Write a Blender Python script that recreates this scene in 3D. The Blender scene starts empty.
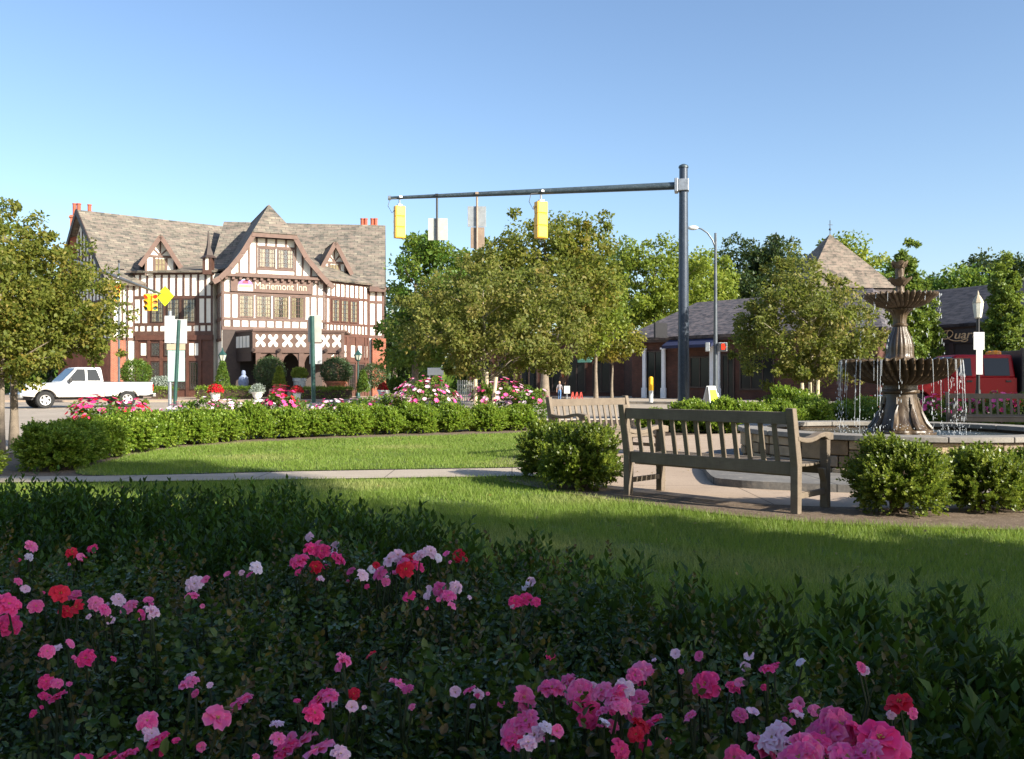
SUN_AZ, SUN_EL, SUN_W = 128.0, 27.0, 5.0
SKY_W, SKY_ALT, SKY_AIR, SKY_DUST, SKY_OZ, SKY_SAT = .107, 0, 1.0, 1.2, 2.2, 1.04
EXPO = 1.1
SHADE = [  # unseen trees
 ('slender tall tree right of the camera with a high crown', (10.0, -.75, 0), [(0, 0, 10.6, 1.35, 1.35, 2.0), (.2, .1, 8.8, .9, .9, .9)], .42),
 ('tall leafy tree behind the camera to the right', (11, -7.4, 0), [(0, 0, 6.6, 4.0, 4.0, 3.4), (1.5, 1.2, 8.0, 3.2, 3.2, 2.4), (-1.5, -1.5, 5.6, 3, 3, 2.4)], 1),
 ('unseen taller leafy tree added far behind the camera to the right', (17, -13, 0), [(0, 0, 8.5, 5, 5, 4.5), (2, 0, 11, 3.6, 3.6, 3)], 1),
 ('small ornamental tree on the lawn to the right of the bench', (7.5, 1.4, 0), [(0, 0, 2.9, 1.25, 1.25, 1.2), (.3, -.4, 3.6, .9, .9, .8)], .3),
 ('unseen tree added on the plaza side to the right of the fountain', (18.5, 12, 0), [(0, 0, 5.2, 2.8, 2.8, 2.6)], .7),
 ('unseen tree added on the street side beyond the right edge of the plaza', (27, 21, 0), [(0, 0, 6.5, 3.4, 3.4, 3.6)], .8),
 ('unseen tree added beside the shops beyond the right edge', (36, 37, 0), [(0, 0, 7.5, 4.2, 4.2, 4.2)], .9),
 ('unseen broad tree added directly behind the camera', (1, -14, 0), [(0, 0, 8, 5.5, 4.5, 5), (-4, 0, 7, 3.5, 3.5, 4)], 1),
 ('unseen broad tree added behind the camera to the left', (-10, -9, 0), [(0, 0, 7.5, 5, 5, 5)], 1),
 ('unseen broad tree added left of the camera beyond the rose bed', (-15, 2.5, 0), [(0, 0, 6, 4, 4, 4)], .8),
]
import bpy, bmesh, math, random
import numpy as np
from mathutils import Vector, Matrix
R = math.radians
rng = np.random.default_rng(7)
random.seed(7)
SC = bpy.context.scene
COL = SC.collection
F, HY, CH = 887.0, 381.0, 1.15          # focal length in pixels, horizon row, camera height

def X(px, D): return (px - 512.0) / F * D
def Z(py, D): return CH + (HY - py) / F * D
def P(px, py, D): return Vector((X(px, D), D, Z(py, D)))
def G(px, D, z=0.0): return Vector((X(px, D), D, z))

# ------------------------------------------------------------------ objects
def tag(o, label=None, cat=None, group=None, kind=None):
    if label: o['label'] = label
    if cat: o['category'] = cat
    if group: o['group'] = group
    if kind: o['kind'] = kind
    return o

def thing(name, label, cat, loc=(0, 0, 0), rz=0.0, group=None):
    o = bpy.data.objects.new(name, None)
    o.empty_display_size = 0.2
    COL.objects.link(o)
    o.location = loc
    o.rotation_euler = (0, 0, rz)
    return tag(o, label, cat, group)

def link(name, me, parent=None, loc=None):
    o = bpy.data.objects.new(name, me)
    COL.objects.link(o)
    if parent is not None: o.parent = parent
    if loc is not None: o.location = loc
    return o

def copy_tree(o, loc=None, rz=None, label=None, parent=None, scale=None):
    kids = [c for c in bpy.data.objects if c.parent == o]
    c = o.copy()
    COL.objects.link(c)
    if parent is not None: c.parent = parent
    if loc is not None: c.location = loc
    if rz is not None: c.rotation_euler = (0, 0, rz)
    if label: c['label'] = label
    if scale is not None: c.scale = scale
    for k in kids: copy_tree(k, parent=c)
    return c

# ------------------------------------------------------------------ mesh builder
class MB:
    def __init__(s): s.v = []; s.f = []; s.var = []; s.m = []
    def add(s, verts, faces, mi=0):
        b = len(s.v); r = random.random()
        s.v += [tuple(p) for p in verts]
        for f in faces:
            s.f.append(tuple(b + i for i in f)); s.var.append(r); s.m.append(mi)
        return s
    def box(s, c, size, rz=0.0, mi=0, M=None):
        x, y, z = [d / 2 for d in size]
        vs = [Vector((sx * x, sy * y, sz * z)) for sz in (-1, 1) for sx, sy in ((-1, -1), (1, -1), (1, 1), (-1, 1))]
        if rz: vs = [Matrix.Rotation(rz, 3, 'Z') @ v for v in vs]
        if M is not None: vs = [M @ v for v in vs]
        c = Vector(c)
        return s.add([v + c for v in vs], [(3, 2, 1, 0), (4, 5, 6, 7), (0, 1, 5, 4), (1, 2, 6, 5), (2, 3, 7, 6), (3, 0, 4, 7)], mi)
    def beam(s, p0, p1, w, h, up=(0, 0, 1), mi=0, w1=None, h1=None):
        p0, p1 = Vector(p0), Vector(p1)
        d = (p1 - p0).normalized(); up = Vector(up)
        if abs(d.dot(up)) > 0.99: up = Vector((1, 0, 0)) if abs(d.x) < .9 else Vector((0, 1, 0))
        a = d.cross(up).normalized(); b = a.cross(d).normalized()
        w1 = w if w1 is None else w1; h1 = h if h1 is None else h1
        vs = []
        for p, ww, hh in ((p0, w, h), (p1, w1, h1)):
            vs += [p - a * ww / 2 - b * hh / 2, p + a * ww / 2 - b * hh / 2, p + a * ww / 2 + b * hh / 2, p - a * ww / 2 + b * hh / 2]
        return s.add(vs, [(3, 2, 1, 0), (4, 5, 6, 7), (0, 1, 5, 4), (1, 2, 6, 5), (2, 3, 7, 6), (3, 0, 4, 7)], mi)
    def tube(s, pts, radii, n=8, cap=True, mi=0):
        pts = [Vector(p) for p in pts]
        if not hasattr(radii, '__len__'): radii = [radii] * len(pts)
        vs = []; fs = []
        ref = Vector((0, 0, 1))
        for i, p in enumerate(pts):
            d = (pts[min(i + 1, len(pts) - 1)] - pts[max(i - 1, 0)]).normalized()
            r0 = ref if abs(d.dot(ref)) < .95 else Vector((1, 0, 0))
            a = d.cross(r0).normalized(); b = d.cross(a).normalized()
            for k in range(n):
                t = 2 * math.pi * k / n
                vs.append(p + (a * math.cos(t) + b * math.sin(t)) * radii[i])
        for i in range(len(pts) - 1):
            for k in range(n):
                k2 = (k + 1) % n
                fs.append((i * n + k, i * n + k2, (i + 1) * n + k2, (i + 1) * n + k))
        if cap:
            fs.append(tuple(range(n))); fs.append(tuple(reversed(range((len(pts) - 1) * n, len(pts) * n))))
        return s.add(vs, fs, mi)
    def lathe(s, prof, n=24, c=(0, 0, 0), fn=None, mi=0, cap=True):
        c = Vector(c); vs = []; fs = []
        for i, (r, z) in enumerate(prof):
            for k in range(n):
                t = 2 * math.pi * k / n
                rr, zz = (r, z) if fn is None else fn(r, z, t, i)
                vs.append(c + Vector((rr * math.cos(t), rr * math.sin(t), zz)))
        m = len(prof)
        for i in range(m - 1):
            for k in range(n):
                k2 = (k + 1) % n
                fs.append((i * n + k, i * n + k2, (i + 1) * n + k2, (i + 1) * n + k))
        if cap:
            if prof[0][0] > 1e-5: fs.append(tuple(reversed(range(n))))
            if prof[-1][0] > 1e-5: fs.append(tuple(range((m - 1) * n, m * n)))
        return s.add(vs, fs, mi)
    def prism(s, poly, d, mi=0):
        """polygon of 3D points extruded by vector d"""
        n = len(poly); d = Vector(d); poly = [Vector(p) for p in poly]
        vs = poly + [p + d for p in poly]
        fs = [tuple(reversed(range(n))), tuple(range(n, 2 * n))]
        for i in range(n):
            j = (i + 1) % n
            fs.append((i, j, n + j, n + i))
        return s.add(vs, fs, mi)
    def poly(s, pts, mi=0): return s.add(pts, [tuple(range(len(pts)))], mi)
    def sphere(s, c, r, nu=12, nv=8, sc=(1, 1, 1), mi=0):
        prof = [(max(1e-6, math.sin(math.pi * i / nv)) * r, -math.cos(math.pi * i / nv) * r) for i in range(nv + 1)]
        b = len(s.v); s.lathe(prof, nu, (0, 0, 0), mi=mi, cap=False)
        for i in range(b, len(s.v)):
            v = s.v[i]; s.v[i] = (c[0] + v[0] * sc[0], c[1] + v[1] * sc[1], c[2] + v[2] * sc[2])
        return s
    def build(s, name, mat, parent=None, off=None, smooth=False, bevel=0.0, loc=None, fixn=True):
        me = bpy.data.meshes.new(name)
        vs = s.v if off is None else [(v[0] - off[0], v[1] - off[1], v[2] - off[2]) for v in s.v]
        me.from_pydata(vs, [], s.f)
        mats = mat if isinstance(mat, (list, tuple)) else [mat]
        for m in mats: me.materials.append(m)
        if len(mats) > 1: me.polygons.foreach_set('material_index', s.m)
        at = me.attributes.new('var', 'FLOAT', 'FACE'); at.data.foreach_set('value', s.var)
        if fixn:
            bm = bmesh.new(); bm.from_mesh(me)
            bmesh.ops.recalc_face_normals(bm, faces=bm.faces)
            bm.to_mesh(me); bm.free()
        me.update()
        # metric planar UVs: u runs level along each face, v up its slope
        uv = me.uv_layers.new(name='UVMap')
        data = np.zeros(len(me.loops) * 2, dtype=np.float32)
        V = vs
        for p in me.polygons:
            n = p.normal
            u = Vector((-n.y, n.x, 0))
            u = Vector((1, 0, 0)) if u.length < 0.05 else u.normalized()
            w = n.cross(u)
            for li in p.loop_indices:
                co = me.vertices[me.loops[li].vertex_index].co
                data[2 * li] = co.dot(u); data[2 * li + 1] = co.dot(w)
        uv.data.foreach_set('uv', data)
        if smooth:
            me.polygons.foreach_set('use_smooth', [True] * len(me.polygons))
            me.set_sharp_from_angle(angle=R(40))
        o = link(name, me, parent, loc)
        if bevel:
            b = o.modifiers.new('Bevel', 'BEVEL'); b.width = bevel; b.segments = 2; b.limit_method = 'ANGLE'; b.angle_limit = R(35)
            b.harden_normals = False
        return o

# ------------------------------------------------------------------ materials
def newmat(name):
    m = bpy.data.materials.new(name); m.use_nodes = True
    nt = m.node_tree; nt.nodes.clear()
    out = nt.nodes.new('ShaderNodeOutputMaterial')
    return m, nt, out
def N(nt, t, **kw):
    n = nt.nodes.new(t)
    for k, v in kw.items():
        if k.startswith('i_'):
            key = k[2:]
            n.inputs[int(key) if key.isdigit() else key.replace('_', ' ')].default_value = v
        else: setattr(n, k, v)
    return n
def ramp(nt, fac, stops, interp='LINEAR'):
    r = nt.nodes.new('ShaderNodeValToRGB'); r.color_ramp.interpolation = interp
    e = r.color_ramp.elements
    while len(e) < len(stops): e.new(0.5)
    for i, (p, c) in enumerate(stops):
        e[i].position = p; e[i].color = (*c, 1)
    nt.links.new(fac, r.inputs[0]); return r.outputs[0]
def mixc(nt, fac, a, b, mode='MIX'):
    m = nt.nodes.new('ShaderNodeMix'); m.data_type = 'RGBA'; m.blend_type = mode
    for sock, val in ((m.inputs[0], fac), (m.inputs[6], a), (m.inputs[7], b)):
        if hasattr(val, 'links'): nt.links.new(val, sock)
        elif isinstance(val, (int, float)): sock.default_value = val
        else: sock.default_value = (*val, 1)
    return m.outputs[2]
def coords(nt, kind='Object', scale=1.0, sv=None):
    tc = nt.nodes.new('ShaderNodeTexCoord')
    mp = nt.nodes.new('ShaderNodeMapping')
    mp.inputs['Scale'].default_value = sv or (scale,) * 3
    nt.links.new(tc.outputs[kind], mp.inputs[0]); return mp.outputs[0]
def noise(nt, vec, scale, detail=4, rough=.6):
    n = N(nt, 'ShaderNodeTexNoise', i_Scale=scale, i_Detail=detail, i_Roughness=rough)
    nt.links.new(vec, n.inputs['Vector']); return n.outputs['Fac']
def bump(nt, h, strength=.3, dist=.02):
    b = N(nt, 'ShaderNodeBump', i_Strength=strength, i_Distance=dist)
    nt.links.new(h, b.inputs['Height']); return b.outputs[0]
def attr(nt, name='var'):
    a = N(nt, 'ShaderNodeAttribute', attribute_name=name); return a
def pbsdf(nt, out, col, rough=.6, metal=0, normal=None, spec=.5, **kw):
    b = nt.nodes.new('ShaderNodeBsdfPrincipled')
    if hasattr(col, 'links'): nt.links.new(col, b.inputs['Base Color'])
    else: b.inputs['Base Color'].default_value = (*col, 1)
    if hasattr(rough, 'links'): nt.links.new(rough, b.inputs['Roughness'])
    else: b.inputs['Roughness'].default_value = rough
    b.inputs['Metallic'].default_value = metal
    b.inputs['Specular IOR Level'].default_value = spec
    if normal is not None: nt.links.new(normal, b.inputs['Normal'])
    for k, v in kw.items(): b.inputs[k.replace('_', ' ')].default_value = v
    if out is not None: nt.links.new(b.outputs[0], out.inputs[0])
    return b

def simple(name, c, rough=.6, metal=0, vary=.25, scale=6, bmp=.15, dirt=None, spec=.5):
    """plain painted/solid material with mottling, per-piece variation and a fine bump"""
    m, nt, out = newmat(name)
    v = coords(nt, 'Object')
    n1 = noise(nt, v, scale); n2 = noise(nt, v, scale * 7, 3)
    lo = tuple(x * (1 - vary) for x in c); hi = tuple(min(1, x * (1 + vary)) for x in c)
    col = ramp(nt, n1, [(.3, lo), (.7, hi)])
    a = attr(nt)
    col = mixc(nt, vary * .6, col, ramp(nt, a.outputs['Fac'], [(0, lo), (1, hi)]))
    if dirt:
        col = mixc(nt, ramp(nt, n2, [(.55, (0, 0, 0)), (.75, (.7, .7, .7))]), col, dirt)
    pbsdf(nt, out, col, rough, metal, bump(nt, n2, bmp, .01), spec)
    return m

def leafmat(name, c1, c2, c3=None, trans=.35, rough=.45, spec=.35, clump=.5):
    m, nt, out = newmat(name)
    a = attr(nt, 'leaf')
    s = nt.nodes.new('ShaderNodeSeparateXYZ'); nt.links.new(a.outputs['Vector'], s.inputs[0])
    col = ramp(nt, s.outputs[0], [(0, c1), (.75, c2), (1, c3 or c2)])
    col2 = ramp(nt, s.outputs[1], [(0, c1), (.7, c2), (1, c3 or c2)])
    col = mixc(nt, clump, col, col2)
    b = pbsdf(nt, None, col, rough, 0, None, spec)
    t = nt.nodes.new('ShaderNodeBsdfTranslucent')
    tc = mixc(nt, .5, col, (.35, .42, .05), 'MIX')
    nt.links.new(tc, t.inputs[0])
    mx = nt.nodes.new('ShaderNodeMixShader'); mx.inputs[0].default_value = trans
    nt.links.new(b.outputs[0], mx.inputs[1]); nt.links.new(t.outputs[0], mx.inputs[2])
    nt.links.new(mx.outputs[0], out.inputs[0])
    return m

# ------------------------------------------------------------------ leaves (numpy)
def unit(a): return a / np.maximum(np.linalg.norm(a, axis=-1, keepdims=True), 1e-9)
def leaf_mesh(name, pos, nrm, axis, size, mat, parent=None, aspect=.5, clump=None, off=None, fold=.12, six=False, petal=None):
    """one kite (or six-point) leaf per point; nrm = leaf normal, axis = direction from stalk to tip"""
    n = len(pos); size = np.broadcast_to(size, (n,))[:, None]
    axis = unit(axis); side = unit(np.cross(nrm, axis)); nn = np.cross(axis, side)
    if six:
        k = [(0, 0, 0), (.3, .5, fold), (.7, .42, fold * .8), (1, 0, -.1), (.7, -.42, fold * .8), (.3, -.5, fold)]
    else:
        k = [(0, 0, 0), (.45, .5, fold), (1, 0, -.05), (.45, -.5, fold)]
    m = len(k)
    V = np.zeros((n, m, 3), np.float32)
    for i, (a, b, c) in enumerate(k):
        V[:, i] = pos + axis * (a * size) + side * (b * aspect * size) + nn * (c * size)
    if off is not None: V -= np.array(off, np.float32)
    me = bpy.data.meshes.new(name)
    me.vertices.add(n * m)
    if six:
        per = np.array([0, 1, 2, 3, 0, 3, 4, 5])
        idx = (np.arange(n)[:, None] * m + per[None]).ravel(); nf = n * 2; lt = 4
        fl = np.repeat(np.arange(n), 2)
    else:
        idx = np.arange(n * m); nf = n; lt = 4; fl = np.arange(n)
    me.loops.add(len(idx)); me.polygons.add(nf)
    me.vertices.foreach_set('co', V.ravel())
    me.loops.foreach_set('vertex_index', idx.astype(np.int32))
    me.polygons.foreach_set('loop_start', (np.arange(nf) * lt).astype(np.int32))
    me.update(calc_edges=True)
    at = me.attributes.new('leaf', 'FLOAT_VECTOR', 'FACE')
    d = np.zeros((nf, 3), np.float32)
    d[:, 0] = rng.random(n)[fl]
    d[:, 1] = (np.zeros(n) + .5 if clump is None else clump)[fl]
    at.data.foreach_set('vector', d.ravel())
    for mm in (mat if isinstance(mat, (list, tuple)) else [mat]): me.materials.append(mm)
    return link(name, me, parent)

def ball(n):
    d = unit(rng.normal(size=(n, 3))); return d * (rng.random((n, 1)) ** (1 / 3))
# ------------------------------------------------------------------ shared materials
def brickmat(name, c1, c2, mortar, w=.22, h=.075, ms=.01, rough=.85, bmp=.4, offset=.5, vary=.5, big=None):
    m, nt, out = newmat(name)
    uv = coords(nt, 'UV')
    bt = N(nt, 'ShaderNodeTexBrick', offset=offset)
    bt.inputs['Scale'].default_value = 1; bt.inputs['Brick Width'].default_value = w; bt.inputs['Row Height'].default_value = h
    bt.inputs['Mortar Size'].default_value = ms; bt.inputs['Mortar Smooth'].default_value = .3
    bt.inputs['Color1'].default_value = (*c1, 1); bt.inputs['Color2'].default_value = (*c2, 1); bt.inputs['Mortar'].default_value = (*mortar, 1)
    nt.links.new(uv, bt.inputs['Vector'])
    n1 = noise(nt, coords(nt, 'Object'), 1.3, 6)
    col = mixc(nt, vary, bt.outputs['Color'], ramp(nt, n1, [(.3, (.45, .45, .45)), (.7, (1.5, 1.45, 1.4))]), 'MULTIPLY')
    if big:
        n2 = noise(nt, coords(nt, 'UV', sv=(1 / w, 1 / h, 1)), .9, 2)
        col = mixc(nt, ramp(nt, n2, [(.45, (0, 0, 0)), (.62, (.8, .8, .8))]), col, big)
    pbsdf(nt, out, col, rough, 0, bump(nt, bt.outputs['Fac'], -bmp, .02), .3)
    return m
M = {}
M['slate'] = brickmat('roof_slate', (.235, .21, .165), (.105, .102, .088), (.04, .038, .035), .55, .30, .02, .8, .8, big=(.21, .165, .135), vary=.8)
M['slate_dark'] = brickmat('shop_slate', (.115, .105, .112), (.06, .057, .065), (.025, .025, .025), .42, .24, .02, .7, .6, big=(.17, .14, .135))
M['slate_tan'] = brickmat('tower_slate', (.20, .17, .135), (.12, .105, .085), (.05, .045, .04), .42, .24, .015, .8, .6, big=(.25, .19, .15), vary=.8)
M['slate_black'] = brickmat('blackish_slate', (.055, .055, .065), (.03, .03, .036), (.015, .015, .015), .5, .24, .02, .75, .6, big=(.075, .07, .075))
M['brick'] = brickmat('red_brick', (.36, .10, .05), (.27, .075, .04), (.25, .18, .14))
M['brick_dark'] = brickmat('shaded_brick', (.12, .045, .032), (.085, .035, .026), (.075, .06, .05))  # brick darkened in its colour to carry the shade on the shops
M['plaster'] = simple('cream_plaster', (.82, .79, .70), .85, vary=.07, scale=1.5, bmp=.2)
M['timber'] = simple('brown_timber', (.090, .043, .029), .6, vary=.35, scale=3)
M['timber_pale'] = simple('weathered_timber', (.145, .088, .068), .7, vary=.18, scale=3)
M['timber_red'] = simple('reddish_timber', (.095, .038, .024), .6, vary=.3, scale=3)
M['dark_wood'] = simple('dark_oak', (.045, .028, .022), .6)
M['interior'] = simple('unlit_room', (.02, .018, .016), .9)
M['curtain'] = simple('window_curtain', (.25, .21, .12), .9, vary=.4, scale=5)
M['pot_clay'] = simple('terracotta', (.42, .14, .07), .8)
M['pot_white'] = simple('white_stone_pot', (.78, .75, .70), .7, dirt=(.5, .46, .4))
M['pot_grey'] = simple('grey_pot', (.36, .38, .38), .8)
def glassmat(name, c=(.012, .015, .018), rough=.12):
    m, nt, out = newmat(name)
    n1 = noise(nt, coords(nt, 'Object'), 3, 2)
    pbsdf(nt, out, c, rough, 0, bump(nt, n1, .05, .02), .3); return m
M['glass'] = glassmat('dark_glass')
M['glass_car'] = glassmat('car_glass', (.02, .025, .03), .03)

# concrete / road / ground sheets
def groundmat(name, c1, c2, sc=.6, fine=40, rough=.9, bmp=.2, spots=None, joints=None):
    m, nt, out = newmat(name)
    v = coords(nt, 'Object')
    n1 = noise(nt, v, sc, 6, .65); n2 = noise(nt, v, fine, 4, .7)
    col = ramp(nt, n1, [(.3, c1), (.7, c2)])
    col = mixc(nt, .45, col, ramp(nt, n2, [(.3, (.55, .55, .55)), (.7, (1.35, 1.35, 1.35))]), 'MULTIPLY')
    if spots:
        n3 = noise(nt, v, sc * 6, 3)
        col = mixc(nt, ramp(nt, n3, [(.56, (0, 0, 0)), (.66, (.7, .7, .7))]), col, spots)
    h = n2
    if joints:
        bt = N(nt, 'ShaderNodeTexBrick', offset=0)
        bt.inputs['Scale'].default_value = 1; bt.inputs['Brick Width'].default_value = joints; bt.inputs['Row Height'].default_value = joints
        bt.inputs['Mortar Size'].default_value = .008
        nt.links.new(v, bt.inputs['Vector'])
        col = mixc(nt, bt.outputs['Fac'], col, tuple(x * .45 for x in c1))
    pbsdf(nt, out, col, rough, 0, bump(nt, h, bmp, .01), .25)
    return m
M['road'] = groundmat('concrete_road', (.32, .27, .215), (.39, .33, .265), .25, 25, spots=(.25, .215, .175), joints=4.5)
M['pave'] = groundmat('washed_concrete', (.35, .265, .195), (.42, .325, .245), .7, 60, spots=(.31, .235, .175), joints=2.4)
M['walk'] = groundmat('walk_concrete', (.36, .30, .235), (.43, .365, .29), .8, 50, joints=1.5)
M['mulch'] = groundmat('bark_mulch', (.11, .077, .053), (.20, .15, .108), 5, 60, bmp=1.0, spots=(.27, .205, .15))
M['soil'] = groundmat('soil', (.05, .036, .025), (.09, .06, .04), 3, 40, bmp=1.0)
M['turf'] = groundmat('turf', (.075, .12, .02), (.125, .18, .034), 1.2, 90, bmp=.8, spots=(.20, .17, .085))
M['earth'] = groundmat('earth', (.10, .12, .06), (.16, .17, .09), .05, 6)
M['asphalt'] = groundmat('asphalt', (.07, .068, .066), (.11, .105, .10), .4, 60)
M['kerb'] = groundmat('kerb_stone', (.36, .33, .29), (.46, .42, .37), 1, 40)
M['flag'] = groundmat('flagstone', (.12, .115, .11), (.20, .19, .175), 1.5, 40, spots=(.25, .225, .195), joints=1.1)

def sheet(name, pts, z, mat, kind='structure', n=1):
    mb = MB(); mb.poly([(p[0], p[1], z) for p in pts])
    o = mb.build(name, mat); tag(o, kind=kind)
    if o.data.polygons[0].normal.z < 0: o.data.flip_normals()
    return o
def smooth_poly(pts, k=6, closed=True):
    """Catmull-Rom through 2D points"""
    out = []; n = len(pts)
    rngi = range(n) if closed else range(n - 1)
    for i in rngi:
        g = (lambda j: Vector((*pts[j % n], 0))) if closed else (lambda j: Vector((*pts[min(max(j, 0), n - 1)], 0)))
        p0, p1, p2, p3 = g(i - 1), g(i), g(i + 1), g(i + 2)
        for s in range(k):
            t = s / k
            q = .5 * ((2 * p1) + (p2 - p0) * t + (2 * p0 - 5 * p1 + 4 * p2 - p3) * t * t + (3 * p1 - p0 - 3 * p2 + p3) * t ** 3)
            out.append((q.x, q.y))
    if not closed: out.append(tuple(pts[-1]))
    return out
def inside(poly, pts):
    x, y = pts[:, 0], pts[:, 1]; r = np.zeros(len(pts), bool); n = len(poly); j = n - 1
    for i in range(n):
        xi, yi = poly[i]; xj, yj = poly[j]
        if yi != yj:
            c = ((yi > y) != (yj > y)) & (x < (xj - xi) * (y - yi) / (yj - yi) + xi); r ^= c
        j = i
    return r

sheet('ground', [(-900, -300), (900, -300), (900, 1500), (-900, 1500)], -.14, M['earth'])
sheet('road', [(-70, -25), (60, -25), (60, 75), (-70, 75)], -.08, M['road'])
ISLAND = smooth_poly([(-7.2, 9.0), (-8.0, 12.5), (-8.2, 16), (-7.4, 19.5), (-5.5, 23), (-1, 25.6), (4, 26.6), (10, 26.6), (17, 25.5), (24, 21), (28, 12), (27, 0), (20, -12), (4, -16), (-12, -12), (-14, 0), (-9, 6)], 6)
def raised(name, poly, z0, z1, mat, kind='structure'):
    mb = MB(); mb.prism([(p[0], p[1], z0) for p in poly], (0, 0, z1 - z0)); return tag(mb.build(name, mat), kind=kind)
raised('garden_soil', ISLAND, -.13, 0, M['soil'])
kb = MB()
for i in range(len(ISLAND)):
    a = Vector((*ISLAND[i], 0)); b = Vector((*ISLAND[(i + 1) % len(ISLAND)], 0))
    d = (b - a).normalized(); nrm = Vector((d.y, -d.x, 0))
    kb.beam(a + nrm * .078 + Vector((0, 0, -.05)) , b + nrm * .078 + d * .004 + Vector((0, 0, -.05)), .15, .17)
tag(kb.build('kerb', M['kerb']), kind='structure')

LAWN1 = [(-7.5, -4)] + smooth_poly([(-7.2, 9.55), (-4.7, 9.85), (.25, 10.45), (.42, 9.6), (.75, 8.75), (1.15, 8.25), (1.9, 7.45), (2.7, 7.0), (4, 6.75), (6, 6.7), (9, 7.4), (12, 9)], 5, False) + [(13, -4)]
LAWN2 = smooth_poly([(-5.15, 10.75), (-5.7, 12.6), (-5.75, 14.6), (-5.1, 16.1), (-4.0, 17.0), (-2, 18.1), (0, 19.3), (.55, 19.9), (1.0, 18.2), (.55, 15), (.25, 13.2), (.1, 12), (.05, 11.75), (-2.6, 11.3)], 6)
sheet('lawn', LAWN1, .008, M['turf'])
sheet('upper_lawn', LAWN2, .012, M['turf'])
PLAZA = smooth_poly([(.45, 10.2), (.75, 9.5), (1.3, 8.9), (2.1, 8.15), (3.1, 7.75), (4.6, 7.75), (7, 8.0), (9.8, 9.1), (11.6, 11.5), (12.2, 14.4), (11.2, 17.6), (8.4, 19.2), (5, 19.2), (2.4, 17.6), (1.0, 15), (.6, 13), (.4, 11.6)], 5)
sheet('walkway', smooth_poly([(-9.0, 9.9), (-4.7, 10.0), (.1, 10.6), (.8, 10.4), (.8, 11.8), (.05, 11.6), (-2.6, 11.15), (-5.0, 10.6), (-9, 10.5)], 4), .016, M['walk'])
sheet('plaza_pavement', PLAZA, .020, M['pave'])
sheet('mulch_bed', smooth_poly([(-7.6, 10.6), (-5.1, 10.65), (-5.6, 12.6), (-5.7, 14.7), (-5.0, 16.3), (-3.9, 17.1), (-1.8, 18.2), (.5, 20.0), (1.4, 21.5), (-3, 22), (-6.6, 19), (-7.8, 15)], 5), .004, M['mulch'])
sheet('bench_mulch', smooth_poly([(-.3, 12.6), (.3, 11.9), (.9, 12.2), (1.2, 15.4), (2.8, 17.8), (2.2, 19.5), (1.0, 18.4), (.4, 15)], 5), .0165, M['mulch'])
sheet('shrub_mulch', smooth_poly([(-.2, 10.3), (.2, 9.5), (.7, 8.7), (1.1, 8.2), (1.9, 7.4), (2.7, 6.95), (4, 6.7), (6, 6.65), (9, 7.3), (9.5, 8.8), (7, 8.05), (4.6, 7.85), (3.1, 7.9), (2.1, 8.25), (1.3, 9.0), (.8, 9.6), (.5, 10.2)], 5), .0245, M['mulch'])

# far pavements
raised('inn_pavement', [(-60, 52.5), (-22, 51.5), (-8, 52.5), (1, 56), (3, 75), (-60, 90)], -.13, .03, M['pave'])
raised('shop_pavement', [(4.5, 49.5), (9, 46.5), (26, 43), (58, 36), (60, 75), (2, 75)], -.13, .03, M['walk'])
sheet('street_asphalt', [(3.0, 30), (40, 24), (58, 22), (58, 34), (26, 41.5), (9, 45.5), (4.2, 49), (1.6, 55), (2, 75), (1, 75), (0, 56)], -.074, M['road'])

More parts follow.
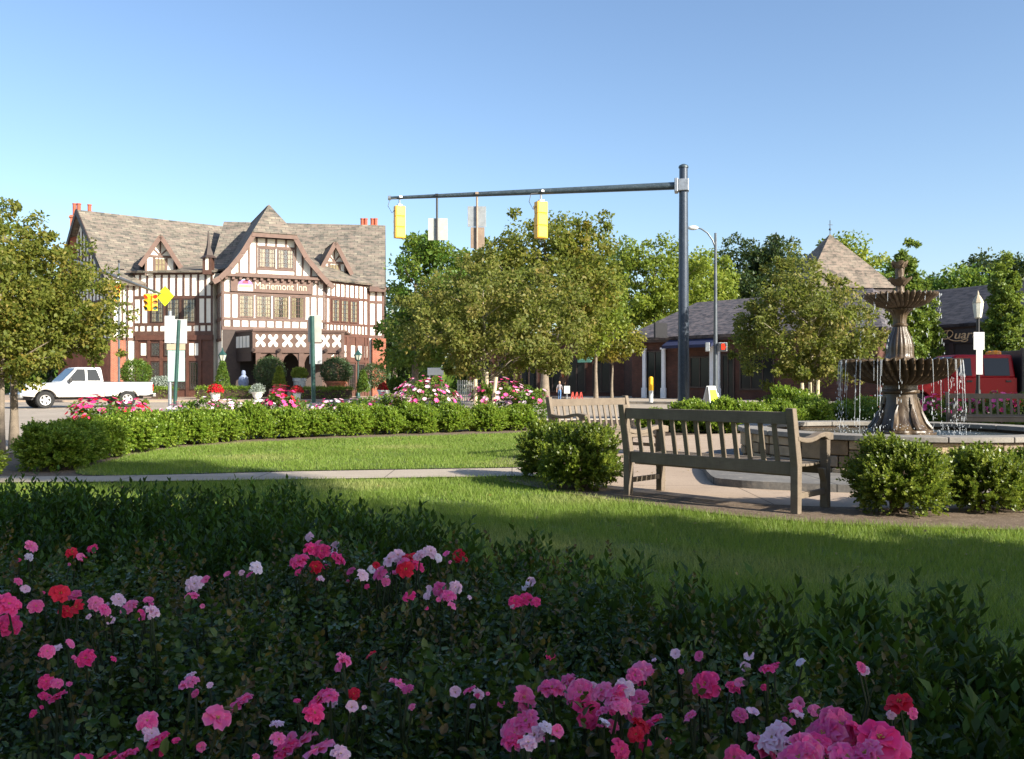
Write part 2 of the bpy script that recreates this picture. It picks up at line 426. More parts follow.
# grass blades: one mesh, thinner farther away
def grass(name, polys, mat):
    Ps = []; Hs = []; Ws = []
    for poly, dens, h, w, box in polys:
        x0, x1, y0, y1 = box
        n = int((x1 - x0) * (y1 - y0) * dens)
        p = np.stack([rng.uniform(x0, x1, n), rng.uniform(y0, y1, n)], 1)
        keep = inside(poly, p)
        pxx = 512 + F * p[:, 0] / np.maximum(p[:, 1], .3)
        keep &= (pxx > -250) & (pxx < 1500)
        wn = np.sin(p[:, 0] * 3.1 + 1.7 * np.sin(p[:, 1] * 2.3)) * np.sin(p[:, 1] * 3.7 + 1.3 * np.sin(p[:, 0] * 1.9)) + .35 * np.sin(p[:, 0] * 11 + p[:, 1] * 7)
        keep &= (wn < .72) | (rng.random(len(p)) < .45)          # thin, worn spots
        p = p[keep]
        Ps.append(p); Hs.append(rng.uniform(.45, 1.35, len(p)) * h * (1 + .22 * np.sin(p[:, 0] * 2.3 + p[:, 1] * 1.1) * np.sin(p[:, 1] * 2.9))); Ws.append(np.full(len(p), w))
    p = np.concatenate(Ps); h = np.concatenate(Hs); w = np.concatenate(Ws); n = len(p)
    a = rng.uniform(0, 2 * np.pi, n); lean = rng.uniform(.1, .8, n) * h; la = rng.uniform(0, 2 * np.pi, n)
    V = np.zeros((n, 3, 3), np.float32)
    dx = np.cos(a) * w / 2; dy = np.sin(a) * w / 2
    V[:, 0, 0] = p[:, 0] - dx; V[:, 0, 1] = p[:, 1] - dy
    V[:, 1, 0] = p[:, 0] + dx; V[:, 1, 1] = p[:, 1] + dy
    V[:, 2, 0] = p[:, 0] + np.cos(la) * lean; V[:, 2, 1] = p[:, 1] + np.sin(la) * lean; V[:, 2, 2] = h
    V[:, :2, 2] = .005
    me = bpy.data.meshes.new(name)
    me.vertices.add(n * 3); me.loops.add(n * 3); me.polygons.add(n)
    me.vertices.foreach_set('co', V.ravel())
    me.loops.foreach_set('vertex_index', np.arange(n * 3, dtype=np.int32))
    me.polygons.foreach_set('loop_start', (np.arange(n) * 3).astype(np.int32))
    me.update(calc_edges=True)
    at = me.attributes.new('leaf', 'FLOAT_VECTOR', 'FACE')
    d = np.zeros((n, 3), np.float32); d[:, 0] = rng.random(n)
    # broad patches of slightly different sward
    d[:, 1] = .5 + .25 * np.sin(p[:, 0] * 1.7 + np.sin(p[:, 1] * 1.1) * 2) + .25 * np.sin(p[:, 1] * 2.3 + p[:, 0] * .9)
    at.data.foreach_set('vector', d.ravel())
    me.materials.append(mat)
    return tag(link(name, me), kind='stuff', label=None)
M['grass'] = leafmat('grass_blades', (.115, .185, .026), (.205, .30, .05), (.40, .38, .16), .40, .5, .25)
g = grass('grass', [(LAWN1, 5200, .055, .006, (-6, 8, 2.4, 8.2)), (LAWN1, 3200, .05, .009, (-7, 4, 8.2, 10.6)), (LAWN2, 2000, .05, .012, (-6, 1.2, 10.6, 20))], M['grass'])
# ------------------------------------------------------------------ trees
M['bark'] = simple('grey_bark', (.20, .16, .12), .9, vary=.35, scale=8, bmp=.8)
M['bark_pale'] = simple('pale_bark', (.42, .36, .27), .9, vary=.3, scale=8, bmp=.6)
M['twig'] = simple('twig', (.10, .07, .045), .9)
LM = {
 'olive': leafmat('leaf_olive', (.075, .115, .02), (.215, .22, .058), (.33, .24, .08), .45, .5, .25),
 'mid': leafmat('leaf_mid', (.04, .10, .014), (.115, .205, .028), (.22, .26, .04), .4),
 'plane': leafmat('leaf_plane', (.07, .11, .018), (.205, .22, .042), (.34, .24, .05), .45, .5, .25),
 'bright': leafmat('leaf_bright', (.10, .16, .02), (.24, .30, .04), (.36, .36, .05), .45),
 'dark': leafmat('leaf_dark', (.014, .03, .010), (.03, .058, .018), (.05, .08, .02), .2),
 'conifer': leafmat('leaf_conifer', (.05, .10, .014), (.15, .22, .03), (.24, .29, .04), .3),
 'gold': leafmat('leaf_gold', (.07, .09, .012), (.22, .21, .025), (.32, .18, .03), .4),
 'box': leafmat('leaf_box', (.04, .075, .008), (.14, .20, .018), (.30, .33, .05), .34, .38, .45),
 'boxfar': leafmat('leaf_boxfar', (.07, .145, .012), (.22, .335, .035), (.36, .43, .06), .4, .4),
 'topiary': leafmat('leaf_topiary', (.025, .05, .02), (.06, .105, .04), (.09, .14, .05), .2),
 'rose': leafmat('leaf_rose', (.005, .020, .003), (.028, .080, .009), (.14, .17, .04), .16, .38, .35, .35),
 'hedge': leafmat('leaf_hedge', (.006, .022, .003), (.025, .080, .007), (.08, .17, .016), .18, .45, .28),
 'bronze': leafmat('leaf_bronze', (.03, .035, .008), (.10, .05, .018), (.16, .12, .03), .2),
 'silver': leafmat('leaf_silver', (.18, .22, .18), (.32, .37, .32), None, .2),
}

def crown_points(ells, nclump, per, rc, shell=.5, flat=.75, stray=.26):
    """leaf positions in clumps spread through a union of ellipsoids"""
    vol = np.array([e[3] * e[4] * e[5] for e in ells]) ** .8; vol = vol / vol.sum()
    which = rng.choice(len(ells), nclump, p=vol)
    E = np.array(ells, float)[which]
    d = unit(rng.normal(size=(nclump, 3)))
    rad = shell + (1 - shell) * rng.random((nclump, 1)) ** .7
    far = rng.random((nclump, 1)) < .16
    rad = np.where(far, rng.uniform(1.0, 1.0 + stray, (nclump, 1)), rad)
    cc = E[:, :3] + d * rad * E[:, 3:]
    cr = rc * rng.uniform(.5, 1.3, (nclump, 1)) * np.where(far, .6, 1)
    ci = np.repeat(np.arange(nclump), per)
    off = ball(len(ci)) * cr[ci] * np.array([1, 1, flat])
    pos = cc[ci] + off
    out = unit(d)[ci] * .6 + unit(off) * .5
    hue = np.clip(rng.normal(.5, .28, nclump), 0, 1)[ci]
    return pos, out, hue, cc

def foliage(name, parent, pos, out, hue, size, mat, up=.22, aspect=.6, six=False, droop=.2):
    n = len(pos)
    nrm = unit(out * .75 + rng.normal(size=(n, 3)) * .6 + np.array([0, 0, up]))
    ax = unit(rng.normal(size=(n, 3)) * .8 + out * .5 - np.array([0, 0, droop]))
    return leaf_mesh(name, pos, nrm, ax, size * rng.uniform(.65, 1.3, n), mat, parent, aspect, hue, six=six)

def tree(name, label, loc, ells, leaf, nclump, per, rc, size, trunk_r, trunk_h, bark='bark', group=None, shell=.5, limbs=26, lean=(0, 0), cat='tree', stray=.26):
    t = thing(name, label, cat, loc, 0, group)
    pos, out, hue, cc = crown_points(ells, nclump, per, rc, shell, stray=stray)
    low = min(e[2] - e[5] for e in ells)
    ok = pos[:, 2] > max(.15, low - .3)
    foliage('crown', t, pos[ok], out[ok], hue[ok], size, LM[leaf])
    mb = MB()
    top = max(e[2] for e in ells)
    pts = []; rad = []
    for i in range(7):
        f = i / 6
        pts.append((lean[0] * f + random.uniform(-.03, .03) * trunk_h * f, lean[1] * f + random.uniform(-.03, .03) * trunk_h * f, top * f))
        rad.append(trunk_r * (1.25 if i == 0 else (1 - .82 * f)))
    mb.tube(pts, rad, 9)
    for k in range(limbs):
        c = cc[rng.integers(len(cc))]
        f = min(.95, max(trunk_h / top * .85, (c[2] - .45 * np.hypot(c[0], c[1])) / top * random.uniform(.75, 1)))
        s = Vector((lean[0] * f, lean[1] * f, top * f)); e = Vector(c)
        mid = s.lerp(e, .5) + Vector((random.uniform(-.06, .06), random.uniform(-.06, .06), .07)) * (e - s).length
        r0 = trunk_r * .38 * (1 - .6 * f)
        mb.tube([s, mid, e], [r0, r0 * .6, r0 * .18], 5, cap=False)
    mb.build('trunk', M[bark], t, smooth=True)
    return t

# ---- plaza and street trees (px, depth -> place)
def ell(px, py, D, base, rx, rz, dy=0, ry=None):
    """ellipsoid in the tree's own frame from its look in the photo"""
    return (X(px, D + dy) - base[0], dy, Z(py, D + dy), rx * D / F, (ry or rx) * D / F, rz * D / F)

b = G(484, 24)
tree('plaza_tree', 'young olive-green plaza tree with staked trunk between the two pink rose mounds', b,
     [ell(485, 320, 24, b, 78, 52), ell(540, 318, 24, b, 48, 55), ell(440, 335, 24, b, 46, 40), ell(480, 290, 24, b, 40, 45), ell(500, 350, 24, b, 70, 28)],
     'olive', 300, 90, .33, .105, .07, 1.2, 'bark_pale')
b = G(812, 25)
tree('plaza_tree', 'broad olive-green plaza tree with staked trunk left of the fountain in front of the tower', b,
     [ell(805, 325, 25, b, 62, 48), ell(845, 335, 25, b, 38, 38), ell(775, 340, 25, b, 38, 40), ell(800, 285, 25, b, 30, 30), ell(825, 362, 25, b, 50, 20), ell(770, 300, 25, b, 18, 30)],
     'olive', 270, 90, .33, .105, .08, 1.3, 'bark_pale')
b = G(14, 15)
tree('roadside_tree', 'loose leafy tree at the left edge standing before the white pickup truck', b,
     [ell(20, 290, 15, b, 62, 62), ell(78, 300, 15, b, 42, 48), ell(45, 335, 15, b, 55, 35), ell(5, 235, 15, b, 38, 34), ell(100, 335, 15, b, 24, 24), ell(70, 258, 15, b, 30, 24)],
     'plane', 330, 66, .20, .07, .075, 1.6, 'bark', limbs=40, shell=.35)
b = G(1, 14)
tree('roadside_tree', 'darker loose tree cut by the left edge beside the one before the pickup truck', b,
     [ell(-25, 320, 14, b, 55, 70), ell(12, 345, 14, b, 40, 38), ell(-20, 250, 14, b, 45, 36), ell(20, 300, 14, b, 30, 30)], 'plane', 230, 66, .20, .07, .06, 1.5, 'bark', limbs=26, shell=.35)
# big trees behind
b = G(415, 48)
tree('shade_tree', 'green tree touching the right end of the timbered inn', b,
     [ell(425, 290, 48, b, 38, 52), ell(450, 300, 48, b, 40, 55), ell(412, 345, 48, b, 30, 38), ell(430, 252, 48, b, 22, 18)], 'mid', 240, 80, .68, .22, .22, 3, group=None)
b = G(545, 42)
tree('plane_tree', 'tall golden-tinged plane tree rising behind the middle signal head', b,
     [ell(545, 280, 42, b, 60, 55), ell(590, 285, 42, b, 38, 60), ell(520, 245, 42, b, 30, 32), ell(565, 240, 42, b, 32, 24), ell(600, 245, 42, b, 16, 16), ell(500, 300, 42, b, 40, 50)], 'plane', 330, 85, .56, .19, .22, 3, 'bark', shell=.3)
b = G(596, 47)
tree('street_tree', 'narrow bright green tree beside the plane tree above the dark shopfronts', b,
     [ell(598, 310, 47, b, 22, 42), ell(612, 320, 47, b, 16, 30)], 'bright', 70, 80, .6, .2, .12, 2.5)
b = G(612, 52)
tree('street_tree', 'small yellow-topped street tree on a bare stem left of the brick shop', b,
     [ell(615, 342, 52, b, 28, 16), ell(600, 352, 52, b, 18, 12), ell(632, 340, 52, b, 10, 10)], 'gold', 60, 90, .5, .19, .09, 2.5)
b = G(655, 80)
tree('bright_tree', 'light yellow-green tree behind the brick shop roof, left of the steel pole', b,
     [ell(645, 285, 80, b, 30, 42), ell(665, 275, 80, b, 24, 40), ell(630, 255, 80, b, 15, 14), ell(700, 292, 80, b, 26, 38), ell(672, 320, 80, b, 50, 30)], 'bright', 260, 70, .9, .33, .3, 4)
b = G(700, 86)
tree('bright_tree', 'light yellow-green tree behind the brick shop roof, right of the steel pole', b,
     [ell(712, 285, 86, b, 22, 32), ell(705, 305, 86, b, 30, 30), ell(690, 265, 86, b, 14, 14)], 'bright', 120, 70, .9, .33, .3, 4)
b = G(758, 95)
tree('oak_tree', 'very dark oak towering behind the shop between street lamp and tower', b,
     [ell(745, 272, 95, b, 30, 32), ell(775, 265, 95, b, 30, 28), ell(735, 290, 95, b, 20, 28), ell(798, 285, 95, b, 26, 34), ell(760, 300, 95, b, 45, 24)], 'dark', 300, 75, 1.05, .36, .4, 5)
b = G(850, 78)
tree('bright_tree', 'pale thin tree showing just behind the peak of the tower roof', b,
     [ell(848, 258, 78, b, 24, 22), ell(860, 275, 78, b, 20, 26), ell(835, 245, 78, b, 10, 10)], 'bright', 60, 70, .95, .32, .25, 4, shell=.2)
# narrow evergreens either side of the right-hand building
def conifer(label, px, D, top, bot, halfw, leaf='conifer', dens=1.0, name='conifer', group=None, cat='conifer'):
    b = G(px, D); h = Z(top, D); r = halfw * D / F
    es = []
    for i in range(10):
        f = (i + .5) / 10
        es.append((random.uniform(-.1, .1) * r, random.uniform(-.1, .1) * r, h * (.06 + .9 * f), r * (1.05 - .66 * f ** 1.6), r * (1.05 - .66 * f ** 1.6), h * .10))
    return tree(name, label, b, es, leaf, int(230 * dens), 80, r * .26, .15 * D / 40, .12, h * .2, limbs=8, group=group, shell=.6, cat=cat, stray=.08)
conifer('tall slim evergreen rising directly behind the fountain top', 907, 40, 238, 400, 19, 'conifer', 1.2)
conifer('dark slim evergreen behind the fountain pedestal beside the dark shop', 926, 41.5, 282, 400, 17, 'conifer')
conifer('broad columnar evergreen right of the globe street lamp', 1005, 36, 254, 400, 21, 'conifer', 1.4)
conifer('columnar evergreen cut by the right picture edge', 1052, 38, 262, 400, 28, 'conifer', 1.2)
for i, (px, D, py, rx, rz, leaf, lab) in enumerate([
    (955, 92, 288, 34, 20, 'mid', 'rounded green tree above the dark shop roof, nearest the fountain'),
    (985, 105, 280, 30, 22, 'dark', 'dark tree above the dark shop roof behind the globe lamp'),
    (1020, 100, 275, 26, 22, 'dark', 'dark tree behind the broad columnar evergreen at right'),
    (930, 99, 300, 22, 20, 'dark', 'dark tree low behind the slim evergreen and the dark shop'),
    (890, 90, 285, 22, 26, 'mid', 'green tree in the gap right of the tower roof'),
    (600, 90, 290, 26, 40, 'mid', 'distant green tree filling the gap left of the brick shop'),
    (395, 84, 320, 30, 40, 'dark', 'dark tree far behind the right end of the inn'),
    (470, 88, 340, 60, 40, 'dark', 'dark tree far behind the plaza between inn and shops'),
    (-25, 75, 290, 60, 60, 'mid', 'tree far behind the roadside at the left edge'),
    (50, 84, 320, 50, 40, 'dark', 'dark tree behind the left gable end of the inn')]):
    b = G(px, D)
    tree('background_tree', lab, b, [ell(px, py, D, b, rx, rz), ell(px - rx * .5, py + rz * .5, D, b, rx * .7, rz * .7), ell(px + rx * .55, py + rz * .4, D, b, rx * .65, rz * .75), ell(px, py + rz * 1.3, D, b, rx * .9, rz)],
         leaf, 110, 80, 1.3, .42, .3, 4, group='trees beyond the shops', limbs=12)

# stakes beside the two plaza trees
M['stake'] = simple('pale_stake', (.62, .50, .33), .8)
def stake(label, px, D, y0, y1, dx):
    b = G(px, D); o = MB()
    o.tube([(0, 0, 0), (dx * D / F * .5, 0, Z(y0, D) * .5), (dx * D / F, 0, Z(y0, D))], [.055, .05, .045], 8)
    ob = o.build('tree_stake', M['stake'], None, smooth=True); ob.location = b
    tag(ob, label, 'stake', 'stakes around the plaza trees')
for px, D, y0, dx, lab in [(475.5, 22.6, 379, 0, 'pale stake left of the trunk of the tree between the rose mounds'), (485, 22.8, 372, 2, 'pale stake in the middle by the tree between the rose mounds'),
                       (491, 22.4, 377, 5, 'pale leaning stake right of the trunk of the tree between the rose mounds'),
                       (804, 23.5, 383, -2, 'pale leaning stake left of the trunk of the tree beside the fountain'), (810, 23.7, 382, 0, 'pale upright stake in the middle of the tree beside the fountain'),
                       (817, 23.5, 380, 1, 'pale stake right of the trunk of the tree beside the fountain')]:
    stake(lab, px, D, y0, 400, dx)

# ------------------------------------------------------------------ clipped shrubs and hedges
def shoots(base, dirs, L, nleaf, size, spread=.5):
    """upright sprays: leaves alternate round each shoot"""
    n = len(base); k = np.repeat(np.arange(n), nleaf)
    f = np.tile((np.arange(nleaf) + .5) / nleaf, n) + rng.uniform(-.04, .04, n * nleaf)
    pos = base[k] + dirs[k] * (L[k] * f)[:, None]
    ph = rng.uniform(0, 2 * np.pi, n)[k] + np.tile(np.arange(nleaf) * 2.4, n)
    a = unit(np.cross(dirs, np.array([.3, .9, .1])))[k]; b = np.cross(dirs[k], a)
    rad = a * np.cos(ph)[:, None] + b * np.sin(ph)[:, None]
    ax = unit(dirs[k] * (.55 + .5 * f[:, None]) + rad * spread * 1.3)
    nr = unit(dirs[k] * .8 - rad * .6 + rng.normal(size=(len(k), 3)) * .25)
    return pos, nr, ax, k

def box_shrub_mesh(r, h, nsh, nleaf, size, leaf, name='shrub', seed=0, lump=.16):
    """rounded clipped shrub made of short leafy shoots standing out from an uneven dome"""
    d = unit(rng.normal(size=(nsh, 3))); d[:, 2] = np.where((d[:, 2] < -.75), -d[:, 2], d[:, 2])
    lum = 1 + lump * (np.sin(d[:, 0] * 5 + seed) * np.cos(d[:, 1] * 4 + seed * 2) + .6 * np.sin(d[:, 2] * 7 + d[:, 0] * 3 + seed))
    rr = (rng.uniform(.62, 1.0, nsh)) * lum
    sc = np.array([r, r, h * .50]); c = np.array([0, 0, h * .42])
    sq = np.sign(d) * np.abs(d) ** .92
    base = c + sq * sc * rr[:, None] * .88
    dirs = unit(unit(d / sc) * .7 + np.array([0, 0, .45]) + rng.normal(size=(nsh, 3)) * .28)
    L = rng.uniform(.05, .14, nsh) * (r / .45)
    pos, nr, ax, k = shoots(base, dirs, L, nleaf, size)
    ok = pos[:, 2] > .01
    hue = np.clip(.5 + .35 * rng.normal(size=nsh), 0, 1)[k]
    return leaf_mesh(name, pos[ok], nr[ok], ax[ok], size * rng.uniform(.7, 1.25, ok.sum()), LM[leaf], None, .62, hue[ok])

def stems(parent, r, h, n=14):
    mb = MB()
    for i in range(n):
        a = random.uniform(0, 6.28); q = random.uniform(.3, .85)
        mb.tube([(random.uniform(-.05, .05), random.uniform(-.05, .05), 0), (math.cos(a) * r * q * .5, math.sin(a) * r * q * .5, h * .3), (math.cos(a) * r * q, math.sin(a) * r * q, h * random.uniform(.5, .8))], [.012, .009, .004], 5)
    return mb.build('stems', M['twig'], parent)

def shrub(label, loc, r, h, nsh, nleaf, size, leaf, group=None, seed=0, name='box_shrub', cat='shrub', mesh=None):
    t = thing(name, label, cat, loc, 0, group)
    o = box_shrub_mesh(r, h, nsh, nleaf, size, leaf, 'foliage', seed) if mesh is None else link('foliage', mesh)
    o.parent = t; stems(t, r, h)
    return t

shrub('rounded box shrub beside the left end of the near bench, lit on top', (.72, 9.35, .02), .43, .68, 1900, 12, .036, 'box', seed=1)
shrub('lower box shrub behind and left of the one by the near bench', (.42, 10.35, .02), .34, .68, 1300, 12, .036, 'box', seed=2)
shrub('box shrub before the stone fountain wall, right of the near bench', (3.30, 7.60, .02), .42, .66, 2100, 12, .032, 'box', seed=3)
shrub('box shrub between another shrub and the right edge, before the fountain wall', (4.12, 7.75, .02), .37, .58, 1700, 12, .032, 'box', seed=4)
shrub('box shrub cut by the right edge below the fountain wall', (4.75, 7.95, .02), .36, .56, 1500, 12, .032, 'box', seed=5)
shrub('box shrub cut by the left edge of the picture near the walkway', (-6.02, 9.7, .01), .42, .62, 1500, 11, .036, 'box', seed=6)

# the far hedge row: separate clipped shrubs shoulder to shoulder
hm = []
for i in range(4):
    o = box_shrub_mesh(.47, .74, 2000, 10, .046, 'boxfar', 'foliage', 10 + i); hm.append(o.data); bpy.data.objects.remove(o)
row = [(52, 11.5), (72, 12.2), (100, 13.3), (128, 14.4), (158, 15.4), (190, 16.2), (220, 16.9), (252, 17.5), (284, 18.0), (317, 18.4), (350, 18.8), (384, 19.2), (418, 19.6), (452, 20.0), (486, 20.4), (518, 20.8)]
for i, (px, D) in enumerate(row):
    lab = ('shrub at the shaded left end of the far hedge row' if i == 0 else 'shrub at the right end of the far hedge row beside the bench' if i == len(row) - 1 else
           'second shrub from the shaded left end of the far hedge row' if i == 1 else 'clipped green shrub within the far hedge row along the lawn')
    t = thing('hedge_shrub', lab, 'shrub', G(px, D, 0), random.uniform(0, 6), 'clipped shrubs in the far hedge row')
    o = link('foliage', hm[i % 4], t); stems(t, .4, .6, 8)
    s = random.uniform(.86, 1.04); t.scale = (s * 1.0, s * 1.0, random.uniform(.84, 1.02) * (.86 if i < 3 else .92))
# bright hedge behind the fountain and left of it
row2 = [(655, 20.5), (690, 20.0), (722, 19.6), (752, 19.4), (782, 19.8), (812, 20.4), (843, 21), (872, 21.5)]
for i, (px, D) in enumerate(row2):
    lab = ('small shrub at the left end of the hedge behind the near bench' if i == 0 else
           'clipped bright green shrub within the hedge behind the fountain')
    t = thing('hedge_shrub', lab, 'shrub', G(px, D, 0), random.uniform(0, 6), 'clipped shrubs in the hedge behind the fountain')
    link('foliage', hm[(i + 1) % 4], t); stems(t, .4, .6, 8)
    s = random.uniform(.93, 1.08); t.scale = (s, s, s * (.75 if i == 0 else .98))
shrub('larger loose green shrub behind the hedge under the tree by the fountain', G(790, 23, 0), .75, 1.0, 900, 10, .07, 'boxfar', seed=22)

# low dark hedge in the shaded foreground: upright box shoots
def dark_hedge():
    t = thing('boxwood_hedge', 'dark low boxwood hedge in shade between the rose bed and the lawn', 'hedge', (0, 3.4, 0))
    poly = smooth_poly([(-3.6, 4.9), (-2.2, 4.85), (-1.0, 4.55), (-.4, 3.75), (.15, 3.15), (.52, 2.62), (.9, 2.35), (1.7, 2.4), (2.2, 2.2), (2.1, 1.2), (1.35, .75), (.8, 1.0), (.72, 1.6), (.3, 2.2), (-.35, 2.7), (-1.1, 3.0), (-2.3, 3.0), (-3.6, 3.1)], 5)
    n = 42000
    p = np.stack([rng.uniform(-3.7, 2.3, n), rng.uniform(.7, 5.0, n)], 1); p = p[inside(poly, p)]
    # plants grow in tufts
    cell = np.stack([rng.uniform(-3.7, 2.3, 900), rng.uniform(.7, 5.0, 900)], 1)
    i = rng.integers(len(cell), size=len(p))
    d2 = ((p[:, None, :] - cell[None, :, :]) ** 2).sum(2).argmin(1)
    q = p * .55 + cell[d2] * .45
    keep = rng.random(len(q)) < .30 / .5
    q = q[keep]; hue = rng.random(900)[d2[keep]]
    top = .56 + .05 * np.sin(q[:, 0] * 2.6) * np.cos(q[:, 1] * 3.1) + .035 * (rng.random(900) - .5)[d2[keep]] * 2
    n = len(q)
    hh = top * rng.uniform(.35, 1.0, n) ** .5
    base = np.concatenate([q, hh[:, None] - .11], 1)
    dirs = unit(np.array([0, 0, 1.]) + rng.normal(size=(n, 3)) * .28)
    L = rng.uniform(.09, .21, n)
    pos, nr, ax, k = shoots(base, dirs, L, 13, .03, .45)
    pos -= np.array([0, 3.4, 0])
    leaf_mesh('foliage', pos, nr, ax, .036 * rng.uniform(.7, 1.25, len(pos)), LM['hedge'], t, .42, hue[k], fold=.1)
    mb = MB()
    for j in range(260):
        b = q[rng.integers(n)]
        mb.tube([(b[0], b[1] - 3.4, 0), (b[0] + random.uniform(-.05, .05), b[1] - 3.4 + random.uniform(-.05, .05), .25), (b[0] + random.uniform(-.09, .09), b[1] - 3.4 + random.uniform(-.09, .09), .45)], [.007, .005, .003], 5, cap=False)
    mb.build('stems', M['twig'], t)
dark_hedge()
# ------------------------------------------------------------------ roses
def petalmat(name, c, edge, heart):
    m, nt, out = newmat(name)
    a = attr(nt, 'petal')
    s = nt.nodes.new('ShaderNodeSeparateXYZ'); nt.links.new(a.outputs['Vector'], s.inputs[0])
    col = ramp(nt, s.outputs[0], [(0, heart), (.35, c), (.85, c), (1, edge)])
    col = mixc(nt, .35, col, mixc(nt, s.outputs[1], c, edge))
    oi = nt.nodes.new('ShaderNodeObjectInfo')        # every bloom its own age: fresh, open, bleached or browning
    col = mixc(nt, ramp(nt, oi.outputs['Random'], [(.0, (.45,) * 3), (.35, (0, 0, 0)), (1, (0, 0, 0))]), col, edge)
    col = mixc(nt, ramp(nt, oi.outputs['Random'], [(.6, (0, 0, 0)), (1, (.5,) * 3)]), col, tuple(x * .55 for x in c))
    n1 = noise(nt, coords(nt, 'Object'), 3.5, 4)
    col = mixc(nt, ramp(nt, n1, [(.52, (0, 0, 0)), (.72, (.45,) * 3)]), col, heart)
    b = pbsdf(nt, None, col, .55, 0, None, .25)
    t = nt.nodes.new('ShaderNodeBsdfTranslucent'); nt.links.new(col, t.inputs[0])
    mx = nt.nodes.new('ShaderNodeMixShader'); mx.inputs[0].default_value = .26
    nt.links.new(b.outputs[0], mx.inputs[1]); nt.links.new(t.outputs[0], mx.inputs[2]); nt.links.new(mx.outputs[0], out.inputs[0])
    return m
PM = {
 'pink': petalmat('petal_pink', (.97, .085, .37), (.98, .36, .60), (.96, .33, .33)),
 'hot': petalmat('petal_hot_pink', (.95, .035, .24), (.96, .15, .42), (.78, .05, .10)),
 'red': petalmat('petal_red', (.78, .010, .04), (.86, .04, .10), (.5, .02, .02)),
 'pale': petalmat('petal_pale_pink', (.94, .54, .72), (.96, .80, .89), (.92, .5, .55)),
 'white': petalmat('petal_lilac_white', (.88, .72, .86), (.92, .86, .93), (.85, .6, .7)),
}
M['stamen'] = simple('stamen', (.55, .38, .08), .8)
def bloom_mesh(kind, seed, layers=((6, 1.0, .30), (6, .84, .62), (5, .62, .95), (3, .42, 1.25)), name='bloom'):
    """open double rose: rings of cupped, ruffled petals round a stamen boss (unit radius about 1)"""
    r0 = random.Random(seed); vs = []; fs = []; pv = []; mi = []
    nu, nv = 5, 5
    for li, (cnt, rad, lift) in enumerate(layers):
        for k in range(cnt):
            a0 = 2 * math.pi * (k + .5 * (li % 2)) / cnt + r0.uniform(-.2, .2)
            w = 2.5 * rad / cnt * math.pi * .52 * r0.uniform(.9, 1.15); L = rad * r0.uniform(.88, 1.08)
            tilt = lift + r0.uniform(-.30, .38); ph = r0.uniform(0, 6); tint = r0.random()
            b = len(vs)
            for i in range(nv):
                f = i / (nv - 1)
                for j in range(nu):
                    g = j / (nu - 1) * 2 - 1
                    ww = w * (.25 + .95 * math.sin(min(1, f * 1.05) * math.pi * .62)) * (1 - .12 * (f > .95))
                    x = L * f - .10 * L * g * g * f; y = g * ww * .5
                    z = (.13 * math.sin(g * 4.2 + ph) + .05 * math.sin(g * 9 + ph * 2)) * f * f + .26 * g * g * w * (1 - .3 * f)
                    # petal rises then rolls back at its edge
                    t = tilt * (1 - .55 * f); ca, sa = math.cos(t), math.sin(t)
                    xr = x * ca - z * sa + .05; zr = x * sa + z * ca - (.10 * f ** 4)
                    vs.append((xr * math.cos(a0) - y * math.sin(a0), xr * math.sin(a0) + y * math.cos(a0), zr + .05 * li))
                    pv.append((f, tint, 0))
            for i in range(nv - 1):
                for j in range(nu - 1):
                    fs.append((b + i * nu + j, b + i * nu + j + 1, b + (i + 1) * nu + j + 1, b + (i + 1) * nu + j)); mi.append(0)
    for k in range(9):
        a = r0.uniform(0, 6.28); q = r0.uniform(.03, .16); b = len(vs)
        c = (q * math.cos(a), q * math.sin(a), .22 + r0.uniform(0, .1)); s = .045
        for d in ((s, 0, 0), (-s, 0, 0), (0, s, 0), (0, -s, 0), (0, 0, s), (0, 0, -s)):
            vs.append(tuple(c[i] + d[i] for i in range(3))); pv.append((0, 0, 0))
        for f in ((0, 2, 4), (2, 1, 4), (1, 3, 4), (3, 0, 4), (2, 0, 5), (1, 2, 5), (3, 1, 5), (0, 3, 5)):
            fs.append(tuple(b + i for i in f)); mi.append(1)
    me = bpy.data.meshes.new(name); me.from_pydata(vs, [], fs)
    me.materials.append(PM[kind]); me.materials.append(M['stamen'])
    me.polygons.foreach_set('material_index', mi)
    me.polygons.foreach_set('use_smooth', [True] * len(fs))
    at = me.attributes.new('petal', 'FLOAT_VECTOR', 'POINT'); at.data.foreach_set('vector', np.array(pv, np.float32).ravel())
    me.update(); return me
BL = {}
for ki, kind in enumerate(PM):
    BL[kind] = [bloom_mesh(kind, 100 + ki * 10 + i) for i in range(3)] + [bloom_mesh(kind, 190 + ki * 10, ((5, 1.0, .25), (3, .55, .8)))]
    BL[kind + '_bud'] = [bloom_mesh(kind, 300 + ki * 10 + i, ((4, 1.0, 1.15), (3, .8, 1.35))) for i in range(2)]

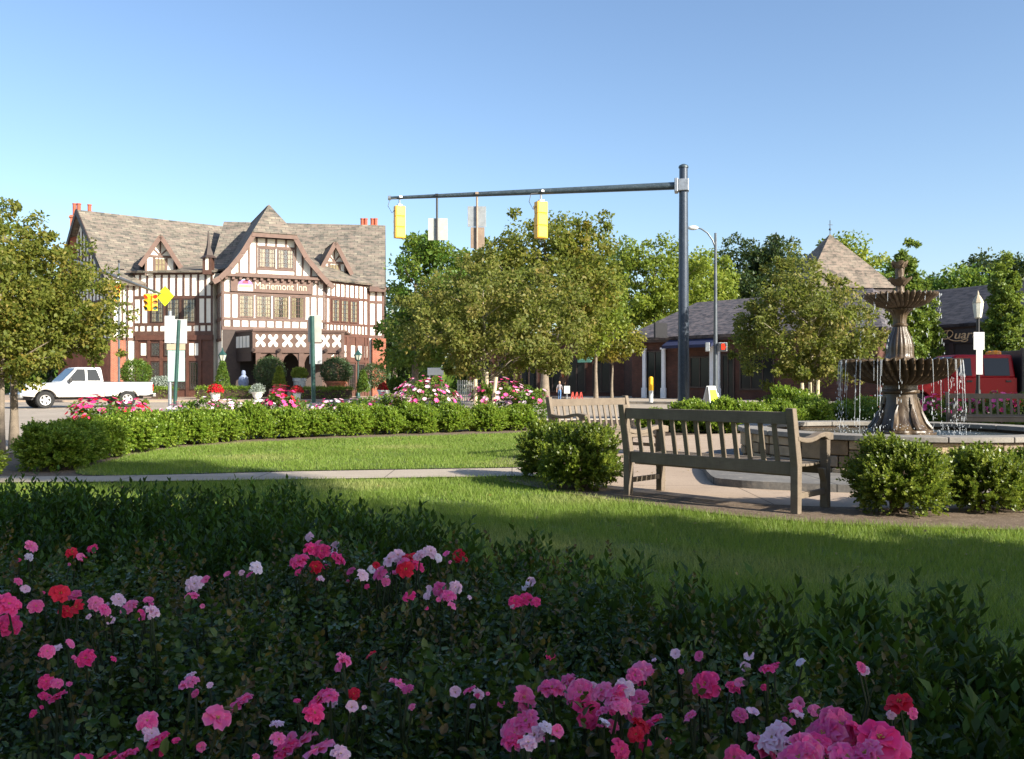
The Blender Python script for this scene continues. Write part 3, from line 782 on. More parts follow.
# photo positions of the foreground blooms: px, py, width in px, colour
BLOOMS = """
31 547 13 pale,29 557 9 white,72 553 12 red,93 549 11 hot,80 558 10 pink,8 606 24 hot,9 626 22 hot,36 607 14 white,60 594 18 red,75 596 13 white,
78 607 15 red,66 612 14 red,18 582 10 pale,25 590 10 white,95 604 15 pink,104 611 14 pink,118 600 13 pale,110 620 10 pale,130 608 17 white,152 612 16 pale,
148 602 11 pink,142 618 10 pink,47 652 14 white,58 650 12 white,68 645 12 white,86 659 18 hot,46 682 14 hot,57 684 10 pale,58 698 18 hot,44 697 9 hot,
190 684 20 pink,191 676 12 pale,195 585 17 pale,207 581 12 pink,192 597 13 pink,256 568 13 white,250 575 9 pale,228 575 8 white,
299 562 18 hot,312 550 17 hot,322 552 15 hot,320 545 11 pink,337 559 16 hot,310 537 11 white,336 547 11 white,335 553 9 white,316 567 13 red,320 580 9 pale,
352 573 11 pale,362 576 13 pale,372 570 12 white,380 574 14 pale,390 560 15 pale,398 556 14 white,404 564 14 pale,410 558 15 red,406 570 17 red,417 566 15 hot,
420 556 14 white,430 552 14 white,437 559 11 white,376 566 9 red,459 556 13 red,447 555 9 pale,396 574 12 pink,386 582 9 pink,
440 590 15 pink,448 597 15 pink,455 588 13 pale,452 606 10 pale,428 597 10 pale,409 597 13 hot,515 602 13 hot,525 600 15 hot,531 583 12 pale,526 586 10 white,536 602 11 hot,
217 719 25 pink,242 705 26 pink,320 700 24 hot,314 714 20 hot,330 697 16 pink,334 706 11 pale,343 660 18 pink,340 668 12 pale,371 655 12 red,398 685 17 pink,408 690 12 pale,354 694 12 red,351 708 10 pale,
147 722 20 pink,150 735 18 pale,158 742 22 hot,151 728 13 pale,300 747 34 pink,318 752 30 pink,286 752 26 hot,278 740 12 white,277 725 9 white,291 740 14 pale,340 755 16 pale,
126 757 22 hot,105 760 20 hot,84 762 20 hot,455 693 11 white,470 691 9 pale,478 694 8 pale,
523 698 22 pink,527 707 18 pink,552 690 26 pink,566 685 24 pink,581 694 30 pink,603 692 22 pink,588 713 30 hot,604 712 16 pink,616 697 26 pink,624 690 20 pale,621 705 20 pink,640 700 20 pink,634 713 18 pink,
518 733 32 pink,528 723 28 pink,536 736 22 pale,513 742 22 hot,528 744 18 pale,546 728 9 white,556 732 10 pale,642 672 20 pink,635 676 16 pink,652 675 12 pale,
640 726 20 red,648 728 16 hot,636 735 16 red,644 745 12 hot,620 750 20 hot,658 721 9 hot,603 725 8 white,612 727 8 white,550 655 9 hot,
706 685 26 hot,699 690 16 hot,734 688 15 hot,741 684 12 pink,768 670 16 hot,775 667 11 hot,750 657 9 pale,676 655 8 pale,700 657 8 pink,746 668 9 white,690 717 8 pink,740 716 13 pale,752 714 11 pale,
795 709 13 white,800 704 10 pale,797 717 11 pale,815 711 10 pink,802 664 6 white,859 668 9 pink,864 671 7 pale,900 703 24 red,895 707 18 red,911 712 9 pink,
760 748 34 pink,776 740 34 pale,792 748 34 pale,805 752 36 pink,826 738 42 pink,838 726 38 pink,850 745 44 pink,818 745 30 hot,860 733 30 hot,880 740 38 hot,890 752 40 hot,868 756 36 pink,800 760 36 pale,846 760 36 pink,735 758 22 hot,748 764 20 pink
"""
bl = []
for e in BLOOMS.replace('\n', '').split(','):
    e = e.strip()
    if e:
        a, b2, c, k = e.split()
        if k == 'white' and len(bl) % 5 > 1: k = 'pink' if len(bl) % 5 == 2 else 'pale'
        if k == 'pale' and len(bl) % 3 == 0: k = 'pink'
        bl.append((float(a), float(b2), float(c), k))
rb = random.Random(5)
placed = []
for px, py, wd, k in bl:
    small = wd < 12.5
    z = .64 + rb.uniform(-.03, .03) + (.02 if not small else 0)
    D = (CH - z) * F / (py - HY)
    dia = min(.078, max(.022, wd * D / F))
    placed.append((X(px, D), D, z, dia, k, small))
for x, y, z, dia, k, small in list(placed):      # half-open blooms and buds crowd round the open ones
    if rb.random() < .55: placed.append((x + rb.uniform(-.045, .045), y + rb.uniform(-.03, .04), z - rb.uniform(0, .03), dia * rb.uniform(.35, .6), rb.choice([k, k, k, 'pale', 'hot']), True))
# bushes of the foreground bed
bushes = [(-1.75, 2.55, .42, 'at the left edge, red and white blooms, farthest back'), (-1.15, 2.35, .42, 'behind, left, with pink and white blooms'), (-.52, 2.5, .40, 'at the back with the tallest hot pink cluster'),
          (-1.30, 1.65, .42, 'at the left edge in the middle row, white and hot pink blooms'), (-.55, 1.85, .45, 'in the middle left with few open blooms'), (.02, 2.25, .40, 'at the back by the dark hedge, pale pink trusses'),
          (-.62, 1.15, .36, 'at the bottom left with two bright pink blooms'), (-.10, 1.55, .40, 'in the middle with a lone pink bloom'), (-.20, .95, .30, 'cut by the bottom edge left of the middle'),
          (.18, 1.28, .30, 'with the long pink truss in the lower middle'), (.42, 1.62, .34, 'lower right with small scattered blooms'), (.44, 1.02, .30, 'at the bottom right with the largest pink cluster'), (-1.15, 1.08, .32, 'in the bottom left corner')]
roots = []
for bx, by, br, txt in bushes:
    roots.append(thing('rose_bush', 'shaded rose bush ' + txt, 'rose bush', (bx, by, 0), 0, 'rose bushes in the foreground bed'))
M['cane'] = simple('rose_cane', (.018, .03, .008), .6)
mine = [[] for _ in roots]
for p in placed:
    j = min(range(len(bushes)), key=lambda i: ((p[0] - bushes[i][0]) ** 2 + (p[1] - bushes[i][1]) ** 2) / bushes[i][2])
    mine[j].append(p)
for j, (bx, by, br, txt) in enumerate(bushes):
    t = roots[j]
    # compound leaves: sprays of five leaflets
    ns = int(6200 * br * br / .16)
    u = ball(ns)
    base = np.array([0, 0, .335]) + u * np.array([br * 1.2, br * 1.2, .32])
    base[:, 2] = np.clip(base[:, 2], .05, .645) - .05 * rng.random(ns)
    base[:, 2] += .03 * np.sin(base[:, 0] * 9 + j) * np.cos(base[:, 1] * 8)
    hole = np.sin(base[:, 0] * 21 + j * 2) * np.sin(base[:, 1] * 19 + j) + .6 * np.sin(base[:, 0] * 47 + base[:, 2] * 30) * np.cos(base[:, 1] * 41)
    kp = (hole > -.12) | (rng.random(ns) < .22) | (base[:, 2] < .3); base = base[kp]; u = u[kp]; ns = len(base)
    ax0 = unit(u * .7 + rng.normal(size=(ns, 3)) * .6 + np.array([0, 0, .15]))
    sd0 = unit(np.cross(ax0, np.array([0, 0, 1.]) + rng.normal(size=(ns, 3)) * .3))
    up0 = np.cross(sd0, ax0); up0 *= np.sign(up0[:, 2:3] + 1e-6)
    pos = []; axs = []; nr = []; sz = []; hu = []
    s0 = rng.uniform(.010, .022, ns); h0 = rng.random(ns)
    for along, side, a_f in ((1.0, 0, 0), (.62, 1, .9), (.62, -1, .9), (.25, 1, 1.1), (.25, -1, 1.1)):
        pos.append(base + ax0 * (along * .046) + rng.normal(size=(ns, 3)) * .003)
        axs.append(ax0 * (1 if side == 0 else .45) + sd0 * side * a_f); nr.append(up0 + rng.normal(size=(ns, 3)) * .3)
        sz.append(s0 * (1.15 if side == 0 else .95)); hu.append(h0)
    # young shoots: bronze leaves standing above the canopy
    m_ = int(46 * br / .4); an = rng.uniform(0, 6.283, m_); q = rng.random(m_) ** .5 * br * 1.1
    b0 = np.stack([np.cos(an) * q, np.sin(an) * q, rng.uniform(.50, .60, m_)], 1)
    dd = unit(np.array([0, 0, 1.]) + rng.normal(size=(m_, 3)) * .35)
    p2, n2, a2, kk = shoots(b0, dd, rng.uniform(.06, .14, m_), 11, .02, .6)
    nl = len(p2)
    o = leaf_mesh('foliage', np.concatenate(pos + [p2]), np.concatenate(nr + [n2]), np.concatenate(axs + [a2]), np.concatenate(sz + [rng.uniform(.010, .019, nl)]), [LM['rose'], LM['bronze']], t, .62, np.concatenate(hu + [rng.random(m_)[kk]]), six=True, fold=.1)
    mi_ = np.zeros(len(o.data.polygons), np.int32); mi_[-2 * nl:] = 1; o.data.polygons.foreach_set('material_index', mi_)
    mb = MB()
    for k in range(int(70 * br / .4)):
        a = rb.uniform(0, 6.28); q = rb.random() ** .5 * br * 1.1
        e = Vector((math.cos(a) * q, math.sin(a) * q, rb.uniform(.35, .60)))
        mb.tube([(e.x * .3, e.y * .3, 0), (e.x * .75, e.y * .75, e.z * .6), e], [.005, .0035, .0015], 5, cap=False)
    for x, y, z, dia, k, small in mine[j]:
        e = Vector((x - bx, y - by, z - .005))
        mb.tube([e - Vector((e.x * .12, e.y * .12, .22)), e - Vector((0, 0, .05)) + Vector((rb.uniform(-.01, .01), rb.uniform(-.01, .01), 0)), e], [.003, .0024, .002], 5, cap=False)
    mb.build('canes', M['cane'], t)
    for x, y, z, dia, k, small in mine[j][:100]:
        me = rb.choice(BL[k + '_bud'] if small and rb.random() < .55 else BL[k])
        o = link('bloom', me, t, (x - bx, y - by, z))
        to = Vector((-x * .3 + rb.uniform(-.8, .8), -y * .25 + rb.uniform(-.7, .45), .8))   # blooms face up and out into the light
        o.rotation_euler = (to.to_track_quat('Z', 'Y').to_matrix() @ Matrix.Rotation(rb.uniform(0, 6.28), 3, 'Z')).to_euler()
        s = dia / 2 * (1.12 if not small else 1.0); o.scale = (s, s, s)

# ---- far rose beds: bushes with many small blooms
def far_roses(label, px, D, r, h, mix, nb=90, group='rose bushes along the road', nclump=34, dense=1.0, sx=1.0):
    t = thing('rose_bush', label, 'rose bush', G(px, D), 0, group)
    es = [(0, 0, h * .45, r * sx, r, h * .55)]
    pos, out, hue, cc = crown_points(es, nclump, 60, r * .32, .45)
    ok = pos[:, 2] > .02
    foliage('foliage', t, pos[ok], out[ok], hue[ok], .075, LM['mid'])
    n = nb
    d = unit(rng.normal(size=(n, 3))); d[:, 2] = np.abs(d[:, 2]) * .9 + .15; d = unit(d)
    c = np.array([0, 0, h * .45]) + d * np.array([r * sx, r, h * .60]) * rng.uniform(.88, 1.12, (n, 1))
    # each bloom a rosette of petals
    k = 7; ci = np.repeat(np.arange(n), k)
    ph = np.tile(np.arange(k) * 2 * np.pi / k, n)
    up = unit(d + np.array([0, 0, .4]))
    a = unit(np.cross(up, rng.normal(size=(n, 3)))); b = np.cross(up, a)
    ax = a[ci] * np.cos(ph)[:, None] + b[ci] * np.sin(ph)[:, None] + up[ci] * .45
    names = rng.choice(list(mix), n, p=np.array(list(mix.values())) / sum(mix.values()))
    ids = [PM[q] for q in mix]
    o = leaf_mesh('blooms', c[ci], up[ci] - ax * .2, ax, (.066 * rng.uniform(.6, 1.3, n))[ci], ids, t, .85, None)
    lut = {q: i for i, q in enumerate(mix)}
    o.data.polygons.foreach_set('material_index', np.array([lut[q] for q in names], np.int32)[ci])
    at = o.data.attributes.new('petal', 'FLOAT_VECTOR', 'FACE'); q = np.zeros((n * k, 3), np.float32); q[:, 0] = rng.uniform(.35, 1, n)[ci]; q[:, 1] = rng.random(n * k); at.data.foreach_set('vector', q.ravel())
    tag(o, kind='stuff')
    return t
PK = {'pink': .42, 'pale': .5, 'hot': .08}; RD = {'hot': .55, 'red': .2, 'pink': .25}; PL = {'pale': .5, 'pink': .3, 'white': .2}
far_roses('larger coral pink rose bush in front of the pickup truck\'s rear wheel', 98, 17.5, .55, .78, RD, 85)
far_roses('smaller coral pink rose bush below the pickup truck\'s tailgate', 133, 18.2, .42, .72, RD, 50)
for i, (px, D, hh, mix) in enumerate([(176, 19, .62, PL), (205, 20, .7, PL), (228, 20.6, .72, PL), (258, 21, .70, PL), (305, 21.6, .66, PL), (332, 22, .68, PL), (360, 22.4, .72, PL), (385, 22.6, .78, PK), (405, 22.8, .8, PK)]):
    far_roses(['sparse pale pink rose bush behind the far hedge below the inn'][0], px, D, .5, hh, mix, 26, 'pale rose bushes behind the far hedge', 20)
far_roses('rose bush crowned with coral red blooms in front of the inn entrance', 281, 21.2, .42, .95, RD, 75)
far_roses('large pink rose mound left of the staked plaza tree', 425, 22.6, .66, 1.16, PK, 130, 'pink rose mounds', 70, sx=1.3)
far_roses('large pink rose mound right behind the staked plaza tree', 500, 22.8, .66, 1.10, PK, 115, 'pink rose mounds', 70, sx=1.3)
far_roses('rose bush with faded blooms at the right end of the pink rose mounds', 530, 22.4, .6, .92, PL, 40, 'pink rose mounds', 40)
for i, (px, D, hh, nb) in enumerate([(938, 20.2, .8, 70), (965, 20.6, .74, 30), (995, 20.4, .82, 40), (1020, 20.8, .8, 30)]):
    far_roses(['pink rose bush between the fountain pedestal and the far bench', 'rose bush behind the left half of the far bench', 'rose bush behind the middle of the far bench with tall pink blooms', 'rose bush behind the far bench at the right edge'][i], px, D, .55, hh, {'hot': .5, 'pink': .5}, nb, 'rose bushes behind the fountain', 40)
far_roses('rose bush with a few red blooms behind the falling fountain water', 868, 20.5, .55, .74, {'red': 1}, 8, 'rose bushes behind the fountain', 40)
far_roses('rose bush hidden low behind the fountain pedestal', 903, 20.3, .55, .7, PK, 14, 'rose bushes behind the fountain', 40)
# ------------------------------------------------------------------ benches
def woodmat(name, c1, c2):
    m, nt, out = newmat(name)
    v = coords(nt, 'Object', sv=(3, 3, 3)); a = attr(nt)
    n1 = noise(nt, v, 2, 5); n2 = noise(nt, coords(nt, 'UV', sv=(8, 90, 1)), 1.2, 4)
    n3 = noise(nt, coords(nt, 'UV', sv=(90, 8, 1)), 1.2, 4)
    g = mixc(nt, .5, n2, n3)
    col = mixc(nt, .5, ramp(nt, n1, [(.3, c1), (.7, c2)]), ramp(nt, g, [(.35, c1), (.65, c2)]))
    col = mixc(nt, .3, col, ramp(nt, a.outputs['Fac'], [(0, c1), (1, c2)]))
    pbsdf(nt, out, col, .75, 0, bump(nt, g, .35, .004), .3); return m
M['teak'] = woodmat('weathered_teak', (.10, .078, .058), (.25, .20, .15))
BL_, BD, BH = 1.84, .58, .90
def make_bench(label, loc, rz):
    """garden bench: back along local x, sitter looks towards -y"""
    t = thing('park_bench', label, 'bench', loc, rz, 'slatted wooden benches round the fountain')
    w = M['teak']; hx = BL_ / 2; lean = .10
    def yb(z): return BD / 2 + max(0, (z - .42)) * lean / .5      # back posts rake backwards above the seat
    for s in (-1, 1):
        p = MB(); x = s * (hx - .035)
        prof = [(-.035, 0), (.035, 0), (.035, .40), (yb(BH) - BD / 2 + .03, BH), (yb(BH) - BD / 2 - .04, BH), (-.045, .44)]
        p.prism([(x - .035, BD / 2 + q[0], q[1]) for q in prof], (.07, 0, 0)); p.build('leg', w, t, bevel=.006)
        p = MB(); p.beam((x, -BD / 2 + .03, 0), (x, -BD / 2 + .03, .61), .07, .07, up=(0, 1, 0)); 
        p.prism([(x - .03, -BD / 2 + .07, .36), (x - .03, -BD / 2 + .07, .24), (x - .03, -BD / 2 + .13, .36)], (.06, 0, 0))
        p.build('leg', w, t, bevel=.006)
        p = MB()
        n = 9; top = []; bot = []
        for i in range(n):                                    # wavy armrest with a scrolled nose
            f = i / (n - 1); y = yb(.66) - .02 - f * (BD + .085)
            z = .645 - .026 * math.sin(min(1, f / .6) * math.pi) + .016 * math.sin(max(0, (f - .55) / .45) * math.pi)
            top.append((y, z + .02)); bot.append((y, z - .022 - (.035 if f > .8 else 0) * math.sin((f - .8) / .2 * math.pi) - (.02 if i == n - 1 else 0)))
        p.prism([(x - .04, y, z) for y, z in top + bot[::-1]], (.08, 0, 0))
        p.build('armrest', w, t, bevel=.008)
        p = MB(); p.beam((x, -BD / 2 + .07, .15), (x, BD / 2 - .04, .15), .035, .05); p.build('stretcher', w, t, bevel=.004)
    p = MB()
    for i in range(6): 
        y = -BD / 2 + .05 + i * .078
        p.box((0, y, .405 - .012 * math.sin(i / 5 * math.pi)), (BL_ - .145 if i else BL_ - .15, .066, .022))
    p.box((0, -BD / 2 + .035, .345), (BL_ - .142, .028, .085)); p.box((0, BD / 2 - .07, .345), (BL_ - .142, .028, .07))
    p.box((0, 0, .37), (.06, BD - .14, .04))
    p.build('seat', w, t, bevel=.004)
    p = MB()
    z0, z1 = .385, BH - .085
    p.beam((-hx + .072, yb(z0), z0), (hx - .072, yb(z0), z0), .035, .11)
    p.beam((-hx + .072, yb(z1) - .002, z1), (hx - .072, yb(z1) - .002, z1), .04, .105)
    ns = 12
    for i in range(ns):
        x = -hx + .07 + (BL_ - .14) * (i + 1) / (ns + 1)
        p.beam((x, yb(z0 + .035), z0 + .035), (x, yb(z1 - .05), z1 - .05), .046, .018, up=(0, 1, 0))
    p.build('backrest', w, t, bevel=.004)
    return t
def rz_for(face):   # rotation so that local -y looks along 'face'
    return math.atan2(face[1], face[0]) + math.pi / 2
# near bench: back feet at (1.14, 8.8) and (2.39, 7.5); sitter faces the fountain
def place_bench(label, pa, pb, face):
    mid = (Vector(pa) + Vector(pb)) / 2; f = Vector(face).normalized()
    c = mid + f * BD / 2
    return make_bench(label, (c.x, c.y, .02), rz_for(f))
place_bench('weathered slatted bench nearest the camera, seen from behind', (1.13, 8.80), (2.43, 7.50), (.70, .71))
place_bench('sunlit slatted bench turned to the camera, half hidden behind the nearest bench', (.66, 12.75), (1.78, 13.9), (.70, -.71))
place_bench('shaded grey bench on the far side of the fountain at the right edge', (9.2, 18.7), (10.9, 18.25), (-.25, -.96))

# ------------------------------------------------------------------ fountain
def stonemat(name, c1, c2, c3, rough=.35, wet=True):
    m, nt, out = newmat(name)
    v = coords(nt, 'Object')
    n1 = noise(nt, v, 4, 6, .65); n2 = noise(nt, coords(nt, 'Object', sv=(14, 14, 2.5)), 1.4, 5); n3 = noise(nt, v, 45, 3)
    col = mixc(nt, .55, ramp(nt, n1, [(.3, c1), (.55, c2), (.75, c3)]), ramp(nt, n2, [(.35, c1), (.6, c2), (.72, c3)]))
    pbsdf(nt, out, col, ramp(nt, n2, [(.3, (rough * .7,) * 3), (.7, (rough * 1.7,) * 3)]), 0, bump(nt, n3, .35, .008), .6); return m
M['fount'] = stonemat('wet_brown_stone', (.028, .017, .009), (.082, .052, .027), (.24, .17, .095), .34)
M['fount_dry'] = stonemat('pale_brown_stone', (.055, .037, .024), (.16, .115, .075), (.36, .28, .20), .45)
FC = Vector((5.07, 11.6, 0))
def fz(y): return Z(y, 11.6)
def fr(px): return px / F * 11.6
fo = thing('fountain', 'two-tiered brown stone fountain with scalloped bowls and running water', 'fountain', FC)
def gad(n, amp, twist):   # gadrooned lobes that twist up a bowl
    return lambda r, z, t, i: (r * (1 + amp * (abs(math.sin(n / 2 * t + twist * z)) - .5)), z)
NS = 120
mb = MB()
prof = []
def sq(r, z, t, i):       # base changes from an eight-lobed foot to a round neck
    k = max(0, min(1, (fz(400) - z) / (fz(400) - fz(431))))
    leafy = .035 * k * abs(math.sin(4 * t + .4)) + .02 * k * math.sin(16 * t) * (.5 + .5 * math.sin(z * 30))
    return (r * (1 + leafy - .04 * k), z)
base = [(33.5, 433.6), (33.5, 431.5), (31, 431), (30.5, 429.5), (27, 428), (23, 422), (19.8, 414), (17.8, 407), (16.6, 401), (16, 397), (15.8, 394)]
mb.lathe([(fr(a), fz(b)) for a, b in base], NS, fn=sq)
mb.lathe([(fr(16), fz(393.9)), (fr(18.2), fz(393)), (fr(18.8), fz(391.5)), (fr(18.2), fz(390)), (fr(16.4), fz(389.4)), (fr(16), fz(386)), (fr(17), fz(385.6)), (fr(17), fz(384.4))], 48)
for k in range(8):       # acanthus ribs on the foot
    a = k * math.pi / 4 + .2; q = [(fr(x), fz(y)) for x, y in ((29.5, 429), (24.3, 423), (20, 413), (17.8, 404), (16.4, 397))]
    mb.tube([(r * .985 * math.cos(a), r * .985 * math.sin(a), z) for r, z in q], [.035, .042, .034, .022, .01], 7)
mb.build('pedestal', M['fount'], fo, smooth=True)
# garland roundel on the neck
mb = MB()
def bowl(rows, n, amp, tw, m=NS):
    b = MB()
    def fn(r, z, t, i):
        k = 1 if i < len(rows) - 5 else (.6 if i < len(rows) - 3 else 0)
        e = abs(math.sin(n / 2 * t + tw * (z - rows[0][1])))
        lip = .035 * (e - .5) if i in (len(rows) - 5, len(rows) - 4) else 0
        return (r * (1 + amp * k * (e - .95)), z + lip)
    b.lathe(rows, m, fn=fn); return b
low = [(10, 385), (19, 384.8), (27, 383.5), (36, 380.5), (45, 376), (51, 370.5), (54.5, 365), (56.2, 361.8), (56.4, 360.4), (53, 360.6), (47, 363), (30, 368), (10, 370)]
bowl([(fr(a), fz(b)) for a, b in low], 44, .17, 9, 352).build('lower_bowl', M['fount'], fo, smooth=True)
mb = MB()
stem = [(17, 372), (17, 360), (15, 359), (13.5, 357.5), (12.6, 354), (12.8, 349), (12.4, 345), (11, 339), (8.8, 334), (7.2, 330), (6.6, 327), (7.6, 326), (7.6, 324.5), (6.4, 323.6), (6.2, 320), (7, 316), (9, 312.5), (12, 310.4), (12.4, 309.2), (11, 308.6)]
mb.lathe([(fr(a), fz(b)) for a, b in stem], 96, fn=lambda r, z, t, i: (r * (1 + (.07 * (abs(math.sin(9 * t)) - .5) if 3 < i < 11 or 13 < i < 18 else 0)), z))
mb.build('baluster', M['fount'], fo, smooth=True)
up = [(6, 309), (11, 309), (15, 308), (21, 306.4), (27, 303), (31, 299.5), (34.2, 297), (35.4, 295.6), (35.6, 294.6), (33, 294.8), (28, 297), (18, 300), (6, 301)]
bowl([(fr(a), fz(b)) for a, b in up], 36, .17, 12, 288).build('upper_bowl', M['fount_dry'], fo, smooth=True)
mb = MB()
fin = [(5.6, 301), (5.0, 294), (4.2, 291), (3.8, 287), (4.4, 283), (5.8, 280.5), (4.6, 279.4), (3.6, 278), (3.9, 274), (4.2, 268), (4.4, 264.5), (4.6, 263.4), (3.4, 263.6), (2.0, 265)]
mb.lathe([(fr(a), fz(b)) for a, b in fin], 40, fn=lambda r, z, t, i: (r * (1 + .10 * math.sin(5 * t + i)), z))
for k in range(6):       # curling leaves round the finial
    a = k * math.pi / 3 + .3; c, s = math.cos(a), math.sin(a)
    for ra, za, rb_, zb, rc_, zc in ((5.0, 284, 8.6, 280, 11.5, 277.5), (4.3, 267, 5.6, 264, 8.0, 261.2)):
        pts = [(fr(ra), fz(za)), (fr(rb_), fz(zb)), (fr(rc_), fz(zc))]
        wv = .075
        V_ = []
        for (r, z), ww in zip(pts, (wv, wv * .9, wv * .25)):
            V_ += [(r * c - ww * s, r * s + ww * c, z), (r * c + ww * s, r * s - ww * c, z), (r * c, r * s, z - .03)]
        mb.add(V_, [(0, 1, 4, 3), (3, 4, 7, 6), (1, 2, 5, 4), (4, 5, 8, 7), (2, 0, 3, 5), (5, 3, 6, 8), (6, 7, 8)])
mb.build('finial', M['fount_dry'], fo, smooth=True)

# pool: individual ashlar stones under a coping ring
def wallstone():
    m, nt, out = newmat('pool_stone'); a = attr(nt); v = coords(nt, 'Object')
    n1 = noise(nt, v, 7, 6); n2 = noise(nt, v, 50, 4)
    col = ramp(nt, a.outputs['Fac'], [(0, (.20, .14, .09)), (.35, (.40, .30, .19)), (.65, (.50, .39, .26)), (1, (.28, .22, .165))])
    col = mixc(nt, .6, col, ramp(nt, n1, [(.3, (.55, .55, .55)), (.7, (1.3, 1.25, 1.2))]), 'MULTIPLY')
    pbsdf(nt, out, col, .9, 0, bump(nt, n2, .6, .015), .2); return m
M['ashlar'] = wallstone()
M['coping'] = groundmat('coping_stone', (.20, .185, .165), (.29, .265, .235), 2, 50)
pool = thing('fountain_pool', 'round stone-walled pool with a flat coping under the fountain', 'pool', FC)
PR = 2.0; HW = .48
mb = MB(); mb.lathe([(PR - .30, .0), (PR - .035, .0), (PR - .035, HW), (PR - .30, HW), (PR - .30, 0)], 96, cap=False); mb.build('wall_core', M['soil'], pool)
mb = MB(); rr = random.Random(3)
def stone(a, da, z0, z1):
    g = .0035; pr = PR + rr.uniform(-.018, .018); n = 4; V_ = []
    for i in range(n + 1):
        t = a + g + (da - 2 * g) * i / n
        for r, z in ((PR - .06, z0 + .006), (pr + rr.uniform(-.006, .006), z0 + .006), (pr + rr.uniform(-.006, .006), z1 - .006), (PR - .06, z1 - .006)):
            V_.append((r * math.cos(t), r * math.sin(t), z))
    fs = [(0, 1, 2, 3), tuple(4 * n + i for i in (3, 2, 1, 0))]
    for i in range(n):
        for k in range(4): fs.append((4 * i + k, 4 * i + (k + 1) % 4, 4 * i + 4 + (k + 1) % 4, 4 * i + 4 + k))
    mb.add(V_, fs)
a = 0.0
while a < 2 * math.pi - .02:        # random ashlar: short panels coursed differently
    da = min(rr.uniform(.13, .30), 2 * math.pi - a)
    if 2 * math.pi - a - da < .08: da = 2 * math.pi - a
    cuts = rr.choice([[.0, .21, .35, HW], [0, .16, .30, HW], [0, .18, .36, HW], [0, .24, HW], [0, .15, .24, .37, HW], [0, .19, .29, HW]])
    for z0, z1 in zip(cuts, cuts[1:]):
        if da > .15 and rr.random() < .45: m_ = da * rr.uniform(.35, .65); stone(a, m_, z0, z1); stone(a + m_, da - m_, z0, z1)
        else: stone(a, da, z0, z1)
    a += da
mb.build('wall', M['ashlar'], pool, bevel=.012)
mb = MB()
for k in range(18):
    a0 = k * 2 * math.pi / 18 + .003; a1 = (k + 1) * 2 * math.pi / 18 - .003; V_ = []
    for i in range(7):
        t = a0 + (a1 - a0) * i / 6
        for r, z in ((PR - .33, HW + .002), (PR + .055, HW + .002), (PR + .055, HW + .062), (PR - .33, HW + .062)): V_.append((r * math.cos(t), r * math.sin(t), z))
    fs = [(0, 1, 2, 3), (27, 26, 25, 24)]
    for i in range(6):
        for q in range(4): fs.append((4 * i + q, 4 * i + (q + 1) % 4, 4 * i + 4 + (q + 1) % 4, 4 * i + 4 + q))
    mb.add(V_, fs)
mb.build('coping', M['coping'], pool, bevel=.008)
mb = MB(); mb.lathe([(.41, .40), (.41, .478)], 40); mb.build('plinth', M['coping'], pool, bevel=.01)
def watermat():
    m, nt, out = newmat('pool_water'); v = coords(nt, 'Object'); n1 = noise(nt, v, 9, 4); 
    pbsdf(nt, out, (.035, .035, .022), .05, 0, bump(nt, n1, .6, .03), .9, IOR=1.33); return m
mb = MB(); mb.lathe([(.01, .455), (PR - .30, .455)], 64, c=FC, cap=False); tag(mb.build('water', watermat()), kind='structure')
step = smooth_poly([(2.22, 9.9), (2.3, 9.5), (2.75, 9.2), (3.7, 8.9), (5, 8.75), (6.5, 9.0), (7.5, 9.9), (7.9, 11.6), (7.1, 13.6), (5, 14.4), (3.1, 13.5), (2.5, 11.6)], 5)
raised('stone_step', step, .012, .10, M['flag'])

def dropmat():
    m, nt, out = newmat('falling_water')
    b = pbsdf(nt, None, (.85, .9, .95), .08, 0, None, .8, IOR=1.33)
    tr = nt.nodes.new('ShaderNodeBsdfTransparent'); mx = nt.nodes.new('ShaderNodeMixShader'); mx.inputs[0].default_value = .36
    nt.links.new(tr.outputs[0], mx.inputs[1]); nt.links.new(b.outputs[0], mx.inputs[2]); nt.links.new(mx.outputs[0], out.inputs[0]); return m
mb = MB(); rw = random.Random(11)
def stream(a, r0, z0, z1, broken=.5, v0=.25):  # 
    """water leaving the rim: a thin thread that breaks up into drops"""
    T = math.sqrt(2 * max(.05, z0 - z1) / 9.8); c, s = math.cos(a), math.sin(a)
    def at(t): r = r0 + v0 * t; return Vector((r * c, r * s, z0 - 4.9 * t * t))
    tb = T * broken * rw.uniform(.6, 1.2)
    m = 6
    mb.tube([at(tb * i / m) for i in range(m + 1)], [.0045 * (1 - .5 * i / m) for i in range(m + 1)], 5)
    for k in range(int(17 * (1 - broken))):
        p = at(tb + (T - tb) * rw.random()); p += Vector((rw.uniform(-.025, .025), rw.uniform(-.025, .025), 0))
        q = rw.uniform(.003, .0075); mb.sphere(p, q * .8, 6, 4, (1, 1, rw.uniform(2.0, 7.0)))
for k in range(34):
    a = k * 2 * math.pi / 34 + rw.uniform(-.04, .04)
    dense = abs(math.cos(a)) > .55
    for _ in range(2 if dense else 1):
        if not dense and rw.random() < .7: continue
        stream(a + rw.uniform(-.05, .05), fr(56.5), fz(360.5), .46, rw.uniform(.35, .95), rw.uniform(.0, .12))
for k in range(14):
    if rw.random() < .6: stream(k * 2 * math.pi / 14 + rw.uniform(-.1, .1), fr(35.5), fz(295), fz(361), rw.uniform(.1, .4), rw.uniform(.02, .2))
for k in range(220):      # splash above the pool
    a = rw.uniform(0, 6.283); r = rw.gauss(fr(58), .11); p = (r * math.cos(a), r * math.sin(a), .465 + abs(rw.gauss(0, .12)))
    mb.sphere(p, rw.uniform(.003, .008), 6, 4)
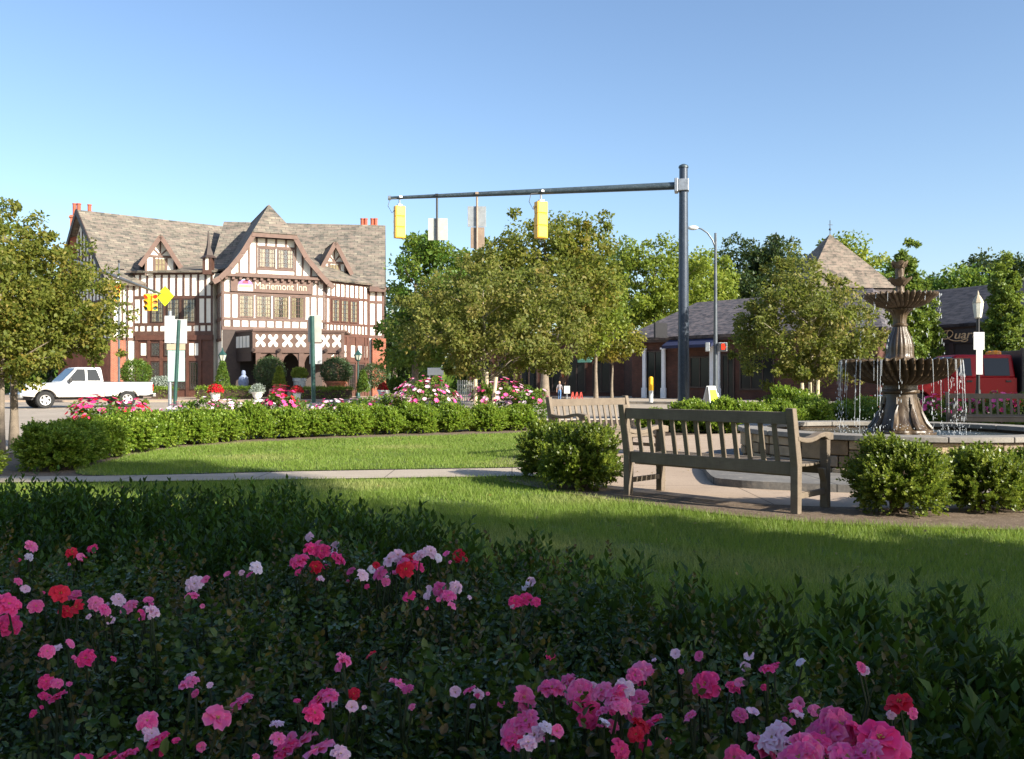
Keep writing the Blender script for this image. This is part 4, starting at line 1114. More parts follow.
tag(mb.build('falling_water', dropmat(), None, loc=FC), kind='stuff')
n = 520; p = np.stack([rng.uniform(-5, 5, n), rng.uniform(4.5, 19, n)], 1); p = p[inside(LAWN1, p) | inside(LAWN2, p) | inside(PLAZA, p)]
q = np.concatenate([p, np.full((len(p), 1), .05)], 1)
tag(leaf_mesh('fallen_leaves', q, np.array([0, 0, 1.]) + rng.normal(size=q.shape) * .35, unit(rng.normal(size=q.shape) * np.array([1, 1, .1])), rng.uniform(.02, .045, len(q)), leafmat('dry_leaf', (.16, .09, .03), (.30, .20, .06), (.40, .30, .08), .2), None, .6), kind='stuff')

# ------------------------------------------------------------------ metal, signals, signs
M['steel_blue'] = simple('dark_blue_steel', (.045, .06, .085), .38, .3, vary=.2, scale=9, dirt=(.20, .22, .25))
M['steel_arm'] = simple('arm_steel', (.06, .085, .10), .4, .3, vary=.3, scale=5, dirt=(.30, .32, .33))
M['galv'] = simple('galvanised', (.38, .40, .42), .45, .7)
M['yellow'] = simple('signal_yellow', (.85, .45, .015), .4, vary=.08)
M['lamp_steel'] = simple('lamp_steel', (.10, .115, .13), .45, .4)
M['black'] = simple('black_metal', (.02, .02, .022), .45)
M['green_post'] = simple('green_post', (.025, .075, .065), .4, .2)
M['sign_back'] = simple('sign_back', (.46, .47, .42), .5, vary=.1)
M['sign_grey'] = simple('sign_back_grey', (.34, .36, .37), .45, .3, vary=.2)
M['sign_brown'] = simple('sign_back_brown', (.30, .22, .16), .5, vary=.2)
M['sign_white'] = simple('sign_white', (.56, .57, .56), .5, vary=.06)
M['sign_mint'] = simple('sign_mint', (.40, .55, .50), .5, vary=.06)
M['sign_beige'] = simple('sign_beige', (.48, .40, .28), .5, vary=.08)
M['flyellow'] = simple('sign_yellow', (.66, .80, .02), .4, vary=.05)
def emis(name, c, s):
    m, nt, out = newmat(name); e = nt.nodes.new('ShaderNodeEmission'); e.inputs[0].default_value = (*c, 1); e.inputs[1].default_value = s
    nt.links.new(e.outputs[0], out.inputs[0]); return m
M['red_on'] = emis('lamp_red', (1, .05, .02), 1.1)
M['lens_amber'] = simple('lens_amber', (.22, .10, .01), .25); M['lens_green'] = simple('lens_green', (.01, .07, .05), .25); M['lens_red'] = simple('lens_red', (.2, .01, .01), .25)

def signal(label, loc, rz, lit=None, scale=1.0, hang=.22, two=False, faces=1):
    """three-section head; local -y is the lens side"""
    t = thing('traffic_signal', label, 'traffic light', loc, rz, 'yellow traffic signals')
    H = 1.05
    for q in range(faces):
        ox = (q - (faces - 1) / 2) * .40; ry = 0 if faces == 1 else (.5 if q else -.5)
        mt = Matrix.Rotation(ry, 3, 'Z')
        def L(p): return mt @ Vector(p) + Vector((ox, 0, 0))
        b = MB()
        for k in range(3):
            b.box(L((0, 0, -hang - H / 6 - k * H / 3)), (.34, .20, H / 3 - .012), ry)
            b.box(L((0, .105, -hang - H / 6 - k * H / 3)), (.29, .022, H / 3 - .05), ry)
        b.box(L((0, 0, -hang - H / 2)), (.30, .18, H), ry)
        b.build('housing', M['yellow'], t, bevel=.02)
        for k in range(3):
            zc = -hang - H / 6 - k * H / 3
            v = MB(); n = 14; V_ = []
            for i in range(n + 1):
                a = math.pi * (-.12 + 1.24 * i / n); c, s = math.cos(a) * .145, math.sin(a) * .145
                d = .05 + .17 * max(0, math.sin(a))
                V_ += [L((c, -.10, zc + s)), L((c, -.10 - d, zc + s - .02)), L((c * .93, -.10 - d, zc + s * .93 - .02)), L((c * .93, -.10, zc + s * .93))]
            fs = []
            for i in range(n):
                for e in range(4): fs.append((4 * i + e, 4 * i + (e + 1) % 4, 4 * i + 4 + (e + 1) % 4, 4 * i + 4 + e))
            v.add(V_, fs); v.build('visor', M['yellow'], t)
            d = MB(); pts = [L((.13 * math.cos(a), -.104, zc + .13 * math.sin(a))) for a in [2 * math.pi * i / 18 for i in range(18)]]
            d.prism(pts, mt @ Vector((0, -.015, 0)))
            d.build('lens', M['red_on'] if (lit and k == 0) else [M['lens_red'], M['lens_amber'], M['lens_green']][k], t)
    h = MB(); h.tube([(0, 0, .06), (0, 0, -hang)], .032, 8); h.box((0, 0, -hang + .02), (.14 if faces == 1 else .5, .14, .07)); h.box((0, 0, .07), (.10, .26, .05))
    h.build('hanger', M['galv'], t)
    t.scale = (scale,) * 3
    if not lit:
        w_ = MB(); w_.tube([(0.05, 0, .03), (.34, .02, -.03), (.40, .02, -.26), (.26, 0, -.46), (.1, .03, -.30)], .011, 5); w_.build('cable', M['black'], t)
    return t

# big mast arm of the plaza
PB = G(683.5, 27.0)
arm_l = Vector((X(390, 29.0), 29.0, Z(198, 29.0))); arm_r = Vector((PB.x, PB.y, Z(185.5, 27)))
ma = thing('signal_pole', 'tall dark steel signal pole with one long mast arm over the street', 'pole', PB)
mb = MB(); mb.tube([(0, 0, 0), (0, 0, .03)], .36, 20); mb.tube([(0, 0, .03), (0, 0, .5), (0, 0, Z(167, 27))], [.185, .178, .128], 20); mb.build('pole', M['steel_blue'], ma, smooth=True)
mb = MB(); mb.lathe([(.15, Z(168, 27)), (.155, Z(167, 27)), (.13, Z(165.5, 27)), (.05, Z(164.2, 27)), (.0001, Z(164, 27))], 16); mb.build('cap', M['steel_arm'], ma, smooth=True)
mb = MB(); a0 = arm_r - PB; a1 = arm_l - PB
mb.tube([a0, a0.lerp(a1, .55), a1], [.118, .088, .05], 14); mb.build('mast_arm', M['steel_arm'], ma, smooth=True)
mb = MB(); mb.tube([a1 + Vector((.03, 0, 0)), a1 - Vector((.06, 0, 0))], .075, 12); mb.build('end_cap', M['galv'], ma)
mb = MB(); dirn = (a1 - a0).normalized()
mb.beam(a0 + dirn * .16, a0 + dirn * .27, .36, .42); mb.beam(a0 - dirn * .16, a0 + dirn * .16, .34, .36); mb.build('bracket', M['galv'], ma, bevel=.02)
def on_arm(px):
    lo, hi = 0.0, 1.0
    for _ in range(40):
        m_ = (lo + hi) / 2; p = arm_r.lerp(arm_l, m_)
        if 512 + F * p.x / p.y > px: lo = m_
        else: hi = m_
    return arm_r.lerp(arm_l, lo)
p = on_arm(541); signal('yellow signal head under the middle of the long mast arm, seen from behind', p - Vector((0, 0, .08)), R(180 + 28), scale=1.1)
p = on_arm(399.5); signal('yellow signal head at the tip of the long mast arm beside the inn roof', p - Vector((0, 0, .06)), R(180 + 28))
def hung_sign(label, px, panels, postcol, y_end):
    p = on_arm(px); t = thing('hanging_sign', label, 'sign', p, 0, 'signs hung from the long mast arm')
    k = p.y / F
    o = MB(); o.tube([(0, -.0, .06), (0, 0, Z(y_end, p.y) - p.z)], .035, 8); o.box((0, 0, .02), (.10, .22, .07)); o.build('post', postcol, t)
    for x0, x1, y0, y1, m in panels:
        o = MB(); cx = (x0 + x1) / 2 - px
        o.box((cx * k, .05, Z((y0 + y1) / 2, p.y) - p.z), ((x1 - x0) * k, .012, (y1 - y0) * k)); o.build('panel', m, t, bevel=.003)
    return t
hung_sign('square pale sign panel on a dark post under the long mast arm, seen from behind', 437, [(428, 447.5, 218, 240, M['sign_back'])], M['black'], 240)
hung_sign('stacked grey and brown sign panels on a rusty post under the long mast arm', 477, [(467.5, 486, 206, 226.5, M['sign_grey']), (470.5, 484.5, 227, 248, M['sign_brown'])], M['sign_brown'], 250)

# the far mast arm at left and its signals
fa = G(-32, 29, -.08); tipp = P(160, 293.5, 46.5); rootp = Vector((fa.x, fa.y, Z(228, 29)))
ma2 = thing('signal_pole', 'steel signal pole behind the roadside tree with its arm reaching toward the inn', 'pole', fa)
mb = MB(); mb.tube([(0, 0, 0), (0, 0, Z(215, 29))], [.15, .11], 16); mb.build('pole', M['lamp_steel'], ma2, smooth=True)
mb = MB(); mb.tube([rootp - fa, (rootp.lerp(tipp, .5) - fa) + Vector((0, 0, .12)), tipp - fa], [.11, .09, .06], 12); mb.build('mast_arm', M['lamp_steel'], ma2, smooth=True)
def on2(px):
    lo, hi = 0.0, 1.0
    for _ in range(40):
        m_ = (lo + hi) / 2; p = rootp.lerp(tipp, m_)
        if 512 + F * p.x / p.y < px: lo = m_
        else: hi = m_
    return rootp.lerp(tipp, lo)
p = on2(117); signal('single lit red signal on the far mast arm near the roadside tree', p, R(35), lit=True, scale=.82)
p = on2(151); signal('double-faced lit red signal beside the yellow diamond sign', p, R(10), lit=True, faces=2, scale=.82)
p = P(165, 296, 46.6); t = thing('warning_sign', 'yellow diamond warning sign at the end of the far mast arm', 'sign', p)
mb = MB(); h = 10.3 / F * 46.6
def diamond(s, y, d): return [(0, y, s), (s * .86, y, 0), (0, y, -s), (-s * .86, y, 0)], d
pts, d = diamond(h, 0, .02); mb.prism(pts, (0, d, 0)); mb.build('plate', M['flyellow'], t)
mb = MB(); mb.tube([(0, .05, h * .4), (-.28, .05, .13)], .04, 8); mb.build('bracket', M['galv'], t)
# thin pole with a finial in front of the inn
pb = G(119, 50, .03); t = thing('utility_pole', 'thin dark pole with a cross-shaped top before the left end of the inn', 'pole', pb)
mb = MB(); mb.tube([(0, 0, 0), (0, 0, Z(263, 50) - .03)], [.07, .045], 10); mb.build('pole', M['lamp_steel'], t, smooth=True)
mb = MB(); mb.tube([(-.28, 0, Z(270, 50)), (.28, 0, Z(270, 50))], .03, 8); mb.build('cross_arm', M['black'], t)
mb = MB(); mb.sphere((0, 0, Z(262, 50)), .07); mb.build('finial', M['black'], t)

# back-to-back road signs on posts
def post_sign(label, px, D, ytop, base, postm, panels, lean=0, r=.05):
    b = G(px, D, base); t = thing('road_sign', label, 'sign', b)
    o = MB(); o.tube([(-lean, 0, 0), (lean, 0, Z(ytop, D) - base)], r, 10); o.build('post', postm, t, smooth=True)
    for x0, x1, y0, y1, m, dy in panels:
        o = MB(); k = D / F
        o.box((((x0 + x1) / 2 - px) * k, dy, Z((y0 + y1) / 2, D) - base), ((x1 - x0) * k, .014, (y1 - y0) * k)); o.build('panel', m, t, bevel=.004)
    return t
post_sign('white and pale green sign panels on a grey post left of the green post', 170, 27, 311, -.0, M['galv'],
    [(165.5, 175.5, 316, 343, M['sign_white'], -.07), (167, 187.5, 319.5, 343.5, M['sign_white'], -.05), (167.5, 186, 344, 350, M['sign_beige'], -.06), (168.5, 185.5, 350.5, 381.5, M['sign_mint'], -.055)], r=.055)
post_sign('slightly leaning bare dark green sign post in front of the white sign panels', 176.5, 25.5, 320, 0, M['green_post'], [], lean=.07, r=.05)
t = post_sign('dark green post with pale sign panels in front of the inn porch', 313, 26.5, 316, 0, M['green_post'],
    [(307.5, 321, 315, 342, M['sign_back'], .07), (309, 321.5, 343.5, 364, M['sign_white'], .07)], lean=-.03, r=.065)
mb = MB(); mb.lathe([(.17, 0), (.17, .25), (.12, .42), (.07, .5)], 14); mb.build('base', M['galv'], t)

# street lamp and walk signal on one pole
sp = G(715.5, 44, .0); t = thing('street_lamp', 'tall thin street lamp with a curved arm and white head beside the steel signal pole', 'street lamp', sp)
mb = MB(); mb.tube([(0, 0, -.08), (0, 0, Z(233, 44))], [.13, .06], 12); mb.build('pole', M['lamp_steel'], t, smooth=True)
k = 44 / F
mb = MB(); mb.tube([(0, 0, Z(248, 44)), (-3 * k, 0, Z(240, 44)), (-8 * k, 0, Z(233, 44)), (-14 * k, 0, Z(229, 44)), (-19 * k, 0, Z(227.6, 44))], [.045, .04, .04, .035, .03], 8); mb.build('arm', M['lamp_steel'], t, smooth=True)
mb = MB(); mb.sphere((-22.5 * k, 0, Z(227.8, 44)), .28, 12, 8, (1.0, .45, .42)); mb.build('lamp_head', M['sign_white'], t, smooth=True)
mb = MB(); mb.lathe([(.24, -.08), (.24, .2), (.16, .5), (.13, .55)], 12); mb.build('base', M['sign_white'], t)
ps = thing('walk_signal', 'pedestrian signal with a lit red hand on the street lamp pole', 'pedestrian signal', P(722.5, 347, 43.8))
mb = MB(); mb.box((0, 0, 0), (.42, .2, .44)); mb.build('housing', M['galv'], ps, bevel=.02)
mb = MB(); mb.box((0, -.115, .0), (.36, .03, .38)); mb.build('screen', M['black'], ps)
mb = MB(); mb.box((.0, -.142, -.06), (.17, .012, .14))
for q in range(4): mb.box((-.066 + q * .044, -.142, .07 + (.02 if q in (1, 2) else 0)), (.034, .012, .15))
mb.beam((.085, -.142, -.07), (.14, -.142, .03), .012, .04, up=(0, 1, 0)); mb.build('red_hand', M['red_on'], ps)
ps2 = thing('walk_signal', 'pedestrian signal turned sideways on the street lamp pole', 'pedestrian signal', P(707.5, 347, 43.9), R(80))
mb = MB(); mb.box((0, 0, 0), (.42, .2, .44)); mb.build('housing', M['galv'], ps2, bevel=.02)
mb = MB(); mb.box((0, -.115, 0), (.36, .03, .38)); mb.build('screen', M['black'], ps2)
# globe street lamp at right with a white notice
lp = G(978, 25.5); t = thing('globe_lamp', 'street lamp with a pale acorn lantern and white notice panels by the red truck', 'street lamp', lp)
mb = MB(); mb.tube([(0, 0, 0), (0, 0, Z(318, 25.5))], [.055, .045], 12); mb.lathe([(.2, 0), (.2, .15), (.1, .5), (.07, .9)], 14); mb.build('pole', M['black'], t, smooth=True)
def lz(y): return Z(y, 25.5)
k = 25.5 / F
mb = MB(); mb.lathe([(2 * k, lz(318.5)), (3.4 * k, lz(317.5)), (4.7 * k, lz(309)), (5.2 * k, lz(303.5)), (4.6 * k, lz(302.5))], 8); mb.build('lantern', simple('frosted_glass', (.75, .74, .62), .4, vary=.05), t)
mb = MB(); mb.lathe([(5.6 * k, lz(303)), (4.4 * k, lz(300)), (2.2 * k, lz(296)), (1.2 * k, lz(295)), (.9 * k, lz(293)), (.001, lz(290))], 8); mb.build('lantern_cap', M['sign_beige'], t)
mb = MB(); mb.box((-.5 * k, -.08, lz(341)), (10.8 * k, .015, 17.5 * k)); mb.build('notice_panel', M['sign_white'], t)
mb = MB(); mb.box((0, -.075, lz(362)), (6.4 * k, .015, 25 * k)); mb.build('notice_panel', M['sign_white'], t)
mb = MB()
for q in range(4): mb.box((-.5 * k, -.09, lz(336.5 + 3.2 * q)), (7.5 * k, .004, .6 * k))
mb.build('lettering_lines', M['sign_grey'], t)

# folding sign, posts and small things across the street
t = thing('folding_sign', 'white folding pavement sign with a yellow-green face near the street lamp base', 'sign', G(711, 37, -.075), R(35))
mb = MB(); mb.prism([(-.33, -.30, 0), (.33, -.30, 0), (.22, -.05, 1.02), (-.22, -.05, 1.02)], (0, .03, .0)); mb.prism([(-.33, .27, 0), (.33, .27, 0), (.22, .03, 1.02), (-.22, .03, 1.02)], (0, .03, 0)); mb.build('panel', M['sign_white'], t, bevel=.01)
mb = MB(); mb.prism([(-.25, -.292, .15), (.25, -.292, .15), (.18, -.09, .86), (-.18, -.09, .86)], (0, -.012, 0)); mb.build('face', M['flyellow'], t)
t = thing('marker_post', 'white post with a yellow top before the brick shop door', 'post', G(651, 46.5, .03))
mb = MB(); mb.tube([(0, 0, 0), (0, 0, .62)], .11, 12); mb.build('post', M['sign_white'], t)
mb = MB(); mb.tube([(0, 0, .62), (0, 0, 1.28)], .115, 12); mb.sphere((0, 0, 1.28), .115, sc=(1, 1, .7)); mb.build('band', M['yellow'], t, smooth=True)
M['red_paint'] = simple('red_paint', (.40, .03, .015), .5)
t = thing('pavement_board', 'low red lettered board on the pavement behind the sunlit bench', 'sign', G(576, 50, .03), R(15))
mb = MB()
for q in range(3): mb.prism([(-.36 + q * .25, -.05, 0), (-.28 + q * .25, -.05, 0), (-.17 + q * .25, -.05, .5), (-.25 + q * .25, -.05, .5)], (0, .05, 0)); mb.beam((-.2 + q * .25, -.03, .5), (-.1 + q * .25, -.03, 0), .06, .05)
mb.box((0, -.025, .03), (.8, .10, .06)); mb.build('board', M['red_paint'], t)
t = thing('notice_board', 'small pale notice board behind the two walkers', 'sign', G(567, 51, .03))
mb = MB(); mb.box((0, 0, .62), (.34, .05, .44)); mb.build('panel', M['sign_white'], t); mb = MB(); mb.tube([(0, .05, 0), (0, .05, .7)], .025, 8); mb.build('post', M['galv'], t)
t = thing('billboard', 'white board standing behind the left pink rose mound', 'sign', G(435.5, 45, -.05))
mb = MB(); mb.box((0, 0, Z(370.5, 45)), (16 * 45 / F, .08, 7.5 * 45 / F)); mb.build('panel', M['sign_white'], t, bevel=.02)
for x in (-.3, .3): mb = MB(); mb.tube([(x, .07, 0), (x, .07, 1.6)], .04, 8); mb.build('post', M['galv'], t)
# pale picket fence behind the mounds
t = thing('picket_fence', 'low pale picket fence behind the staked plaza tree', 'fence', G(466, 48, -.05))
mb = MB(); k = 48 / F
for q in range(9): mb.beam(((-8 + 2.2 * q) * k, 0, 0), ((-8 + 2.2 * q) * k, 0, 1.25), .06, .03, up=(0, 1, 0))
mb.beam((-9 * k, .04, .35), (11 * k, .04, .35), .03, .07); mb.beam((-9 * k, .04, 1.0), (11 * k, .04, 1.0), .03, .07); mb.build('pickets', M['sign_back'], t)
# ------------------------------------------------------------------ vehicles
def paint(name, c, rough=.28):
    m, nt, out = newmat(name)
    n1 = noise(nt, coords(nt, 'Object'), 2.0, 5); n2 = noise(nt, coords(nt, 'Object'), 30, 3)
    col = mixc(nt, .25, c, ramp(nt, n1, [(.3, tuple(x * .75 for x in c)), (.7, tuple(min(1, x * 1.1) for x in c))]))
    b = pbsdf(nt, out, col, ramp(nt, n2, [(.3, (rough,) * 3), (.8, (rough * 1.6,) * 3)]), 0, None, .3)
    b.inputs['Coat Weight'].default_value = .08; b.inputs['Coat Roughness'].default_value = .08
    return m
M['white_paint'] = paint('white_car_paint', (.80, .80, .79)); M['red_car'] = paint('red_car_paint', (.36, .004, .010), .4)
M['tan_trim'] = paint('tan_trim', (.46, .42, .36), .5)
M['rubber'] = simple('rubber', (.018, .018, .018), .85); M['chrome'] = simple('chrome', (.55, .56, .58), .22, .9, vary=.1)
M['alloy'] = simple('alloy', (.55, .55, .55), .35, .6, vary=.1); M['lens_clear'] = simple('headlamp', (.55, .55, .5), .15); M['amber'] = simple('amber_lens', (.85, .28, .01), .25)
def wheel(parent, x, y, r=.385, w=.26, spokes=5):
    s = 1 if y > 0 else -1
    o = MB()
    prof = [(r * .60, -w / 2), (r * .93, -w / 2), (r, -w * .36), (r, w * .36), (r * .93, w / 2), (r * .60, w / 2), (r * .60, -w / 2)]
    o.lathe(prof, 28, cap=False)
    T = Matrix.Rotation(R(90), 4, 'X')
    tyre = o.build('wheel', M['rubber'], parent, smooth=True); tyre.matrix_local = Matrix.Translation((x, y, r)) @ T
    o = MB(); z = -s * w * .34
    o.lathe([(r * .61, -w * .48), (r * .61, w * .48)], 24, cap=False)
    o.lathe([(.001, z), (r * .17, z), (r * .19, z * .8)], 16)
    for k in range(spokes):
        a = 2 * math.pi * k / spokes; c, q = math.cos(a), math.sin(a)
        o.beam((c * r * .1, q * r * .1, z * .9), (c * r * .6, q * r * .6, z * 1.1), r * .26, .03, up=(0, 0, 1))
    o.lathe([(r * .50, z * 1.2), (r * .62, z * 1.25), (r * .62, z * .9)], 28, cap=False)
    o.build('rim', M['alloy'], tyre, smooth=False)
    o = MB(); o.lathe([(.001, z * .1), (r * .58, z * .1)], 20, cap=False); o.build('brake', M['black'], tyre)
def arch(xc, r, z0, n=12, zc=.385):
    a0 = math.asin(max(-1, min(1, (z0 - zc) / r)))
    return [(xc + r * math.cos(math.pi - a0 - (math.pi - 2 * a0) * i / n), zc + r * math.sin(math.pi - a0 - (math.pi - 2 * a0) * i / n)) for i in range(n + 1)]
def side(poly, y0, y1): return [Vector((x, y0, z)) for x, z in poly], (0, y1 - y0, 0)

def greenhouse(o, base, roof, y0, y1, zb, zr, mi=0):
    """tapered cab: base=(x_rear,x_front) at belt, roof=(x_rear,x_front) at the top"""
    V_ = []
    for (xa, xb), y, z in ((base, y0, zb), (roof, y1, zr)):
        V_ += [(xa, -y, z), (xb, -y, z), (xb, y, z), (xa, y, z)]
    o.add(V_, [(3, 2, 1, 0), (4, 5, 6, 7), (0, 1, 5, 4), (1, 2, 6, 5), (2, 3, 7, 6), (3, 0, 4, 7)], mi)
def gl(parent, name, pts, d, mat): o = MB(); o.prism(pts, d); return o.build(name, mat, parent, bevel=.006)

# white pickup: local +x = forward, front axle at x=0
fwd = Vector((-2.56, -2.25, 0)).normalized()
truck = thing('pickup_truck', 'white extended-cab pickup truck parked on the road before the inn', 'pickup truck', (-21.45, 40.3, -.08), math.atan2(fwd.y, fwd.x))
W_ = .96; zs = .52
o = MB()
body = [(.92, .56), (.93, .88), (.88, 1.02), (.55, 1.09), (-.72, 1.15), (-.80, 1.17), (-2.52, 1.17), (-2.52, zs)] + [(-.50, zs)]
low = arch(0, .47, zs)[::-1]
body = [(.92, .56), (.93, .90), (.86, 1.02), (.5, 1.09), (-.72, 1.16), (-2.50, 1.17), (-2.50, zs)] + arch(0, .47, zs)
o.prism(*side(body, -W_, W_)); o.build('body', M['white_paint'], truck, bevel=.045, smooth=True)
o = MB()
for s in (-1, 1):
    bed = [(-2.54, zs), (-2.54, 1.17), (-4.68, 1.17), (-4.68, .60), (-4.4, .55)] + arch(-3.53, .47, .55)[:] 
    o.prism(*side(bed, s * W_, s * (W_ - .10)))
o.box((-3.6, 0, .72), (2.12, 1.7, .06)); o.box((-2.58, 0, .88), (.06, 1.72, .56))
o.build('bed', M['white_paint'], truck, bevel=.02)
o = MB(); o.box((-4.70, 0, .88), (.06, 1.7, .56)); o.build('tailgate', M['white_paint'], truck, bevel=.015)
o = MB()
for s in (-1, 1): o.beam((-2.5, s * .93, 1.19), (-4.7, s * .93, 1.19), .08, .03)
o.build('bed_rail', M['black'], truck)
o = MB(); greenhouse(o, (-2.50, -.66), (-2.42, -1.36), .90, .73, 1.165, 1.86); o.build('cab', M['white_paint'], truck, bevel=.07, smooth=True)
for s in (-1, 1):
    def q(x, z): f = (z - 1.165) / (1.86 - 1.165); return Vector((x, s * (.90 - .17 * f + .003), z))
    for pts in ([(-.90, 1.23), (-1.37, 1.78), (-1.70, 1.78), (-1.70, 1.23)], [(-1.79, 1.24), (-1.79, 1.77), (-2.20, 1.77), (-2.36, 1.28), (-2.34, 1.24)]):
        gl(truck, 'side_window', [q(*p) for p in pts], (0, s * .012, 0), M['glass_car'])
    o = MB(); o.box((-1.0, s * 1.06, 1.26), (.14, .2, .2)); o.build('mirror', M['black'], truck, bevel=.03)
    o = MB(); o.box((-1.62, s * (W_ + .012), 1.05), (.16, .03, .04)); o.build('door_handle', M['black'], truck, bevel=.008)
    o = MB(); o.box((-.74, s * (W_ + .001), .84), (.012, .006, .6)); o.box((-1.80, s * (W_ + .001), .84), (.012, .006, .6)); o.build('door_gap', M['black'], truck)
    o = MB(); o.prism(*side([(-.52, zs - .02), (-2.5, zs - .02), (-2.5, zs + .11), (-.50, zs + .11)], s * (W_ - .02), s * (W_ + .015)))
    o.prism(*side([(-4.05, zs + .05), (-4.68, zs + .09), (-4.68, zs + .19), (-4.03, zs + .16)], s * (W_ - .02), s * (W_ + .015)))
    o.build('lower_trim', M['tan_trim'], truck, bevel=.01)
    a = arch(0, .47, zs); a2 = arch(0, .53, zs)
    for xc in (0, -3.53):
        o = MB(); a = arch(xc, .47, zs); a2 = arch(xc, .54, zs); o.prism(*side(a + a2[::-1], s * (W_ - .05), s * (W_ + .03))); o.build('wheel_arch', M['tan_trim'], truck, bevel=.01)
    o = MB(); o.box((.90, s * .74, .88), (.09, .36, .17)); o.build('headlight', M['lens_clear'], truck, bevel=.03)
    o = MB(); o.box((.84, s * .93, .86), (.10, .08, .15)); o.build('turn_light', M['amber'], truck, bevel=.02)
    o = MB(); o.box((-4.70, s * .90, .92), (.07, .12, .32)); o.build('tail_light', simple('tail_lens', (.5, .02, .02), .25), truck, bevel=.015)
    for xc in (0, -3.53): wheel(truck, xc, s * .84)
gl(truck, 'windscreen', [Vector((-.755 + .012, -.82, 1.22)), Vector((-.755 + .012, .82, 1.22)), Vector((-1.30 + .012, .68, 1.80)), Vector((-1.30 + .012, -.68, 1.80))], (.02, 0, .016), M['glass_car'])
gl(truck, 'rear_window', [Vector((-2.495, -.62, 1.26)), Vector((-2.495, .62, 1.26)), Vector((-2.435, .55, 1.74)), Vector((-2.435, -.55, 1.74))], (-.02, 0, 0), M['glass_car'])
o = MB(); o.box((.93, 0, .86), (.07, 1.04, .26)); o.build('grille', M['chrome'], truck, bevel=.02)
o = MB()
for q_ in range(3): o.box((.965, 0, .79 + q_ * .07), (.02, .98, .035))
o.build('grille_slots', M['black'], truck)
o = MB(); o.box((.97, 0, .58), (.18, 1.9, .24)); o.build('front_bumper', M['chrome'], truck, bevel=.05)
o = MB(); o.box((-4.80, 0, .56), (.16, 1.84, .18)); o.build('rear_bumper', M['chrome'], truck, bevel=.03)
o = MB(); o.box((-1.8, 0, .48), (5.2, 1.0, .2)); o.box((0, 0, .385), (.12, 1.5, .12)); o.box((-3.53, 0, .385), (.14, 1.5, .14)); o.build('chassis', M['black'], truck)

# red crew-cab truck with a stake body and beacon; local +x forward (to the left in the photo)
rx, rD = X(953, 30), 30
rt = thing('dump_truck', 'dark red crew-cab truck with an amber beacon and black dump body behind the rose bushes', 'truck', (rx, rD, -.08), R(180 - 4))
zb, zr = 1.33, 2.10
Lc = lambda px: (962 - px) / F * 30
o = MB()
body = [(2.05, .62), (2.07, 1.10), (1.95, 1.20), (.78, 1.33), (-1.62, 1.34), (-1.62, .55)] + arch(1.55, .52, .58, zc=.42)
o.prism(*side(body, -.98, .98)); o.build('body', M['red_car'], rt, bevel=.05, smooth=True)
o = MB(); greenhouse(o, (-1.62, .78), (-1.56, .24), .93, .79, zb - .01, zr); o.build('cab', M['red_car'], rt, bevel=.07, smooth=True)
for s in (-1, 1):
    def q(x, z): f = (z - zb) / (zr - zb); return Vector((x, s * (.93 - .14 * f + .003), z))
    gl(rt, 'side_window', [q(.56, 1.40), q(.20, 1.98), q(-.22, 1.98), q(-.22, 1.40)], (0, s * .012, 0), M['glass_car'])
    gl(rt, 'side_window', [q(-.62, 1.40), q(-.62, 1.98), q(-1.42, 1.98), q(-1.42, 1.40)], (0, s * .012, 0), M['glass_car'])
    o = MB(); o.box((.42, s * 1.12, 1.46), (.12, .26, .22)); o.build('mirror', M['red_car'], rt, bevel=.03)
    for xx in (-.12, -1.35): o = MB(); o.box((xx, s * .992, 1.22), (.17, .03, .06)); o.build('door_handle', M['black'], rt, bevel=.008)
    o = MB(); o.box((-.42, s * .981, .98), (.012, .006, .72)); o.box((.7, s * .981, .98), (.012, .006, .72)); o.build('door_gap', M['black'], rt)
    o = MB(); o.box((2.0, s * .8, 1.0), (.1, .3, .2)); o.build('headlight', M['lens_clear'], rt, bevel=.03)
    wheel(rt, 1.55, s * .86, .42, .28); wheel(rt, -2.55, s * .86, .42, .28)
gl(rt, 'windscreen', [Vector((.735, -.85, 1.40)), Vector((.735, .85, 1.40)), Vector((.31, .74, 2.02)), Vector((.31, -.74, 2.02))], (.02, 0, .012), M['glass_car'])
o = MB(); o.box((2.08, 0, .62), (.16, 1.96, .26)); o.build('front_bumper', M['chrome'], rt, bevel=.04)
o = MB(); o.box((2.06, 0, .98), (.06, 1.2, .3)); o.build('grille', M['black'], rt, bevel=.02)
o = MB(); o.box((-1.0, 0, .52), (6.0, .9, .2)); o.box((1.55, 0, .42), (.12, 1.5, .12)); o.box((-2.55, 0, .42), (.14, 1.5, .14)); o.build('chassis', M['black'], rt)
o = MB()
x0, x1 = -1.78, -4.6
for s in (-1, 1):
    o.box(((x0 + x1) / 2, s * 1.05, 1.42), (x0 - x1, .05, 1.1))
    for xx in np.linspace(x0, x1, 5): o.box((xx, s * 1.09, 1.42), (.09, .06, 1.16))
    o.box(((x0 + x1) / 2, s * 1.085, 2.0), (x0 - x1, .07, .09)); o.box(((x0 + x1) / 2, s * 1.085, .9), (x0 - x1, .07, .1))
o.box((x0, 0, 1.55), (.06, 2.14, 1.38)); o.box((x1, 0, 1.42), (.06, 2.14, 1.1)); o.box(((x0 + x1) / 2, 0, .86), (x0 - x1, 2.1, .08))
o.box((x0 + .02, -1.05, 1.5), (.10, .12, 1.6)); o.box((x0 + .02, 1.05, 1.5), (.10, .12, 1.6))
o.build('dump_body', M['black'], rt, bevel=.01)
o = MB(); o.box((-2.05, 1.125, 1.35), (.30, .012, .10)); o.build('reflector_plate', M['sign_grey'], rt)
